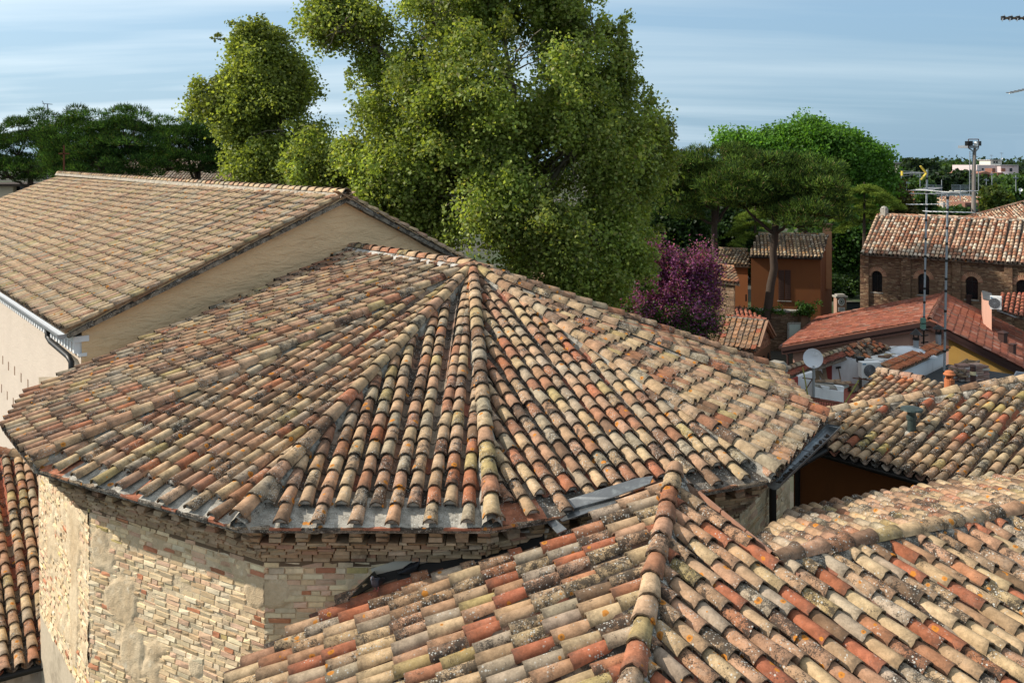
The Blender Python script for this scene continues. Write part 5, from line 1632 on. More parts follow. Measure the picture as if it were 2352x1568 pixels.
# left parapet wall and back wall
back0, back1 = PY(*za(330, 905), 37), PY(*za(790, 885), 37)
m = MB(); zt0 = PY(*za(340, 740), 37).z; zt1 = PY(*za(650, 600), 37).z
m.prism([Vector((back0.x, 37, fz)), Vector((back1.x, 37, fz)), Vector((back1.x, 37, zt1 - .05)), Vector((PY(*za(640, 605), 37).x, 37, zt1)), Vector((back0.x, 37, zt0))], (0, .3, 0)); m.build('back_wall', M['white'], te)
W4('left_wall', [(172, 962, 34), (318, 985, 34), (318, 745, 34), (172, 790, 34)], (0, .25, 0), M['white'], te)
W4('red_panel', [(85, 830, 33.8), (172, 790, 33.8), (172, 890, 33.8)], (0, .1, 0), mat_simple('red_paint', (.30, .055, .045), .7, .1, 3, 0), te)
dr = W4('door', [(420, 850, 36.95), (500, 850, 36.95), (500, 680, 36.95), (420, 700, 36.95)], (0, .08, 0), mat_simple('red_door', (.26, .05, .04), .6, .1, 3, 0), te)
# side wall behind the air conditioner
W4('side_wall', [(790, 890, 36.6), (1000, 880, 36.4), (1000, 632, 36.4), (780, 636, 36.6)], (0, .25, 0), M['white'], te)
# lean-to canopy of small red tiles with a mortared ridge
fr = Frame(PY(*za(45, 812), 33.6), PY(*za(640, 602), 36.8) - PY(*za(45, 812), 33.6), PY(*za(300, 590), 36.9) - PY(*za(300, 720), 35.0))
pgn = [fr.pix(*za(*q)) for q in ((40, 814), (645, 600), (590, 548), (330, 620), (38, 735))]
b2, mm_ = MB(), MB(); rs = lay(fr, pgn, [((.24, .075, .05), 4), ((.28, .10, .065), 3), ((.18, .065, .05), 2)], .155, .40, kind=TKF, over=.02, lift=0)
for r in rs: r.M = r.M @ Matrix.Diagonal((.66, 1, .66, 1))
slab(fr, pgn, b2); emit(rs, te, 'canopy_tile', M['ctile_o'], M['ctile_a'], 300, 'canopy_field')
e0, e1_ = PP(*za(38, 735), fr.O, fr.n), PP(*za(600, 540), fr.O, fr.n)
hp = ridge_line(e0, e1_, fr.n, PAL_OLD, bed=mm_, lift=.06, expo=.38, bw=.16, bcol=(.22, .21, .19, 1)); 
e2 = PY(*za(850, 450), 38.2)
hp += ridge_line(e1_, e2, fr.n, PAL_OLD, bed=mm_, lift=.06, expo=.38, bw=.16, bcol=(.22, .21, .19, 1)); emit(hp, te, 'ridge_tile', M['tile_o'], M['tile_a'], 100)
b2.build('canopy_bed', M['ctile_a'], te); mm_.build('mortar_fillet', M['bed'], te, 'stuff')
# loose orange tiles lying on the far roof
fr = Frame(PY(*za(620, 595), 37), Vector((1, .0, 0)), Vector((0, 1, .28)))
pgn = [fr.pix(*za(*q)) for q in ((615, 590), (830, 608), (900, 590), (1000, 548), (1070, 500), (860, 450), (600, 545))]
b2 = MB(); rs = lay(fr, pgn, [((.44, .17, .085), 4), ((.38, .13, .07), 3), ((.40, .25, .16), 2), ((.30, .22, .15), 2)], .24, .36, mess=5.0, over=0); rs = [r for r in rs if R.random() < .8]
slab(fr, pgn, b2, -.03); emit(rs, te, 'loose_tile', M['tile_o'], M['tile_a'], 200); b2.build('tile_bed', M['pan_a'], te)
# white flat roof sheet with its edge
m = MB(); ws = [PP(*za(*q), PY(*za(900, 620), 36.6), Vector((0, -.08, 1)).normalized()) for q in ((795, 628), (1010, 622), (1120, 640), (1400, 575), (1545, 525), (1240, 488), (1060, 495), (990, 560), (850, 600))]
m.prism(ws, (0, 0, -.12)); m.build('flat_roof', mat_simple('white_membrane', (.62, .62, .60), .75, .12, 1.5, .2, 9, stain=(.30, .28, .25), stain_amt=.6, stain_sc=(1, 1, 1)), te)
sk = thing('skylight_dome', 'clear bulging skylight dome on the white flat roof', 'skylight', tuple(PY(*za(1230, 580), 38)))
cs = PP(*za(1232, 575), PY(*za(900, 620), 36.6), Vector((0, -.08, 1)).normalized())
m = MB(); m.lathe(cs, [(.75, .0), (.75, .10), (.66, .2), (.45, .29), (.2, .335), (0.001, .345)], 20); m.build('dome', mat_simple('acrylic', (.60, .63, .66), .15, .05, 3, 0, 10, .5), sk, smooth=True)
m = MB(); m.cbox(cs + Vector((0, 0, .03)), 1.7, 1.6, .08, .1); m.build('kerb', M['white'], sk)
dbr = []
for (x_, y_, nm, lab, cat) in ((1060, 590, 'roof_tile', 'two loose buff roof tiles lying on the white flat roof', 'roof tile'), (1000, 606, 'ceramic_shard', 'dark broken tile lying at the edge of the white flat roof', 'roof tile')):
    p = PP(*za(x_, y_), PY(*za(900, 620), 36.6), Vector((0, -.08, 1)).normalized()); t = thing(nm, lab, cat, tuple(p))
    for k in range(2):
        V, Q, SM, RM = TK.var[k]; o = bpy.data.objects.new('tile_half', TK.me('tile', k, M['tile_o'])); link(o, t); o.matrix_basis = Matrix.Translation((.2 * k, .1 * k, .02)) @ Matrix.Rotation(1.2 + k, 4, 'Z'); o.color = (.42, .34, .2, .4) if nm == 'roof_tile' else (.2, .12, .08, .5)
ac_unit(PY(*za(885, 800), 35.6), .86, .62, .33, .08, 'white air conditioner outdoor unit against the white terrace wall')
wd = thing('drainpipe', 'rust stained dark drainpipe at the corner of the white terrace wall', 'pipe', tuple(TF(772, 880)))
p = PY(*za(772, 760), 36.3); m = MB(); m.tube([(p.x, p.y, PY(*za(772, 620), 36.3).z), (p.x, p.y, fz)], .07, 8); m.build('pipe', mat_simple('green_rust', (.10, .085, .07), .8, .4, 8, .2), wd)
m = MB(); m.cbox((p.x, p.y, PY(*za(772, 625), 36.3).z), .26, .2, .22); m.build('hopper', M['darkmetal'], wd)
# white wall with a coping of red tiles, running back to the right
wc = thing('coping_wall', 'long white wall topped with bright orange tile coping', 'wall', (17, 36, GZ))
cq0, cq1 = PY(*za(1100, 740), 33.8), PY(*za(1600, 520), 38.6)
dcw = (cq1 - cq0); dcw.z = 0; Lw = dcw.length; dcw.normalize(); ncw = Vector((dcw.y, -dcw.x, 0))
zc0, zc1 = cq0.z, cq1.z
m = MB(); m.prism([Vector((cq0.x, cq0.y, 5.3)), Vector((cq1.x, cq1.y, 5.3)), Vector((cq1.x, cq1.y, zc1 - .1)), Vector((cq0.x, cq0.y, zc0 - .1))], -ncw * .3); m.build('wall', M['white'], wc)
fr = Frame(cq0 + ncw * .14, cq1 - cq0, (-ncw * .5 + Vector((0, 0, .16))))
pgn = [(0, 0), ((cq1 - cq0).length * (1 if fr.e.dot(cq1 - cq0) > 0 else -1), 0)]; pgn += [(pgn[1][0], .66), (0, .66)]
b2 = MB(); rs = lay(fr, pgn, [((.46, .165, .08), 5), ((.40, .14, .075), 3), ((.42, .22, .13), 1)], .21, .33, over=.02, mess=.7); slab(fr, pgn, b2, -.02); emit(rs, wc, 'coping_tile', M['ctile_o'], M['ctile_a'], 200); b2.build('coping_bed', M['ctile_a'], wc)
# two metal flues
for (x0, y0, y1, Y, lab) in ((1310, 430, 600, 37.2, 'weathered metal flue with pointed cowl on the coping wall'), (1527, 375, 520, 38.6, 'thin metal flue with flat cowl near the yellow wall')):
    p0, p1 = PY(*za(x0, y1), Y), PY(*za(x0, y0), Y); t = thing('metal_flue', lab, 'flue', tuple(p0), 'metal flues over the white roof')
    m = MB(); m.tube([p0, p1], .115, 12); m.build('pipe', M['galv'], t)
    m = MB(); hx = .5 if x0 == 1310 else .25
    m.lathe(p1, [(.14, -.02), (.14, .06)], 12)
    for k in range(4): a = k * math.pi / 2 + .4; m.bar(p1 + Vector((.11 * math.cos(a), .11 * math.sin(a), 0)), p1 + Vector((.14 * math.cos(a), .14 * math.sin(a), .22)), .03)
    m.lathe(p1 + Vector((0, 0, .22)), [(.24, 0), (.13, .12), (.03, .22 * hx + .12), (.0, .3 * hx + .12)], 12); m.build('cowl', M['darkmetal'], t)
# parapet bench with stub legs on the terrace
pbn = thing('parapet_bench', 'white masonry bench top on flared legs along the terrace edge', 'bench', tuple(TF(470, 960)))
W4('top', [(310, 858, 33.6), (590, 893, 33.4), (665, 866, 34.1), (395, 822, 34.4)], (0, 0, -.09), M['mortar'], pbn)
W4('low_wall', [(320, 890, 33.5), (612, 935, 33.3), (612, 1036, 33.3), (325, 990, 33.5)], (0, .22, 0), M['white'], pbn)
for (x0, x1) in ((395, 478), (535, 620)):
    W4('leg', [(x0, 880, 33.42), (x1, 890, 33.38), (x1 - 8, 938, 33.38), (x0 + 22, 920, 33.42)], (0, .25, 0), M['white'], pbn)
tl = []
for (x_, y_, r_) in ((395, 838, .2), (500, 838, .1), (600, 855, -.1)):
    p = PY(*za(x_, y_), 33.9); t = thing('spare_tile', {395: 'dark spare roof tiles lying at the left end of the bench top', 500: 'reddish spare roof tiles lying in the middle of the bench top', 600: 'buff spare roof tiles at the right end of the bench top'}[x_], 'roof tile', tuple(p), 'spare tiles on the terrace bench')
    for k in range(2):
        o = bpy.data.objects.new('tile', TK.me('tile', k, M['tile_o'])); link(o, t); o.matrix_basis = Matrix.Translation((.22 * k - .1, .05 * k, .0)) @ Matrix.Rotation(1.4 + r_ + .2 * k, 4, 'Z'); o.color = (.22, .15, .10, .6) if x_ == 395 else (.36, .24, .16, .5)
# dish
ds = thing('satellite_dish', 'round grey white satellite dish on a steel pole above the terrace', 'satellite dish', tuple(PY(*za(322, 985), 32.6)))
dc_ = PY(*za(317, 612), 32.6); dr_ = 92 / 3.346 / 1.25553 / F * 32.6
axd = Vector((-.18, -.95, .28)).normalized()
m = MB(); m.lathe(dc_, [(0.001, -.10), (dr_ * .4, -.085), (dr_ * .75, -.045), (dr_, 0), (dr_ * 1.015, .004), (dr_, -.015), (dr_ * .75, -.06), (dr_ * .4, -.10), (.001, -.115)], 32, axd); m.build('reflector', mat_simple('dish_white', (.58, .60, .63), .45, .06, 2, 0, 10, .4, stain=(.45, .44, .42), stain_amt=.3), ds, smooth=True)
m = MB(); bt_ = PY(*za(322, 985), 32.7); tp_ = PY(*za(322, 690), 32.7); m.tube([bt_, tp_], .05, 8); m.build('pole', M['galv'], ds)
m = MB(); f0 = dc_ + Vector((0, 0, -dr_)) ; f1 = dc_ + axd * .62 + Vector((0, 0, -dr_ * .92)); m.bar(f0 + Vector((0, .03, .04)), f1, .035); m.build('feed_arm', M['galv'], ds)
m = MB(); m.lathe(f1, [(.0, -.02), (.04, -.02), (.04, .07), (.0, .07)], 10, -axd); m.build('receiver', M['whitepaint'], ds)
fc_ = bpy.data.curves.new('lettering', 'FONT'); fc_.body = 'fuba'; fc_.size = .17; fc_.shear = .25; fc_.extrude = .002
tmp_ = bpy.data.objects.new('tmp_lettering', fc_); S.collection.objects.link(tmp_)
bpy.context.view_layer.update()
fme = bpy.data.meshes.new_from_object(tmp_.evaluated_get(bpy.context.evaluated_depsgraph_get()))
bpy.data.objects.remove(tmp_); bpy.data.curves.remove(fc_)
fo_ = bpy.data.objects.new('lettering', fme); link(fo_, ds)
zax = axd; xax = Vector((0, 0, 1)).cross(zax).normalized(); yax = zax.cross(xax)
pL = dc_ + yax * dr_ * .34 - xax * .02 - axd * .045
fo_.matrix_basis = Matrix.Translation(-Vector(ds.location)) @ Matrix(((xax.x, yax.x, zax.x, pL.x), (xax.y, yax.y, zax.y, pL.y), (xax.z, yax.z, zax.z, pL.z), (0, 0, 0, 1)))
fme.materials.clear(); fme.materials.append(mat_simple('pale_grey_ink', (.74, .75, .77), .5, 0, 3, 0))
# canes and struts
for (a, b_, Y, lab) in (((217, 700), (268, 992), 32.3, 'yellow green cane leaning beside the dish pole'), ((757, 822), (617, 1055), 32.6, 'yellow green cane propped across the small tiled roof corner')):
    t = thing('cane', lab, 'cane', tuple(PY(*za(*b_), Y)), 'canes on the terrace'); m = MB(); m.tube([PY(*za(*a), Y), PY(*za((a[0] + b_[0]) / 2 + 2, (a[1] + b_[1]) / 2), Y), PY(*za(*b_), Y)], .025, 6); m.build('stalk', mat_simple('cane_skin', (.28, .27, .07), .6, .2, 8, 0), t)
t = thing('iron_strut_frame', 'dark iron bars bracing the satellite dish pole', 'bracket', tuple(PY(*za(300, 850), 32.7)))
for a, b_ in (((215, 800), (340, 815)), ((330, 780), (225, 950)), ((268, 985), (380, 1000)), ((700, 800), (860, 822))):
    m = MB(); m.tube([PY(*za(*a), 32.8), PY(*za(*b_), 32.8)], .022, 5); m.build('bar', M['rust'], t)
t = thing('mop', 'mop with a wooden stick standing against the white terrace wall', 'mop', tuple(PY(*za(585, 835), 36.7)))
m = MB(); m.tube([PY(*za(586, 838), 36.7), PY(*za(562, 705), 36.8)], .025, 6); m.build('stick', M['wood'], t); m = MB(); m.bar(PY(*za(537, 705), 36.8), PY(*za(584, 697), 36.8), .07); m.build('head', M['darkmetal'], t)
t = thing('planks', 'old wooden boards leaning in the terrace corner behind the dish', 'boards', tuple(PY(*za(365, 830), 36.3)))
for a, b_ in (((355, 730), (362, 830)), ((375, 735), (415, 810)), ((418, 690), (440, 825))): m = MB(); m.bar(PY(*za(*a), 36.5), PY(*za(*b_), 36.2), .16, .04); m.build('board', M['wood'], t)
t = thing('terrace_railing', 'rusty thin railing along the near edge of the red terrace', 'railing', tuple(TF(470, 1070)))
r0, r1 = PY(*za(300, 1005), 31.5), PY(*za(640, 1062), 31.3)
m = MB(); m.bar(r0, r1, .04); m.build('rail', M['rust'], t)
for k in range(15): p = r0.lerp(r1, k / 14); m = MB(); m.tube([p, p - Vector((0, 0, .8))], .012, 4); m.build('rod', M['rust'], t)
m = MB(); m.prism([PY(*za(300, 1085), 31.6), PY(*za(640, 1100), 31.4), PY(*za(640, 1062), 31.5), PY(*za(330, 1020), 31.8)], (0, .2, -.4)); m.build('kerb', redfl, t)
t = thing('tile_roll', 'stack of dark ridge tiles lying on the red terrace floor', 'roof tiles', tuple(TF(710, 940)))
for k in range(3): 
    o = bpy.data.objects.new('tile', TKH.me('tile', k, M['tile_o'])); link(o, t); o.matrix_basis = Matrix.Translation((.1 * k, .25 * k, .05)) @ Matrix.Rotation(-.9, 4, 'Z'); o.color = (.26, .20, .14, .9)
# small tiled roof in front of the coping wall
sr = thing('small_tiled_roof', 'small tiled roof with a few new orange tiles below the coping wall', 'house', (14.5, 29, GZ))
fr = frame_from_plane(PY(*za(690, 1050), 28.0), (v.x * .30 + .02, v.y * .30))
pgn = [fr.pix(*za(*q)) for q in ((600, 1130), (690, 1052), (850, 850), (935, 765), (1370, 822), (1590, 880), (1640, 920), (1500, 1000), (1000, 1110))]
b2, p2_, m2_ = MB(), MB(), MB(); rs = lay(fr, pgn, PAL_OLD, .23, .35, pans=p2_); slab(fr, pgn, b2)
for (x_, y_) in ((1020, 810), (1075, 812), (1145, 850), (1200, 850), (1245, 855), (1230, 800)):
    pp2 = PP(*za(x_, y_), fr.O, fr.n); best = min(rs, key=lambda r: (r.M.translation - pp2).length); best.col = (.46, .175, .085, .05)
emit(rs, sr, 'tile', M['tile_o'], M['tile_a'], 300, 'tile_field'); b2.build('roof_bed', M['pan_a'], sr); p2_.build('channel_tiles', M['pan_a'], sr, 'stuff')
hp = ridge_line(PP(*za(1385, 826), fr.O, fr.n), PP(*za(960, 738), fr.O, fr.n), fr.n, [((.42, .25, .18), 1), ((.40, .30, .22), 1)], bed=m2_, lift=.05, bw=.22, bcol=(.42, .33, .27, .7)); emit(hp, sr, 'ridge_tile', M['tile_o'], M['tile_a'], 100); m2_.build('mortar_fillet', M['bed'], sr, 'stuff')
bb = MB(); cen = [PP(*za(*q), fr.O, fr.n) for q in ((760, 1040), (960, 800), (1370, 850), (1560, 900))]
bb.prism([Vector((p.x, p.y, GZ)) for p in cen], (0, 0, min(p.z for p in cen) - GZ - .35)); bb.build('wall', M['white'], sr)
# flat bitumen roof with clutter
fz2 = 6.1
fb2 = thing('flat_roof', 'flat dark bitumen roof in front of the yellow wall', 'flat roof', (19, 35, GZ))
m = MB(); m.prism([PZ(*za(*q), fz2) for q in ((1360, 800), (1620, 668), (2260, 770), (2400, 830), (2300, 900), (1500, 900))], (0, 0, -.2)); m.build('membrane', mat_simple('bitumen', (.055, .06, .062), .9, .2, 2, .3, 14), fb2)
m = MB(); m.prism([Vector((PZ(*za(*q), fz2).x, PZ(*za(*q), fz2).y, GZ)) for q in ((1420, 805), (1640, 690), (2240, 790), (2100, 870), (1500, 880))], (0, 0, fz2 - .22 - GZ)); m.build('wall', yel, fb2)
pt = thing('chimney_pot', 'orange terracotta chimney pot with a domed cap on the tiled ridge', 'chimney pot', tuple(PY(*za(1632, 910), 23)))
tc_ = mat_simple('orange_terracotta', (.46, .155, .065), .8, .15, 6, .15, 25, stain=(.25, .09, .05), stain_sc=(3, 3, 1)); pb0 = PY(*za(1632, 915), 22.5); sP = 22.5 / F / 1.25553 / 3.346
m = MB(); m.lathe(pb0, [(46 * sP, -.3), (46 * sP, 105 * sP), (40 * sP, 108 * sP)], 18); m.build('pot', tc_, pt, smooth=False)
m = MB()
for k in range(4): a = k * math.pi / 2 + .2; m.obox(pb0 + Vector((30 * sP * math.cos(a) - 9 * sP, 30 * sP * math.sin(a) - 9 * sP, 104 * sP)), (18 * sP, 0, 0), (0, 18 * sP, 0), (0, 0, 46 * sP))
m.lathe(pb0 + Vector((0, 0, 104 * sP)), [(20 * sP, 0), (20 * sP, 46 * sP)], 10); m.build('vent_slots', tc_, pt)
m = MB(); m.lathe(pb0 + Vector((0, 0, 148 * sP)), [(44 * sP, -12 * sP), (55 * sP, -2 * sP), (54 * sP, 6 * sP), (44 * sP, 16 * sP), (38 * sP, 30 * sP), (20 * sP, 38 * sP), (.001, 40 * sP)], 20); m.build('domed_cap', tc_, pt, smooth=False)
bp_ = thing('vent_tube', 'thin brown vent tube with a pale band on the bitumen roof', 'vent pipe', tuple(PY(*za(1860, 850), 32)))
q0 = PY(*za(1860, 860), 32); q1 = PY(*za(1860, 690), 32); m = MB(); m.tube([q0, q1], .10, 10); m.lathe(q1, [(.10, 0), (.115, .0), (.08, .06), (.0, .08)], 10); m.build('tube', brn, bp_); m = MB(); q2 = q0.lerp(q1, .52); m.tube([q2, q2 + Vector((0, 0, .13))], .106, 10); m.build('band', mat_simple('cream_tape', (.55, .48, .30), .7, .1, 5, 0), bp_)
ld = thing('ladder', 'wooden ladder lying on top of stacked tiles on the flat roof', 'ladder', tuple(PZ(*za(1800, 720), fz2)))
lA, lB, lC, lD = (PY(*za(1650, 715), 35.2), PY(*za(1805, 625), 37.2), PY(*za(1775, 738), 34.9), PY(*za(1920, 638), 36.9))
m = MB(); m.bar(lA, lB, .07, .09); m.build('stile', M['wood'], ld); m = MB(); m.bar(lC, lD, .07, .09); m.build('stile', M['wood'], ld)
for k in range(8): m = MB(); m.bar(lA.lerp(lB, (k + .5) / 8), lC.lerp(lD, (k + .5) / 8), .05, .06); m.build('rung', M['wood'], ld)
bd_ = thing('boards', 'weathered grey boards lying under the wooden ladder', 'boards', tuple(PZ(*za(1800, 740), fz2)))
for k in range(3): m = MB(); o_ = Vector((0, 0, -.12 - .05 * k)); m.bar(lA.lerp(lC, .15 + .35 * k) + o_, lB.lerp(lD, .15 + .35 * k) + o_ + Vector((.15 * k, 0, 0)), .3, .04); m.build('board', M['wood'], bd_)
stk = 0
for (x_, y_, n_) in ((1700, 822, 6), (1760, 826, 7), (1822, 830, 6), (1885, 822, 7), (1940, 815, 6)):
    p = PZ(*za(x_, y_), fz2); t = thing('tile_stack', {1700: 'leftmost stack of flat roof tiles under the ladder foot', 1760: 'second stack of flat roof tiles under the ladder', 1822: 'middle stack of flat roof tiles left of the brown tube', 1885: 'stack of flat roof tiles just right of the brown tube', 1940: 'rightmost pale stack of flat roof tiles on the bitumen'}[x_], 'tile stack', tuple(p), 'stacks of flat tiles on the bitumen roof')
    for k in range(n_):
        m = MB(); m.cbox(p + Vector((R.uniform(-.03, .03), R.uniform(-.03, .03), .055 + .095 * k)), .50, .30, .075, R.uniform(-.1, .1) + .2); ob = m.build('flat_tile', M['brick_o'], t); cc_ = pick([((.45, .40, .36), 2), ((.40, .27, .22), 3), ((.32, .19, .15), 2)]); ob.color = cc_
cg = thing('cold_frame', 'metal framed box with glass lid at the edge of the bitumen roof', 'skylight', tuple(PZ(*za(2300, 800), fz2)))
W4('frame', [(2240, 800, 33), (2275, 735, 33.6), (2420, 755, 33.4), (2400, 815, 32.8)], (0, 0, -.25), M['galv'], cg); W4('glass', [(2258, 792, 32.9), (2284, 745, 33.4), (2410, 762, 33.2), (2395, 806, 32.7)], (0, -.02, .012), M['glass'], cg)
# grey stepped chimney near the apse
gc = thing('grey_chimney', 'squat grey chimney with stepped slab cap beside the apse roof', 'chimney', tuple(PY(1785, 872, 27)))
cc_ = PY(1784, 850, 27); s_ = 27 / F; cem = mat_simple('grey_cement', (.30, .275, .23), .93, .2, 5, .4, 20, stain=(.12, .11, .09))
m = MB(); m.cbox((cc_.x, cc_.y, cc_.z - 1.2), 30 * s_, 26 * s_, 2.2, .2); m.build('stack', cem, gc)
for k, (dz_, w_) in enumerate(((-.10, 38), (.02, 38), (.13, 38))): m = MB(); m.cbox((cc_.x, cc_.y, cc_.z + dz_), w_ * s_, w_ * s_ * .85, .075, .2); m.build('slab', cem, gc)
m = MB(); m.lathe((cc_.x, cc_.y, cc_.z + .17), [(25 * s_, 0), (18 * s_, .1), (.001, .1)], 4); m.build('top', cem, gc)
# ------------------------------------------------------------------ trees
def rand_dirs(n):
    d = NR.normal(size=(n, 3)); return d / np.linalg.norm(d, axis=1, keepdims=True)
def lobes_to_clumps(lobes, per, rmin, rmax, shell=0.55, low=-1.0):
    """lobes: (centre Vector, (rx, ry, rz)); clump centres lie in the outer part of every lobe"""
    C, Rr_ = [], []
    tot = sum(l[1][0] * l[1][2] + l[1][0] * l[1][1] for l in lobes)
    for c, r in lobes:
        n = max(4, int(per * (r[0] * r[2] + r[0] * r[1]) / tot))
        d = rand_dirs(n); rad = shell + (1 - shell) * NR.random((n, 1)) ** .6
        d = d[d[:, 2] > low]; rad = rad[:len(d)]
        p = np.array(c)[None] + d * rad * np.array(r)[None]
        C.append(p); Rr_.append(rmin + (rmax - rmin) * NR.random(len(d)))
    return np.concatenate(C), np.concatenate(Rr_)

def leaves(C, Rd, n_per, size, cols, flat=(1, 1, .7), droop=0.0, up=.35, jit=.25, fold=.25, aspect=.75, thick=.55, clump_tone=.18):
    """folded leaf quads gathered in clumps; returns verts, quads, colours"""
    n = len(C); cnt = np.maximum(6, (n_per * (Rd / Rd.mean()) ** 2).astype(int)); ids = np.repeat(np.arange(n), cnt); N = len(ids)
    d = NR.normal(size=(N, 3)).clip(-2.1, 2.1)
    an = .55 + .9 * NR.random((n, 3))                        # every spray has its own proportions
    off = d * .52 * an[ids] * Rd[ids][:, None] * np.array(flat)[None]
    if droop: off[:, 2] -= droop * Rd[ids] * (np.abs(off[:, 0]) + np.abs(off[:, 1])) / Rd[ids] * .6
    d = d / np.linalg.norm(d, axis=1, keepdims=True)
    P = C[ids] + off
    nrm = d * .30 + np.array([0, 0, up]) + NR.normal(size=(N, 3)) * .62
    nrm /= np.linalg.norm(nrm, axis=1, keepdims=True)
    t = np.cross(nrm, NR.normal(size=(N, 3))); t /= np.linalg.norm(t, axis=1, keepdims=True); b = np.cross(nrm, t)
    s = size * (1 + jit * NR.normal(size=(N, 1))).clip(.4, 1.7)
    a = P + t * s; c = P - t * s; w = b * s * aspect; lift = nrm * s * fold
    V = np.stack([a, P + w + lift, c, P - w + lift], 1).reshape(-1, 3)
    Q = np.arange(N * 4).reshape(N, 4)
    base = np.array([x[0] for x in cols]); wt_ = np.array([x[1] for x in cols], float); wt_ /= wt_.sum()
    k = NR.choice(len(cols), N, p=wt_)
    tone = (1 + clump_tone * NR.normal(size=n)).clip(.55, 1.5)[ids][:, None] * (1 + .12 * NR.normal(size=(N, 1)))
    col = (base[k] * tone).clip(.004, 1); col = np.concatenate([col, np.ones((N, 1))], 1)
    return V, Q, np.repeat(col, 4, 0)

def needles(C, Rd, n_per, ln, wd, cols, up=.55, flat=(1, 1, .6), clump_tone=.2):
    n = len(C); cnt = np.maximum(8, (n_per * (Rd / Rd.mean()) ** 2).astype(int)); ids = np.repeat(np.arange(n), cnt); N = len(ids)
    d = rand_dirs(N); d[:, 2] = np.abs(d[:, 2]) * 1.0 - .25
    P = C[ids] + d * (.70 + .30 * NR.random((N, 1))) * Rd[ids][:, None] * np.array(flat)[None]
    dr = d * .8 + np.array([0, 0, up]) + NR.normal(size=(N, 3)) * .45; dr /= np.linalg.norm(dr, axis=1, keepdims=True)
    s = np.cross(dr, NR.normal(size=(N, 3))); s /= np.linalg.norm(s, axis=1, keepdims=True)
    L = ln * (.6 + .8 * NR.random((N, 1)))
    V = np.stack([P - s * wd, P + s * wd, P + dr * L + s * wd * .25, P + dr * L - s * wd * .25], 1).reshape(-1, 3)
    base = np.array([x[0] for x in cols]); wt_ = np.array([x[1] for x in cols], float); wt_ /= wt_.sum()
    k = NR.choice(len(cols), N, p=wt_)
    tone = (1 + clump_tone * NR.normal(size=n)).clip(.5, 1.5)[ids][:, None] * (1 + .15 * NR.normal(size=(N, 1)))
    col = (base[k] * tone).clip(.003, 1); col = np.concatenate([col, np.ones((N, 1))], 1)
    return V, np.arange(N * 4).reshape(N, 4), np.repeat(col, 4, 0)

def bez(p, q, bend, n=7):
    p, q = Vector(p), Vector(q); m = (p + q) / 2 + Vector(bend)
    return [p * (1 - t) ** 2 + m * 2 * t * (1 - t) + q * t * t for t in [i / (n - 1) for i in range(n)]]
def wig(pts, a):
    return [p + Vector((R.gauss(0, a), R.gauss(0, a), R.gauss(0, a * .6))) * (0 if i in (0, len(pts) - 1) else 1) for i, p in enumerate(pts)]

def limbs(m, start, targets, r0, r1, droop=.12, n=7):
    for q in targets:
        L = (Vector(q) - Vector(start)).length
        pts = wig(bez(start, q, (0, 0, L * droop)), L * .025)
        m.tube(pts, [lerp(r0, r1, (i / (n - 1)) ** .7) for i in range(n)], 6, False)

def el(px, py, Y, rx, rz, ry=None):
    """lobe from a picture ellipse at a given distance"""
    s = Y / F; return (PY(px, py, Y), (rx * s, (ry if ry else (rx + rz) / 2 * s), rz * s))

def broadleaf(name, label, cat, base, top, lobes, nclump, n_per, size, cols, group=None, rtrunk=.45, bark='bark', twig=90, rmm=(.55, 1.0), droop=.35, flat=(1, 1, .7), shell=.5, extra=None, leafmat='leaf', limb_r=.28, up=.35, tone=.18, low=-1.0, thick=.55, gaps=None, stray=0):
    t = thing(name, label, cat, tuple(base), group)
    m = MB(); base, top = Vector(base), Vector(top)
    tp = wig(bez(base, top, ((base.x + top.x) * 0, 0, 0), 8), .06)
    m.tube(tp, [rtrunk * (1.35 if i == 0 else 1) * lerp(1, .62, i / 7) for i in range(8)], 12)
    m.build('trunk', M[bark], t, smooth=True)
    b = MB()
    C, Rd = lobes_to_clumps(lobes, nclump, rmm[0], rmm[1], shell, low)
    lc = [Vector(c) for c, r in lobes]
    for c, (L_, r) in zip(lc, lobes):
        st = tp[R.choice((5, 6, 7))]
        limbs(b, st, [c], limb_r, limb_r * .35)
    idx = NR.permutation(len(C))[:twig]
    for i in idx:
        q = Vector(C[i]); near = min(lc, key=lambda x: (x - q).length)
        limbs(b, near + Vector((R.gauss(0, .2), R.gauss(0, .2), R.gauss(0, .2))), [q], limb_r * .28, .015, .1, 5 if False else 7)
    b.build('limbs', M[bark], t, smooth=True)
    if stray:
        k = NR.choice(len(lobes), stray); d = rand_dirs(stray); lc_ = np.array([tuple(c) for c, r in lobes])[k]; lr_ = np.array([r for c, r in lobes])[k]
        Cs_ = lc_ + d * lr_ * (1.0 + .28 * NR.random((stray, 1))); C = np.concatenate([C, Cs_]); Rd = np.concatenate([Rd, NR.uniform(.22, .5, stray)])
    if gaps is not None:
        keep = np.array([noise.noise(Vector(q) * .33) + .5 * noise.noise(Vector(q) * .8) > gaps for q in C]); C, Rd = C[keep], Rd[keep]
    V, Q, c = leaves(C, Rd, n_per, size, cols, flat, droop, clump_tone=tone, up=up, thick=thick)
    np_mesh('crown', V, Q, M[leafmat], t, None, c)
    return t, C

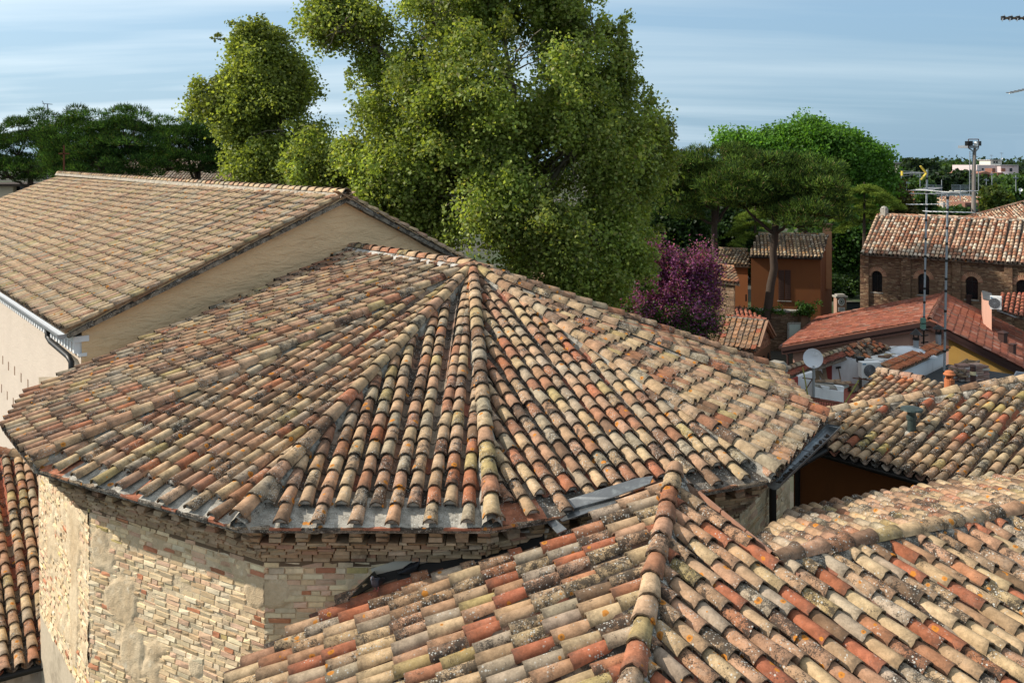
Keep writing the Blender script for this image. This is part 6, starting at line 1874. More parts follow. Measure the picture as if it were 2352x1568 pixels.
G_PLANE = [((.235, .30, .065), 5), ((.29, .36, .09), 4), ((.17, .235, .055), 4), ((.37, .41, .13), 2.2), ((.24, .235, .09), 1)]
Yp = 38
lobes = [el(1180, -40, Yp, 200, 110), el(1010, 60, Yp, 150, 120), el(800, 70, Yp - 1, 95, 95), el(1350, 90, Yp, 95, 130), el(1160, 190, Yp - 2, 250, 150), el(1420, 270, Yp, 85, 110), el(900, 200, Yp, 110, 110),
         el(1320, 340, Yp - 2, 160, 140), el(1040, 370, Yp - 2, 190, 130), el(860, 400, Yp - 1, 130, 90), el(1180, 500, Yp - 3, 190, 140), el(1440, 430, Yp, 85, 130), el(980, 520, Yp - 1, 110, 80),
         el(1370, 560, Yp - 2, 120, 110), el(1250, 620, Yp - 3, 120, 90), el(1090, 460, Yp - 3, 130, 110), el(1400, 640, Yp - 1, 70, 70), el(760, 20, Yp, 60, 50), el(1500, 330, Yp, 30, 60), el(820, 470, Yp + 1, 100, 60), el(730, 370, Yp, 60, 60)]
gp0 = PY(1215, 700, Yp + .5); base = Vector((gp0.x, gp0.y, GZ)); top = PY(1190, 430, Yp + .5)
tP, CP = broadleaf('plane_tree', 'huge pale green plane tree towering behind the apse and nave', 'tree', base, top, lobes, 1100, 345, .076, G_PLANE, None, .62, 'bark_pale', 300, (.45, 1.0), .6, (1, 1, .85), .35, limb_r=.24, tone=.25, gaps=-.16, stray=260)
Yl = 45
lobes = [el(590, 130, Yl, 75, 80), el(545, 225, Yl, 80, 65), el(640, 250, Yl, 80, 90), el(660, 180, Yl, 60, 60), el(590, 330, Yl - 1, 65, 60), el(690, 330, Yl, 70, 70), el(620, 390, Yl - 1, 80, 40), el(480, 215, Yl, 35, 30), el(560, 290, Yl, 60, 40)]
gb0 = PY(655, 470, Yl); 
broadleaf('plane_tree', 'smaller sunlit plane tree at the left flank of the huge one', 'tree', (gb0.x, gb0.y, GZ), PY(650, 350, Yl), lobes, 330, 330, .082, [((.25, .31, .07), 5), ((.31, .36, .095), 4), ((.18, .235, .055), 3)], None, .42, 'bark_pale', 130, (.45, 1.0), .6, (1, 1, .85), .3, limb_r=.18, tone=.25, gaps=-.16, stray=110)

# umbrella pines
G_PINE = [((.055, .12, .028), 5), ((.085, .165, .035), 4), ((.035, .08, .022), 3), ((.15, .16, .05), .7)]
G_PINE2 = [((.085, .145, .03), 5), ((.125, .195, .04), 4), ((.055, .095, .025), 3), ((.25, .20, .09), .8)]
def pine(label, base, top, lobes, npuff, n_per, cols, rt=.28, lean=(0, 0, 0), group='umbrella pines', puff=(.55, 1.1), mid=None):
    t = thing('umbrella_pine', label, 'pine tree', tuple(base), group)
    base, top = Vector(base), Vector(top)
    pts = wig(bez(base, top, lean, 9), .05); m = MB(); m.tube(pts, [rt * (1.25 if i == 0 else 1) * lerp(1, .7, i / 8) for i in range(9)], 10); m.build('trunk', M['bark'], t, smooth=True)
    lobes = [(c, (r[0] * 1.08, r[1], r[2] * 1.22)) for c, r in lobes]
    C, Rd = lobes_to_clumps(lobes, npuff, puff[0], puff[1], .60, -.7)
    b = MB()
    for c, r in lobes:
        limbs(b, pts[-1 - R.randrange(2)], [Vector(c) - Vector((0, 0, r[2] * .3))], rt * .5, rt * .16, -.08)
    lc = [Vector(c) for c, r in lobes]
    for i in NR.permutation(len(C))[:60]:
        q = Vector(C[i]); near = min(lc, key=lambda x: (x - q).length); limbs(b, near - Vector((0, 0, .6)), [q], rt * .18, .02, -.05)
    b.build('limbs', M['bark'], t, smooth=True)
    V, Q, c = needles(C, Rd, int(n_per * .62), .21, .019, cols, clump_tone=.32)
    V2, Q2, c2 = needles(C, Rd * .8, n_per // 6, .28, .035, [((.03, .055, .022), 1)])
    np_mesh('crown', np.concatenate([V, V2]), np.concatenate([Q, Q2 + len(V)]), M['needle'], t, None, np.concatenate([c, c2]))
def gbase(px, Y): x = (px - 1176) / F * Y; return (x, Y, GZ)
Y = 64
pine('leftmost umbrella pine, darkest crown running out of the frame', gbase(60, Y), PY(70, 395, Y), [el(40, 345, Y, 95, 55), el(95, 315, Y, 75, 45), el(-40, 350, Y, 80, 50), el(20, 390, Y, 60, 34), el(100, 375, Y - 2, 60, 34)], 190, 260, G_PINE)
Y = 61
pine('broadest umbrella pine behind the nave ridge with a domed crown', gbase(255, Y), PY(250, 395, Y), [el(180, 325, Y, 75, 55), el(250, 295, Y, 90, 45), el(290, 330, Y - 1, 70, 55), el(215, 360, Y - 1, 85, 44), el(150, 378, Y, 55, 38), el(310, 376, Y, 55, 36), el(235, 385, Y - 2, 60, 30)], 300, 260, G_PINE)
Y = 66
pine('umbrella pine beside the sunlit plane tree, right of the broadest pine', gbase(460, Y), PY(455, 390, Y), [el(410, 312, Y, 62, 45), el(480, 308, Y, 82, 46), el(440, 348, Y - 1, 72, 48), el(520, 350, Y, 60, 44), el(385, 374, Y, 50, 32), el(480, 378, Y - 1, 60, 30)], 260, 250, G_PINE)
Y = 50
pine('tall umbrella pine whose bare trunk crosses the rust coloured house', gbase(1741, Y), PY(1783, 500, Y), [el(1760, 420, Y, 90, 50), el(1850, 410, Y, 70, 40), el(1830, 470, Y - 1, 60, 40), el(1690, 440, Y, 60, 42), el(1880, 470, Y - 1.5, 62, 45), el(1850, 510, Y - 2, 45, 28), el(1770, 460, Y + 1, 80, 36)], 330, 270, G_PINE2, .27, (.35, 0, 0))
Y = 58
pine('umbrella pine with a forked trunk left of the tall pine', gbase(1645, Y), PY(1640, 480, Y), [el(1600, 392, Y, 72, 46), el(1670, 388, Y, 82, 44), el(1555, 415, Y, 50, 44), el(1640, 440, Y, 95, 45), el(1700, 420, Y, 65, 48), el(1570, 470, Y, 50, 40)], 300, 250, G_PINE2, .26)
t_f = None
# bright green tree beyond
Y = 82
G_BR = [((.11, .25, .035), 5), ((.14, .29, .045), 4), ((.075, .17, .03), 4)]
broadleaf('broadleaf_tree', 'vivid green round tree rising beyond the pines', 'tree', gbase(1850, Y), PY(1850, 430, Y), [el(1850, 320, Y, 85, 48), el(1750, 345, Y, 75, 42), el(1940, 350, Y, 80, 55), el(2000, 400, Y, 50, 60), el(1820, 390, Y, 130, 60), el(1930, 430, Y, 90, 60), el(1690, 325, Y, 40, 25)], 520, 260, .13, G_BR, None, .45, 'bark', 30, (.7, 1.4), .3, limb_r=.2, shell=.4)
# drooping lime green cedars
def cedar(label, px, Y, boughs):
    t = thing('cedar', label, 'tree', gbase(px, Y), 'lime green cedars'); m = MB(); m.tube([gbase(px, Y), PY(px, min(b[1] for b in boughs) - 12, Y)], [.25, .05], 8); m.build('trunk', M['bark'], t)
    Vs, Cs = [], []; b = MB()
    for (bx, by, ex_, ey_) in boughs:
        p, q = PY(bx, by, Y + R.uniform(-1, 1)), PY(ex_, ey_, Y + R.uniform(-2, 2)); pts = bez(p, q, (0, 0, .6), 9); b.tube(pts, [.06 * (1 - i / 9) + .012 for i in range(9)], 5, False)
        for i in range(1, 9):
            for k in range(5): Vs.append(tuple(pts[i] + Vector((R.gauss(0, .22), R.gauss(0, .3), -.05 + R.gauss(0, .06))))); 
    b.build('boughs', M['bark'], t, smooth=True)
    C = np.array(Vs); V, Q, c = needles(C, np.full(len(C), .34), 70, .16, .02, [((.14, .20, .035), 4), ((.19, .25, .05), 3), ((.09, .14, .03), 2)], up=-.1, flat=(1, 1, .28))
    np_mesh('crown', V, Q, M['needle'], t, None, c)
cedar('lime green cedar with layered drooping boughs left of the brick church', 1985, 66, [(1985, 440, 1930, 452), (1985, 440, 2050, 462), (1985, 462, 1910, 482), (1985, 462, 2065, 478), (1985, 485, 1920, 505), (1985, 485, 2040, 508), (1985, 510, 1930, 530), (1985, 430, 2010, 445), (1985, 470, 2000, 500)])
cedar('lime green cedar glowing behind the tall pine trunk', 1735, 72, [(1735, 490, 1690, 512), (1735, 490, 1780, 505), (1735, 515, 1680, 540), (1735, 515, 1775, 530), (1735, 540, 1690, 562), (1735, 540, 1760, 556), (1735, 478, 1750, 500)])
# dark wood and undergrowth behind the houses
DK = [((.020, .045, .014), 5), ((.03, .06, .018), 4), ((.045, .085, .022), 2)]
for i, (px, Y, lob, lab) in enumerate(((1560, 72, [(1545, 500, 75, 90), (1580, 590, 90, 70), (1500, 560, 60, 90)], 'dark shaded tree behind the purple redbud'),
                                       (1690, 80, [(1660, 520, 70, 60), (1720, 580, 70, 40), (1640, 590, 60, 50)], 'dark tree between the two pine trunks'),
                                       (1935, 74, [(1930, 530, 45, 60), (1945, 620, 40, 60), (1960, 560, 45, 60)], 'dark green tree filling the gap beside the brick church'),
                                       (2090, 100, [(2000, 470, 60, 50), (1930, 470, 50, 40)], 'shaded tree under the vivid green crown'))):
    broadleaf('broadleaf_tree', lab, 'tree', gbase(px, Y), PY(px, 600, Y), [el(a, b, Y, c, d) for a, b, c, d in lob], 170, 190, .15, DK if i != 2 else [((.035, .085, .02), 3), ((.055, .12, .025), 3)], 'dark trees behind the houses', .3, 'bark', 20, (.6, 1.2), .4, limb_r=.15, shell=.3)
# yellowing conifer
Y = 84
t = thing('conifer', 'olive brown conifer with a pointed top left of the antenna', 'tree', gbase(2062, Y)); m = MB(); m.tube([gbase(2062, Y), PY(2062, 412, Y)], [.3, .03], 8); m.build('trunk', M['bark'], t)
C, Rd = [], []
for k in range(230):
    f = R.random() ** .75; y = lerp(405, 520, f); w = 6 + 42 * f ** .8; a = R.uniform(0, 6.28); rr = w * R.uniform(.5, 1) * Y / F
    p = PY(2062, y, Y); C.append((p.x + rr * math.cos(a), p.y + rr * math.sin(a), p.z)); Rd.append(.25 + .35 * f)
V, Q, c = leaves(np.array(C), np.array(Rd), 60, .13, [((.10, .095, .03), 4), ((.15, .125, .045), 3), ((.06, .065, .022), 3)], up=.2); np_mesh('crown', V, Q, M['leaf'], t, None, c)
# redbud in flower
Y = 41
PUR = [((.30, .085, .25), 5), ((.40, .15, .35), 3), ((.21, .06, .16), 3), ((.12, .16, .04), 2.0)]
lobes = [el(1550, 640, Y, 75, 60), el(1510, 700, Y - .5, 70, 70), el(1610, 690, Y, 65, 70), el(1560, 740, Y - 1, 90, 50), el(1505, 600, Y, 32, 45), el(1610, 615, Y, 40, 40), el(1470, 745, Y, 40, 35)]
tR, CR = broadleaf('redbud_tree', 'purple flowering redbud between the plane tree and the brick house', 'tree', gbase(1560, Y), PY(1560, 730, Y), lobes, 380, 130, .052, PUR, None, .2, 'bark', 90, (.25, .6), .0, limb_r=.09, shell=.25, tone=.3, flat=(.8, .8, 1.25), gaps=-.25)
Cg = CR[(CR[:, 2] < PY(1560, 690, Y).z) & (NR.random(len(CR)) < .9)] + NR.normal(size=3) * .1
V, Q, c = leaves(Cg, np.full(len(Cg), .5), 100, .055, [((.055, .11, .022), 4), ((.08, .14, .03), 2)]); np_mesh('green_leaves', V, Q, M['leaf'], tR, None, c)
# ivy on the garden wall
iv = thing('ivy', 'ivy spilling over the coping of the old garden wall', 'ivy', tuple(PY(1800, 712, 50)))
C = [PY(R.uniform(1690, 1850), R.uniform(706, 722), 49.9 + R.uniform(-.2, .1)) for k in range(16)] + [PY(R.gauss(1853, 10), R.gauss(708, 7), 49.6) for k in range(26)] + [PY(R.gauss(1720, 8), R.uniform(705, 740), 49.8) for k in range(14)]
V, Q, c = leaves(np.array([tuple(p) for p in C]), np.full(len(C), .22), 60, .05, [((.05, .12, .02), 4), ((.08, .16, .03), 2)]); np_mesh('foliage', V, Q, M['leaf'], iv, None, c)
# bushes by the gate
for (px, py, Y, r_, lab) in ((1905, 660, 64, 26, 'low green bush beside the rust house gable'), (1955, 655, 70, 22, 'leafy bush behind the grey gate'), (1455, 700, 44, 30, 'dark bush under the plane tree by the redbud')):
    t = thing('bush', lab, 'bush', tuple(PY(px, py + r_, Y))); m = MB(); m.tube([PY(px, py + r_, Y), PY(px, py, Y)], .05, 5); m.build('stem', M['bark'], t)
    C, Rd = lobes_to_clumps([el(px, py, Y, r_, r_)], 40, .3, .5, .3); V, Q, c = leaves(C, Rd, 90, .10, DK + [((.07, .13, .03), 3)]); np_mesh('foliage', V, Q, M['leaf'], t, None, c)
# left: house and tiled roof behind the pines
lb = thing('cream_house', 'cream house with a dark doorway behind the nave at the left edge', 'house', (-44, 76, GZ))
a = PY(-60, 428, 72); b_ = PY(30, 428, 72); m = MB(); m.obox((a.x, a.y, GZ), (b_.x - a.x, 0, 0), (0, 5, 0), (0, 0, a.z - GZ)); m.build('wall', mat_simple('cream_wall', (.50, .42, .31), .9, .1, 1, .1), lb)
m = MB(); c1, c2_ = PY(30, 424, 72.5), PY(60, 424, 72.5); m.obox((c1.x, c1.y, GZ), (c2_.x - c1.x, 0, 0), (0, 4, 0), (0, 0, c1.z - GZ)); m.build('doorway', M['glass'], lb)
m = MB(); m.obox((a.x - .4, a.y - .4, a.z), (c2_.x - a.x + .8, 0, 0), (0, 6, 0), (0, 0, .2)); m.build('eave', M['bark'], lb)
lh = thing('tiled_house', 'long tiled roof showing between the pine trunks behind the nave', 'house', (-26, 78, GZ))
FLh, FRh = PY(250, 425, 78), PY(620, 425, 74); FRh.z = FLh.z
gable_roof(lh, FLh, FRh, Vector((.1, .99, 0)) * 9, 3.0, [((.50, .42, .34), 3), ((.42, .33, .25), 3), ((.36, .26, .19), 2)], M['ctile_o'], M['ctile_a'], .30, .38, limit=200)
pts, ex = pent(FLh, FRh, Vector((.1, .99, 0)) * 9, 3.0, GZ, .3, .3); m = MB(); m.prism(pts, ex); m.build('wall', M['mortar'], lh)
# red roof showing through the plane tree
rh2 = thing('far_brick_house', 'brick house with a red tile roof glimpsed under the plane tree', 'house', (2, 52, GZ))
FLq, FRq = PY(1215, 650, 52), PY(1440, 660, 50); FRq.z = FLq.z
gable_roof(rh2, FLq, FRq, Vector((.1, .99, 0)) * 5, .8, PAL_OLD, M['ctile_o'], M['ctile_a'], limit=100); pts, ex = pent(FLq, FRq, Vector((.1, .99, 0)) * 5, .8, GZ); m = MB(); m.prism(pts, ex); m.build('wall', cbr, rh2)
# ------------------------------------------------------------------ parked cars behind the trees
def car(px, py, Y, rz, col, label):
    t = thing('parked_car', label, 'car', tuple(PY(px, py, Y)), 'cars parked under the trees')
    c = PY(px, py, Y); c.z = c.z
    rot = Matrix.Translation(c) @ Matrix.Rotation(rz, 4, 'Z')
    def P_(pts): return [rot @ Vector(p) for p in pts]
    paint = mat_simple('car_paint', col, .3, .03, 2, 0, 10, .5)
    prof = [(-2.0, .25), (-2.05, .7), (-1.5, .85), (-.9, 1.38), (.6, 1.42), (1.25, .92), (2.0, .75), (2.05, .3)]
    m = MB(); m.prism(P_([(x, -.82, z) for x, z in prof]), rot.to_3x3() @ Vector((0, 1.64, 0))); b = m.build('body', paint, t)
    for s in (-1, 1):
        m = MB(); m.prism(P_([(-1.3, s * .835, .88), (-.85, s * .78, 1.32), (.55, s * .78, 1.35), (1.05, s * .835, .92)]), rot.to_3x3() @ Vector((0, -.02 * s, 0))); m.build('window', M['glass'], t)
        for x in (-1.3, 1.3):
            m = MB(); m.lathe(rot @ Vector((x, s * .80, .32)), [(.0, .06), (.2, .06), (.32, .03), (.32, -.1), (.0, -.1)], 14, rot.to_3x3() @ Vector((0, s, 0))); m.build('wheel', M['darkmetal'], t)
    m = MB(); m.prism(P_([(1.22, -.74, .95), (1.22, .74, .95), (.66, .66, 1.40), (.66, -.66, 1.40)]), rot.to_3x3() @ Vector((.03, 0, .03))); m.build('windscreen', M['glass'], t)
car(1663, 572, 88, .5, (.62, .64, .66), 'silver car parked highest under the trees'); car(1680, 580, 86, .4, (.42, .44, .47), 'grey car parked in front of the silver car'); car(1612, 584, 84, .3, (.70, .74, .78), 'white car with a glinting windscreen left of the forked pine')

# ------------------------------------------------------------------ antenna masts
def mast(name, label, px_top, py_top, px_bot, py_bot, Y, r, arrays, dishes=(), band=True):
    t = thing(name, label, 'antenna mast', tuple(PY(px_bot, py_bot, Y)), 'antenna masts')
    p, q = PY(px_bot, py_bot, Y), PY(px_top, py_top, Y); m = MB(); m.tube([p, q], r, 8); m.build('pole', M['galv'], t)
    if band:
        L = (q - p).length; k = .5
        while k < L * .97:
            b = MB(); c = p.lerp(q, k / L); b.tube([c, c + Vector((0, 0, .10))], r * 1.25, 8); b.build('clamp', M['darkmetal'], t); k += R.uniform(.45, .85)
    for (px, py, w, slope, n, el_len, colr) in arrays:
        c = PY(px, py, Y); s = Y / F; m = MB()
        d = Vector((math.cos(slope[0]) , math.sin(slope[0]), slope[1])).normalized(); pr = d.cross(Vector((0, 0, 1))).normalized()
        m.bar(c - d * w * s / 2, c + d * w * s / 2, .035)
        for k in range(n):
            e = c + d * w * s * (k / (n - 1) - .5); ll = el_len * s * (1 - .3 * k / n); m.tube([e - pr * ll / 2, e + pr * ll / 2], .012, 4)
        m.build('yagi', colr, t)
    return t
yl = mat_simple('yellow_plastic', (.55, .42, .06), .5, .05, 3, 0)
def zr4(x, y): return (1750 + x / 1.955) / 1.25553, (300 + y / 1.955) / 1.25553
a0, a1 = zr4(1806, 372), zr4(1787, 1272)
tm = mast('antenna_mast', 'left antenna mast with a yellow aerial at its top', a0[0], a0[1], a1[0], a1[1], 38.5, .045,
          [(zr4(1806, 480)[0], zr4(1806, 480)[1], 150, (.9, .02), 9, 45, M['galv']), (zr4(1806, 505)[0], zr4(1806, 505)[1], 70, (-.5, .0), 6, 60, M['galv']), (zr4(1806, 565)[0], zr4(1806, 565)[1], 90, (.2, .0), 8, 26, M['whitepaint'])])
Y = 38.5; c = PY(*zr4(1780, 390), Y); 
m = MB(); m.bar(PY(*zr4(1655, 392), Y + .3), PY(*zr4(1806, 388), Y), .05); m.bar(PY(*zr4(1660, 378), Y + .3), PY(*zr4(1770, 385), Y), .02); m.bar(PY(*zr4(1660, 408), Y + .3), PY(*zr4(1770, 395), Y), .02)
for k in range(12): e = PY(*zr4(1662 + 8 * k, 390), Y + .3 - .02 * k); m.tube([e - Vector((.02, .3, 0)), e + Vector((.02, .3, 0))], .012, 4)
m.build('long_yagi', M['galv'], tm)
for a, b_ in (((1768, 350), (1800, 388)), ((1800, 392), (1770, 428)), ((1664, 378), (1664, 404))): m = MB(); m.bar(PY(*zr4(*a), Y - .1), PY(*zr4(*b_), Y - .1), .17, .04); m.build('yellow_reflector', yl, tm)
for yy in (1222, 1250): m = MB(); p = PY(*zr4(1783, yy), 38.3); m.cbox(p, .2, .12, .26); m.build('junction_box', mat_simple('box_green', (.12, .22, .17), .6, .1, 3, 0), tm)
for yy in (1290, 1315, 1345, 1362): 
    m = MB(); p = PY(*za(1385, (yy - 1290) * 2.2 + 340), 38.9); m.bar(p - Vector((.12, 0, 0)), p + Vector((.2, 0, .03)), .05); m.build('wall_bracket', M['darkmetal'], tm)
m = MB(); m.tube([PY(*zr4(1787, 1272), 38.5), PY(*za(1383, 470), 38.9)], .04, 6); m.build('pole_foot', M['darkmetal'], tm)
a0, a1 = zr4(1922, 496), za(1580, 880)
tm2 = mast('antenna_mast', 'right antenna mast rising from the bitumen roof with crossed aerials', a0[0], a0[1], a1[0], a1[1], 34.5, .045,
           [(zr4(1945, 498)[0], zr4(1945, 498)[1], 110, (.15, .06), 9, 42, M['galv']), (zr4(1870, 493)[0], zr4(1870, 493)[1], 90, (.25, -.08), 7, 40, M['whitepaint']), (zr4(1930, 608)[0], zr4(1930, 608)[1], 110, (.15, -.03), 9, 34, M['whitepaint'])])
# aerials poking in at the right edge and top
t = thing('antenna', 'aerial boom with three black insulators entering at the top right', 'antenna', tuple(PY(2420, 42, 14)))
m = MB(); m.bar(PY(2303, 42, 14), PY(2440, 43, 14), .035); m.build('boom', M['wood'], t)
for x in (2304, 2321, 2338, 2355): 
    m = MB(); m.lathe(PY(x, 42, 13.97), [(.0, -.03), (.035, -.03), (.035, .03), (.0, .03)], 8); m.build('insulator', M['darkmetal'], t); m = MB(); m.tube([PY(x - 2, 49, 13.5), PY(x + 3, 35, 14.5)], .008, 4); m.build('element', M['galv'], t)
m = MB(); m.tube([PY(2440, 43, 14), Vector((PY(2440, 43, 14).x, 14, 9))], .03, 6); m.build('pole', M['galv'], t)
t = thing('antenna', 'thin slanting aerial entering at the right edge below the first', 'antenna', tuple(PY(2420, 190, 14)))
m = MB(); m.bar(PY(2318, 214, 14), PY(2430, 190, 14), .03); m.build('boom', M['whitepaint'], t)
for k in range(6): x = 2320 + 9 * k; y = 213.5 - 2 * k; m = MB(); m.tube([PY(x - 9, y - .5, 13.8), PY(x + 9, y - .3, 14.2)], .008, 4); m.build('element', M['galv'], t)
m = MB(); m.tube([PY(2430, 190, 14), Vector((PY(2430, 190, 14).x, 14, 9))], .025, 6); m.build('pole', M['galv'], t)
# left rooftop aerial above the pines
Y = 70; t = thing('antenna', 'small rooftop aerial above the pine crowns at the left', 'antenna', tuple(PY(110, 300, Y)))
m = MB(); m.tube([PY(110, 300, Y), PY(109, 238, Y)], .05, 6); m.build('pole', M['galv'], t)
m = MB(); m.bar(PY(98, 238, Y), PY(120, 240, Y), .06); m.bar(PY(72, 268, Y), PY(120, 268, Y), .05); m.bar(PY(97, 232, Y), PY(103, 243, Y), .04); m.build('boom', M['galv'], t)
m = MB(); [m.tube([PY(x, 263, Y), PY(x + 3, 273, Y)], .03, 4) for x in (97, 115, 118)]; m.build('element', M['whitepaint'], t)
m = MB(); m.tube([PY(110, 300, Y), (PY(110, 300, Y).x, Y, GZ)], .06, 6); m.build('pole_foot', M['galv'], t)

# ------------------------------------------------------------------ far town at the right
def fbox(t, name, x0, y0, x1, y1, Y, depth, mat):
    a, b_ = PY(*zb(x0, y0), Y), PY(*zb(x1, y1), Y); m = MB(); m.obox((a.x, Y, b_.z), (b_.x - a.x, 0, 0), (0, depth, 0), (0, 0, a.z - b_.z)); return m.build(name, mat, t)
pk_ = mat_simple('far_pink', (.55, .45, .44), .9, .05, .5, 0); cream = mat_simple('far_cream', (.55, .53, .46), .9, .05, .5, 0); fgrey = mat_simple('far_grey', (.30, .30, .30), .9, .1, .5, 0); fblue = mat_simple('far_blue_white', (.52, .60, .66), .7, .06, .5, 0)
far_brick = mat_simple('far_brick', (.22, .11, .08), .9, .15, .8, 0); far_tile = mat_simple('far_tile', (.32, .16, .11), .9, .25, 3, .3, 8); dkw = M['glass']
Y = 250
t = thing('apartment_block', 'pale pink apartment block with a stair tower on the horizon', 'building', tuple(PY(*zb(1100, 600), Y)))
fbox(t, 'wall', 942, 375, 1145, 640, Y, 14, pk_); fbox(t, 'wing_wall', 1145, 376, 1297, 640, Y - 2, 16, pk_); fbox(t, 'stair_tower', 1057, 332, 1150, 380, Y + 3, 6, cream); fbox(t, 'tower_roof', 1054, 328, 1153, 334, Y + 2.5, 7, fgrey)
for (x0, y0, x1, y1) in ((1083, 342, 1098, 358), (1106, 342, 1120, 358), (1083, 402, 1100, 418), (1222, 402, 1244, 444), (985, 402, 1000, 418)): o = fbox(t, 'window', x0, y0, x1, y1, Y - 2.1 if x0 > 1150 else (Y + 2.9 if y0 < 360 else Y - .1), .3, dkw)
fbox(t, 'loggia', 1152, 402, 1185, 432, Y - 2.15, .3, far_brick); fbox(t, 'balcony', 1150, 432, 1280, 450, Y - 4, 2, pk_); fbox(t, 'canopy', 1168, 453, 1240, 475, Y - 6, 3, M['white']); fbox(t, 'roof_edge', 1143, 372, 1299, 378, Y - 2.5, 17, fgrey)
Y = 190
t = thing('gabled_house', 'brown brick house with a low gable and red eaves on the skyline', 'house', tuple(PY(*zb(1000, 560), Y)))
A_, B_, C_ = PY(*zb(845, 472), Y), PY(*zb(1000, 435), Y), PY(*zb(1222, 508), Y)
m = MB(); m.prism([Vector((A_.x, Y, A_.z - .3)), Vector((B_.x, Y, B_.z - .3)), Vector((C_.x, Y, C_.z - .3)), Vector((C_.x, Y, C_.z - 6)), Vector((A_.x, Y, C_.z - 6))], (0, 12, 0)); m.build('wall', far_brick, t)
for p, q in ((A_, B_), (B_, C_)): m = MB(); d = q - p; m.obox(p - Vector((0, .8, .3)), d, (0, 13.6, 0), (0, 0, .5)); m.build('roof', far_tile, t)
fbox(t, 'chimney', 1118, 438, 1165, 478, Y + 2, 3, far_brick); fbox(t, 'chimney', 1072, 402, 1100, 455, Y + 5, 3, far_brick); fbox(t, 'balcony', 930, 492, 975, 520, Y - 1, 1, pk_)
fbox(t, 'window', 955, 470, 975, 490, Y - .05, .2, dkw)
Y = 260
t = thing('pale_blue_house', 'pale blue white house with a shallow gable among far trees', 'house', tuple(PY(*zb(700, 530), Y)))
A_, B_, C_ = PY(*zb(645, 498), Y), PY(*zb(722, 466), Y), PY(*zb(764, 480), Y); m = MB(); m.prism([A_, B_, C_, Vector((C_.x, Y, C_.z - 6)), Vector((A_.x, Y, C_.z - 6))], (0, 14, 0)); m.build('wall', fblue, t)
for p, q in ((A_, B_), (B_, C_)): m = MB(); m.obox(p - Vector((0, 1, 0)), q - p, (0, 15, 0), (0, 0, .35)); m.build('roof', fgrey, t)
t = thing('warehouse', 'low grey blue warehouse roofs behind the pale blue house', 'building', tuple(PY(*zb(680, 470), 330))); fbox(t, 'wall', 625, 462, 790, 520, 330, 20, fblue); fbox(t, 'roof', 622, 455, 795, 463, 329, 22, fgrey)
fbox(t, 'window', 640, 470, 660, 480, 329.9, .2, dkw)
Y = 170
t = thing('water_tower', 'flat topped concrete tower with columns behind the vivid green tree', 'tower', tuple(PY(*zb(300, 430), Y)))
con = mat_simple('far_concrete', (.40, .36, .31), .9, .1, .6, 0)
fbox(t, 'slab', 232, 352, 372, 360, Y, 8, fgrey); fbox(t, 'column', 265, 360, 280, 400, Y + 1, 1.2, con); fbox(t, 'column', 297, 360, 335, 400, Y + 1, 3, con); fbox(t, 'body', 255, 398, 350, 470, Y + .5, 7, con); fbox(t, 'railing', 275, 405, 345, 412, Y, .3, M['white']); fbox(t, 'flue', 362, 330, 374, 356, Y + 2, 1, far_brick)
# tiled houses of the near quarter
def far_roof(t, pts4, Y0, Y1, pal=PAL_CHURCH, sp=.30, ex=.40):
    a, b_, c, d = pts4; P0, P1, P2 = PY(*zb(*a), Y0), PY(*zb(*b_), Y0), PY(*zb(*d), Y1)
    fr = Frame(P0, P1 - P0, P2 - P0); pg = [fr.ab(P0), fr.ab(P1), fr.pix(*zb(*c)), fr.ab(P2)]
    rs = lay_far(fr, pg, pal, sp, ex); b2 = MB(); slab(fr, pg, b2); emit(rs, t, 'tile', M['ctile_o'], M['ctile_a'], 60, 'tile_field'); b2.build('roof_bed', M['pan_a'], t)
    return P0, P1
t = thing('tiled_house', 'far house with a skylight in its steep orange roof', 'house', tuple(PY(*zb(400, 700), 120)))
P0, P1 = far_roof(t, [(350, 682), (432, 682), (440, 597), (345, 595)], 118, 122, PAL_RED + [((.5, .25, .16), 4)])
m = MB(); q = [PY(*zb(395, 612), 120.5), PY(*zb(428, 612), 120.5), PY(*zb(430, 600), 121), PY(*zb(398, 600), 121)]; m.prism([p + Vector((0, -.5, .2)) for p in q], (0, -.1, .1)); m.build('skylight', fblue, t)
fbox(t, 'wall', 350, 684, 460, 760, 118.3, 6, con)
t = thing('tiled_house', 'far row house with a broad tiled roof behind the mast', 'house', tuple(PY(*zb(600, 740), 110)))
far_roof(t, [(380, 740), (640, 742), (640, 655), (385, 684)], 108, 113); fbox(t, 'wall', 385, 742, 640, 830, 108.4, 6, con); fbox(t, 'chimney', 652, 690, 672, 740, 108, 1, con)
t = thing('tiled_house', 'far row house with long tiled roof right of the two masts', 'house', tuple(PY(*zb(900, 720), 112)))
far_roof(t, [(625, 738), (1050, 700), (1050, 640), (630, 643)], 110, 114, PAL_CHURCH + [((.36, .20, .15), 6)]); fbox(t, 'wall', 840, 697, 1050, 800, 108, 6, far_brick); fbox(t, 'shutter', 928, 722, 950, 770, 107.9, .1, mat_simple('green_shutter', (.05, .10, .07), .7, .1, 3, 0)); fbox(t, 'pilaster', 975, 640, 985, 800, 107.8, .3, con); fbox(t, 'window', 860, 720, 890, 785, 107.9, .1, dkw)
t = thing('tiled_house', 'far long tiled roof at the right edge behind the church', 'house', tuple(PY(*zb(1250, 700), 125)))
far_roof(t, [(1040, 702), (1300, 704), (1300, 650), (1040, 645)], 122, 126); fbox(t, 'wall', 1045, 704, 1300, 780, 122.5, 6, con)
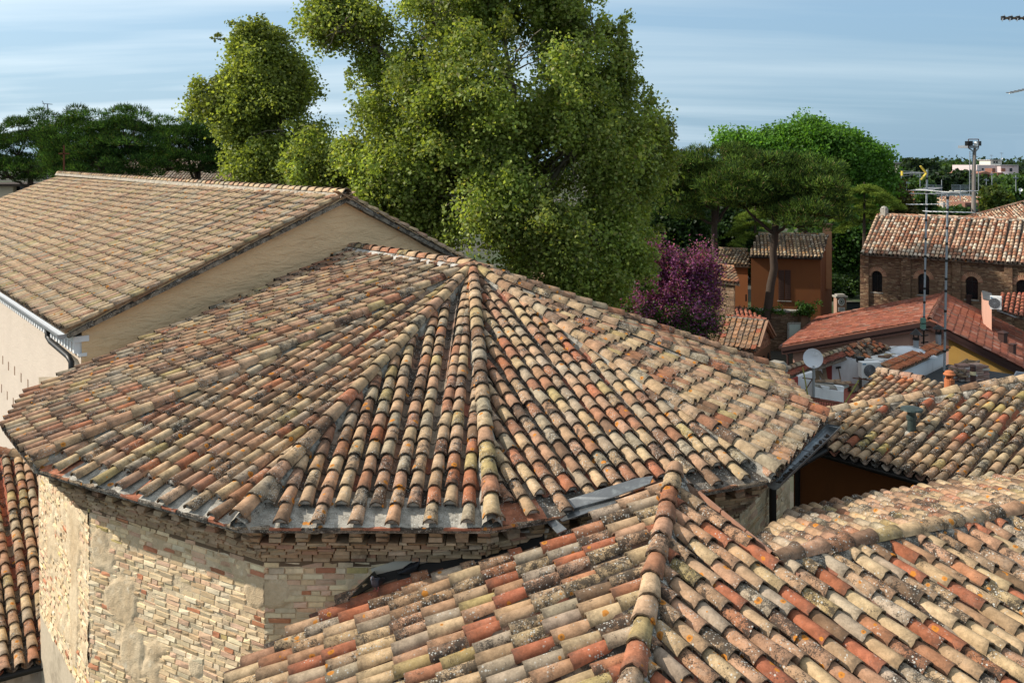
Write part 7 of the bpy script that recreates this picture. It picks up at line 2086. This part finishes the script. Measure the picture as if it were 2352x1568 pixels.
t = thing('flat_roofed_block', 'long white flat roofed block with aerials above the tiled houses', 'building', tuple(PY(*zb(800, 630), 140))); fbox(t, 'wall', 550, 612, 1045, 642, 140, 8, M['white']); fbox(t, 'parapet', 545, 605, 1050, 613, 139.8, 8.4, cream); fbox(t, 'awning', 558, 612, 572, 655, 139, .6, M['white']); fbox(t, 'pillar', 795, 612, 806, 658, 139, .6, M['white'])
# dishes
for (x, y, r_, lab) in ((953, 605, 15, 'satellite dish left of the pair on the white block'), (1018, 620, 15, 'satellite dish right of the pair on the white block'), (997, 707, 19, 'satellite dish on the far brick wall'), (1070, 590, 15, 'satellite dish at the edge of the creeper'), (1315, 585, 15, 'satellite dish on a pole at the right edge'), (1153, 318, 8, 'tiny dish on the stair tower of the pink block')):
    Y = 106 if y > 330 else 250; c = PY(*zb(x, y), Y); t = thing('satellite_dish', lab, 'satellite dish', tuple(c), 'far satellite dishes'); rr = r_ / 2.967 / 1.25553 / F * Y
    m = MB(); m.lathe(c, [(.001, -.1), (rr * .7, -.06), (rr, 0), (rr * .7, -.09), (.001, -.13)], 16, Vector((-.2, -.95, .25))); m.build('reflector', M['whitepaint'], t); m = MB(); m.tube([c + Vector((0, .1, 0)), c + Vector((0, .1, -rr * 2.6))], .05, 5); m.build('pole', M['galv'], t)
# aerial forest
for i, (x, y0, y1, w, hy_) in enumerate(((565, 545, 640, 150, 560), (640, 500, 640, 0, 0), (800, 545, 640, 150, 560), (955, 380, 590, 40, 420), (1070, 430, 570, 30, 450), (1022, 490, 600, 40, 500), (455, 450, 600, 50, 470), (340, 515, 600, 60, 522), (1275, 460, 560, 40, 480), (1065, 285, 330, 30, 290), (1152, 266, 330, 30, 270), (295, 430, 540, 60, 440))):
    Y = 104 if y1 > 400 else 252
    t = thing('antenna', 'far rooftop aerial ' + ['with five long bars left of the right mast', 'as a bare pole between the two bar arrays', 'with five long bars right of the right mast', 'on a tall pole left of the floodlight mast', 'on a pole before the gabled house', 'on a short pole below the gabled house', 'on a pole under the yellow reflector', 'with a wide boom near the vivid green tree', 'at the right edge before the pink block', 'left one on the stair tower', 'right one on the stair tower', 'farthest left beside the vivid green tree'][i], 'antenna', tuple(PY(*zb(x, y1), Y)), 'far rooftop aerials')
    m = MB(); m.tube([PY(*zb(x, y1 + 40), Y), PY(*zb(x, y0), Y)], .045, 5); m.build('pole', M['galv'], t)
    if w:
        m = MB()
        for k in range(5 if w > 100 else 2): yy = hy_ + k * (11 if w > 100 else 6) - (14 if w > 100 else 0); m.bar(PY(*zb(x - w / 2, yy - 2), Y), PY(*zb(x + w / 2, yy + 2), Y), .055)
        m.build('bars', M['galv'], t)
# floodlight mast
Y = 95; t = thing('floodlight_mast', 'tall grey floodlight mast with a railed platform and three lamps', 'floodlight', tuple(PY(*zb(912, 800), Y)))
m = MB(); m.tube([PY(*zb(912, 830), Y), PY(*zb(915, 430), Y), PY(*zb(924, 225), Y)], [.24, .20, .14], 12); m.build('pole', mat_simple('mast_paint', (.24, .21, .185), .6, .2, 2, 0, stain=(.22, .13, .08), stain_amt=.7), t)
m = MB(); a, b_ = PY(*zb(868, 228), Y - 1), PY(*zb(956, 205), Y - 1); m.obox((a.x, Y - 1, a.z), (b_.x - a.x, 0, 0), (0, 2.2, 0), (0, 0, (b_.z - a.z))); m.build('platform', M['galv'], t)
m = MB()
for (x0, x1) in ((868, 868), (956, 956)): 
    for yy in (Y - 1, Y + 1.2): m.tube([PY(*zb(x0, 228), yy), PY(*zb(x1, 154), yy)], .05, 5)
for yv in (154, 190): m.tube([PY(*zb(868, yv), Y - 1), PY(*zb(956, yv), Y - 1)], .05, 5); m.tube([PY(*zb(868, yv), Y + 1.2), PY(*zb(956, yv), Y + 1.2)], .05, 5)
m.build('guard_rail', M['rust'], t)
m = MB(); m.bar(PY(*zb(872, 230), Y), PY(*zb(920, 262), Y), .12); m.bar(PY(*zb(954, 230), Y), PY(*zb(926, 262), Y), .12); m.build('brace', M['galv'], t)
for (x, y, w, tx) in ((885, 188, 26, 0), (852, 190, 22, -.5), (958, 190, 26, .6), (935, 195, 16, .2)):
    c = PY(*zb(x, y), Y - 1.2); m = MB(); m.cbox(c, w / 2.967 / 1.2555 / F * Y * 1.1, .35, .5, tx); m.build('floodlight', M['darkmetal'] if w > 20 else M['whitepaint'], t)
m = MB(); m.tube([PY(*zb(880, 258), Y), PY(*zb(878, 640), Y)], .04, 5); m.tube([PY(*zb(906, 258), Y), PY(*zb(898, 640), Y)], .04, 5); 
for k in range(26): m.bar(PY(*zb(880, 262 + 14 * k), Y), PY(*zb(905 - .25 * k, 262 + 14 * k), Y), .035)
m.build('cage_ladder', M['galv'], t)
# pylon far away
Y = 1500; t = thing('pylon', 'tiny lattice power pylon on the horizon', 'pylon', tuple(PY(*zb(638, 415), Y))); m = MB(); s = Y / F
for sx in (-1, 1): m.bar(PY(*zb(638 + 12 * sx, 415), Y), PY(*zb(638 + 2 * sx, 340), Y), .45)
for k in range(6): f0, f1 = k / 6, (k + 1) / 6; m.bar(PY(*zb(638 - lerp(12, 2, f0), lerp(415, 340, f0)), Y), PY(*zb(638 + lerp(12, 2, f1), lerp(415, 340, f1)), Y), .35); m.bar(PY(*zb(638 + lerp(12, 2, f0), lerp(415, 340, f0)), Y), PY(*zb(638 - lerp(12, 2, f1), lerp(415, 340, f1)), Y), .35)
m.build('tower', fgrey, t)
m = MB(); 
for yy, w in ((352, 10), (364, 13), (378, 10)): m.bar(PY(*zb(638 - w, yy), Y), PY(*zb(638 + w, yy), Y), .4)
m.build('cross_arm', fgrey, t)

# far vegetation: single trees, then a belt that reads as one mass
FD = [((.03, .055, .025), 4), ((.045, .08, .03), 3), ((.02, .04, .02), 3)]; FB = [((.06, .12, .03), 4), ((.09, .16, .04), 3), ((.04, .085, .025), 3)]
def small_tree(name, label, x, y, Y, lobs, cols, n=60, per=60, size=.3, conif=False, group='far garden trees'):
    px, py = zb(x, y); t = thing(name, label, 'tree', tuple(PY(px, py, Y)), group)
    b = PY(px, py, Y); tops = [PY(*zb(a, b2), Y) for a, b2, c, d in lobs]; m = MB(); m.tube([(b.x, Y, GZ), (b.x, Y, max(p.z for p in tops) + .2)], [.25, .06], 6); m.build('trunk', M['bark'], t)
    k_ = 1 / 2.967 / 1.25553
    L = [(PY(*zb(a, b2), Y), (c * k_ * Y / F, c * k_ * Y / F * .8, d * k_ * Y / F)) for a, b2, c, d in lobs]
    C, Rd = lobes_to_clumps(L, n, .5 * Y / 120, 1.0 * Y / 120, .35); V, Q, c = leaves(C, Rd, per, size * Y / 120, cols, up=.3); np_mesh('crown', V, Q, M['leaf'], t, None, c)
small_tree('fir_tree', 'dark fir with a pointed top beside the concrete tower', 375, 420, 150, [(375, 365, 14, 25), (372, 400, 28, 30), (370, 440, 38, 30)], FD)
small_tree('fir_tree', 'tall dark fir standing right of the yellow reflector', 508, 420, 150, [(508, 372, 12, 22), (508, 400, 24, 30), (508, 440, 32, 30)], FD)
small_tree('fir_tree', 'stepped dark fir beside the bright far tree clump', 562, 450, 150, [(562, 430, 24, 24), (556, 460, 34, 24)], FD)
small_tree('cedar_tree', 'broad blackish cedar before the pale blue house', 590, 520, 140, [(590, 500, 55, 30), (610, 545, 50, 30), (545, 540, 40, 30)], FD, 110)
small_tree('cedar_tree', 'broad blackish cedar right of the pale blue house', 800, 520, 150, [(800, 490, 62, 24), (790, 530, 55, 30), (850, 520, 45, 28)], FD, 110)
small_tree('garden_tree', 'dark garden tree under the concrete tower', 380, 520, 130, [(370, 490, 55, 50), (420, 540, 50, 50), (330, 540, 40, 40)], FD, 130)
small_tree('garden_tree', 'olive garden tree left of the bar aerials', 470, 560, 120, [(460, 540, 40, 40), (500, 575, 40, 30)], FB, 80)
small_tree('garden_tree', 'light green slim tree standing before the left mast', 505, 760, 85, [(500, 690, 35, 60), (505, 760, 40, 60), (495, 640, 20, 30)], FB, 110)
small_tree('garden_tree', 'round dark green tree left of the floodlight pole base', 960, 590, 130, [(960, 560, 40, 50), (1000, 560, 40, 30)], FD, 80)
small_tree('pine_grove_tree', 'wide green pine before the pink apartment block', 1150, 560, 140, [(1150, 535, 80, 30), (1080, 550, 50, 35), (1220, 545, 60, 35)], FB, 160)
small_tree('pine_grove_tree', 'green tree at the right edge below the pink block', 1290, 580, 130, [(1290, 540, 60, 50), (1330, 580, 40, 60), (1240, 600, 50, 40)], FB, 160)
small_tree('creeper_tree', 'yellowish shrub tree right of the floodlight mast', 1100, 700, 96, [(1080, 640, 45, 50), (1130, 690, 60, 50), (1070, 720, 40, 50)], [((.12, .15, .03), 3), ((.08, .13, .03), 3)], 150)
small_tree('garden_tree', 'dark garden tree right of the yellowish shrub', 1230, 680, 110, [(1210, 640, 50, 40), (1260, 690, 60, 40)], FB, 110)
small_tree('garden_tree', 'low tree between the tiled rows', 740, 800, 95, [(620, 800, 60, 20), (740, 800, 50, 22), (800, 790, 40, 20)], FB, 90)
for i, (x, y, w, h) in enumerate(((620, 430, 45, 22), (700, 425, 40, 26), (740, 420, 35, 22), (812, 430, 38, 28), (860, 440, 30, 20))):
    small_tree('far_tree', ['leftmost of the bright far trees under the pylon', 'rounded bright far tree right of the pylon', 'bright far tree in the middle of the skyline clump', 'tallest bright far tree left of the gabled house', 'smallest bright far tree touching the gabled house'][i], x, y + h, 420, [(x, y, w, h)], FB, 40, 60, .26, group='bright trees on the skyline')
C = []; Rd = []
for k in range(520):
    px = R.uniform(1400, 2600) if k % 3 else R.uniform(-300, 1400); Y = R.uniform(500, 900); p = PY(px, 0, Y); C.append((p.x, Y, GZ + R.uniform(3, 8.5))); Rd.append(R.uniform(4, 8))
V, Q, c = leaves(np.array(C), np.array(Rd), 70, 1.3, FD + [((.07, .13, .05), 2)], flat=(1, 1, .7)); np_mesh('distant_woodland', V, Q, M['leaf'], None, 'stuff', c)
C = []; Rd = []
for k in range(420):
    Y = R.uniform(95, 300); px = R.uniform(2040, 2500) if k % 2 else R.uniform(1350, 2050); p = PY(px, 0, Y); C.append((p.x, Y, GZ + R.uniform(.5, 3.5))); Rd.append(R.uniform(1.5, 3))
V, Q, c = leaves(np.array(C), np.array(Rd), 60, .5, FD + FB, flat=(1, 1, .7)); np_mesh('garden_undergrowth', V, Q, M['leaf'], None, 'stuff', c)
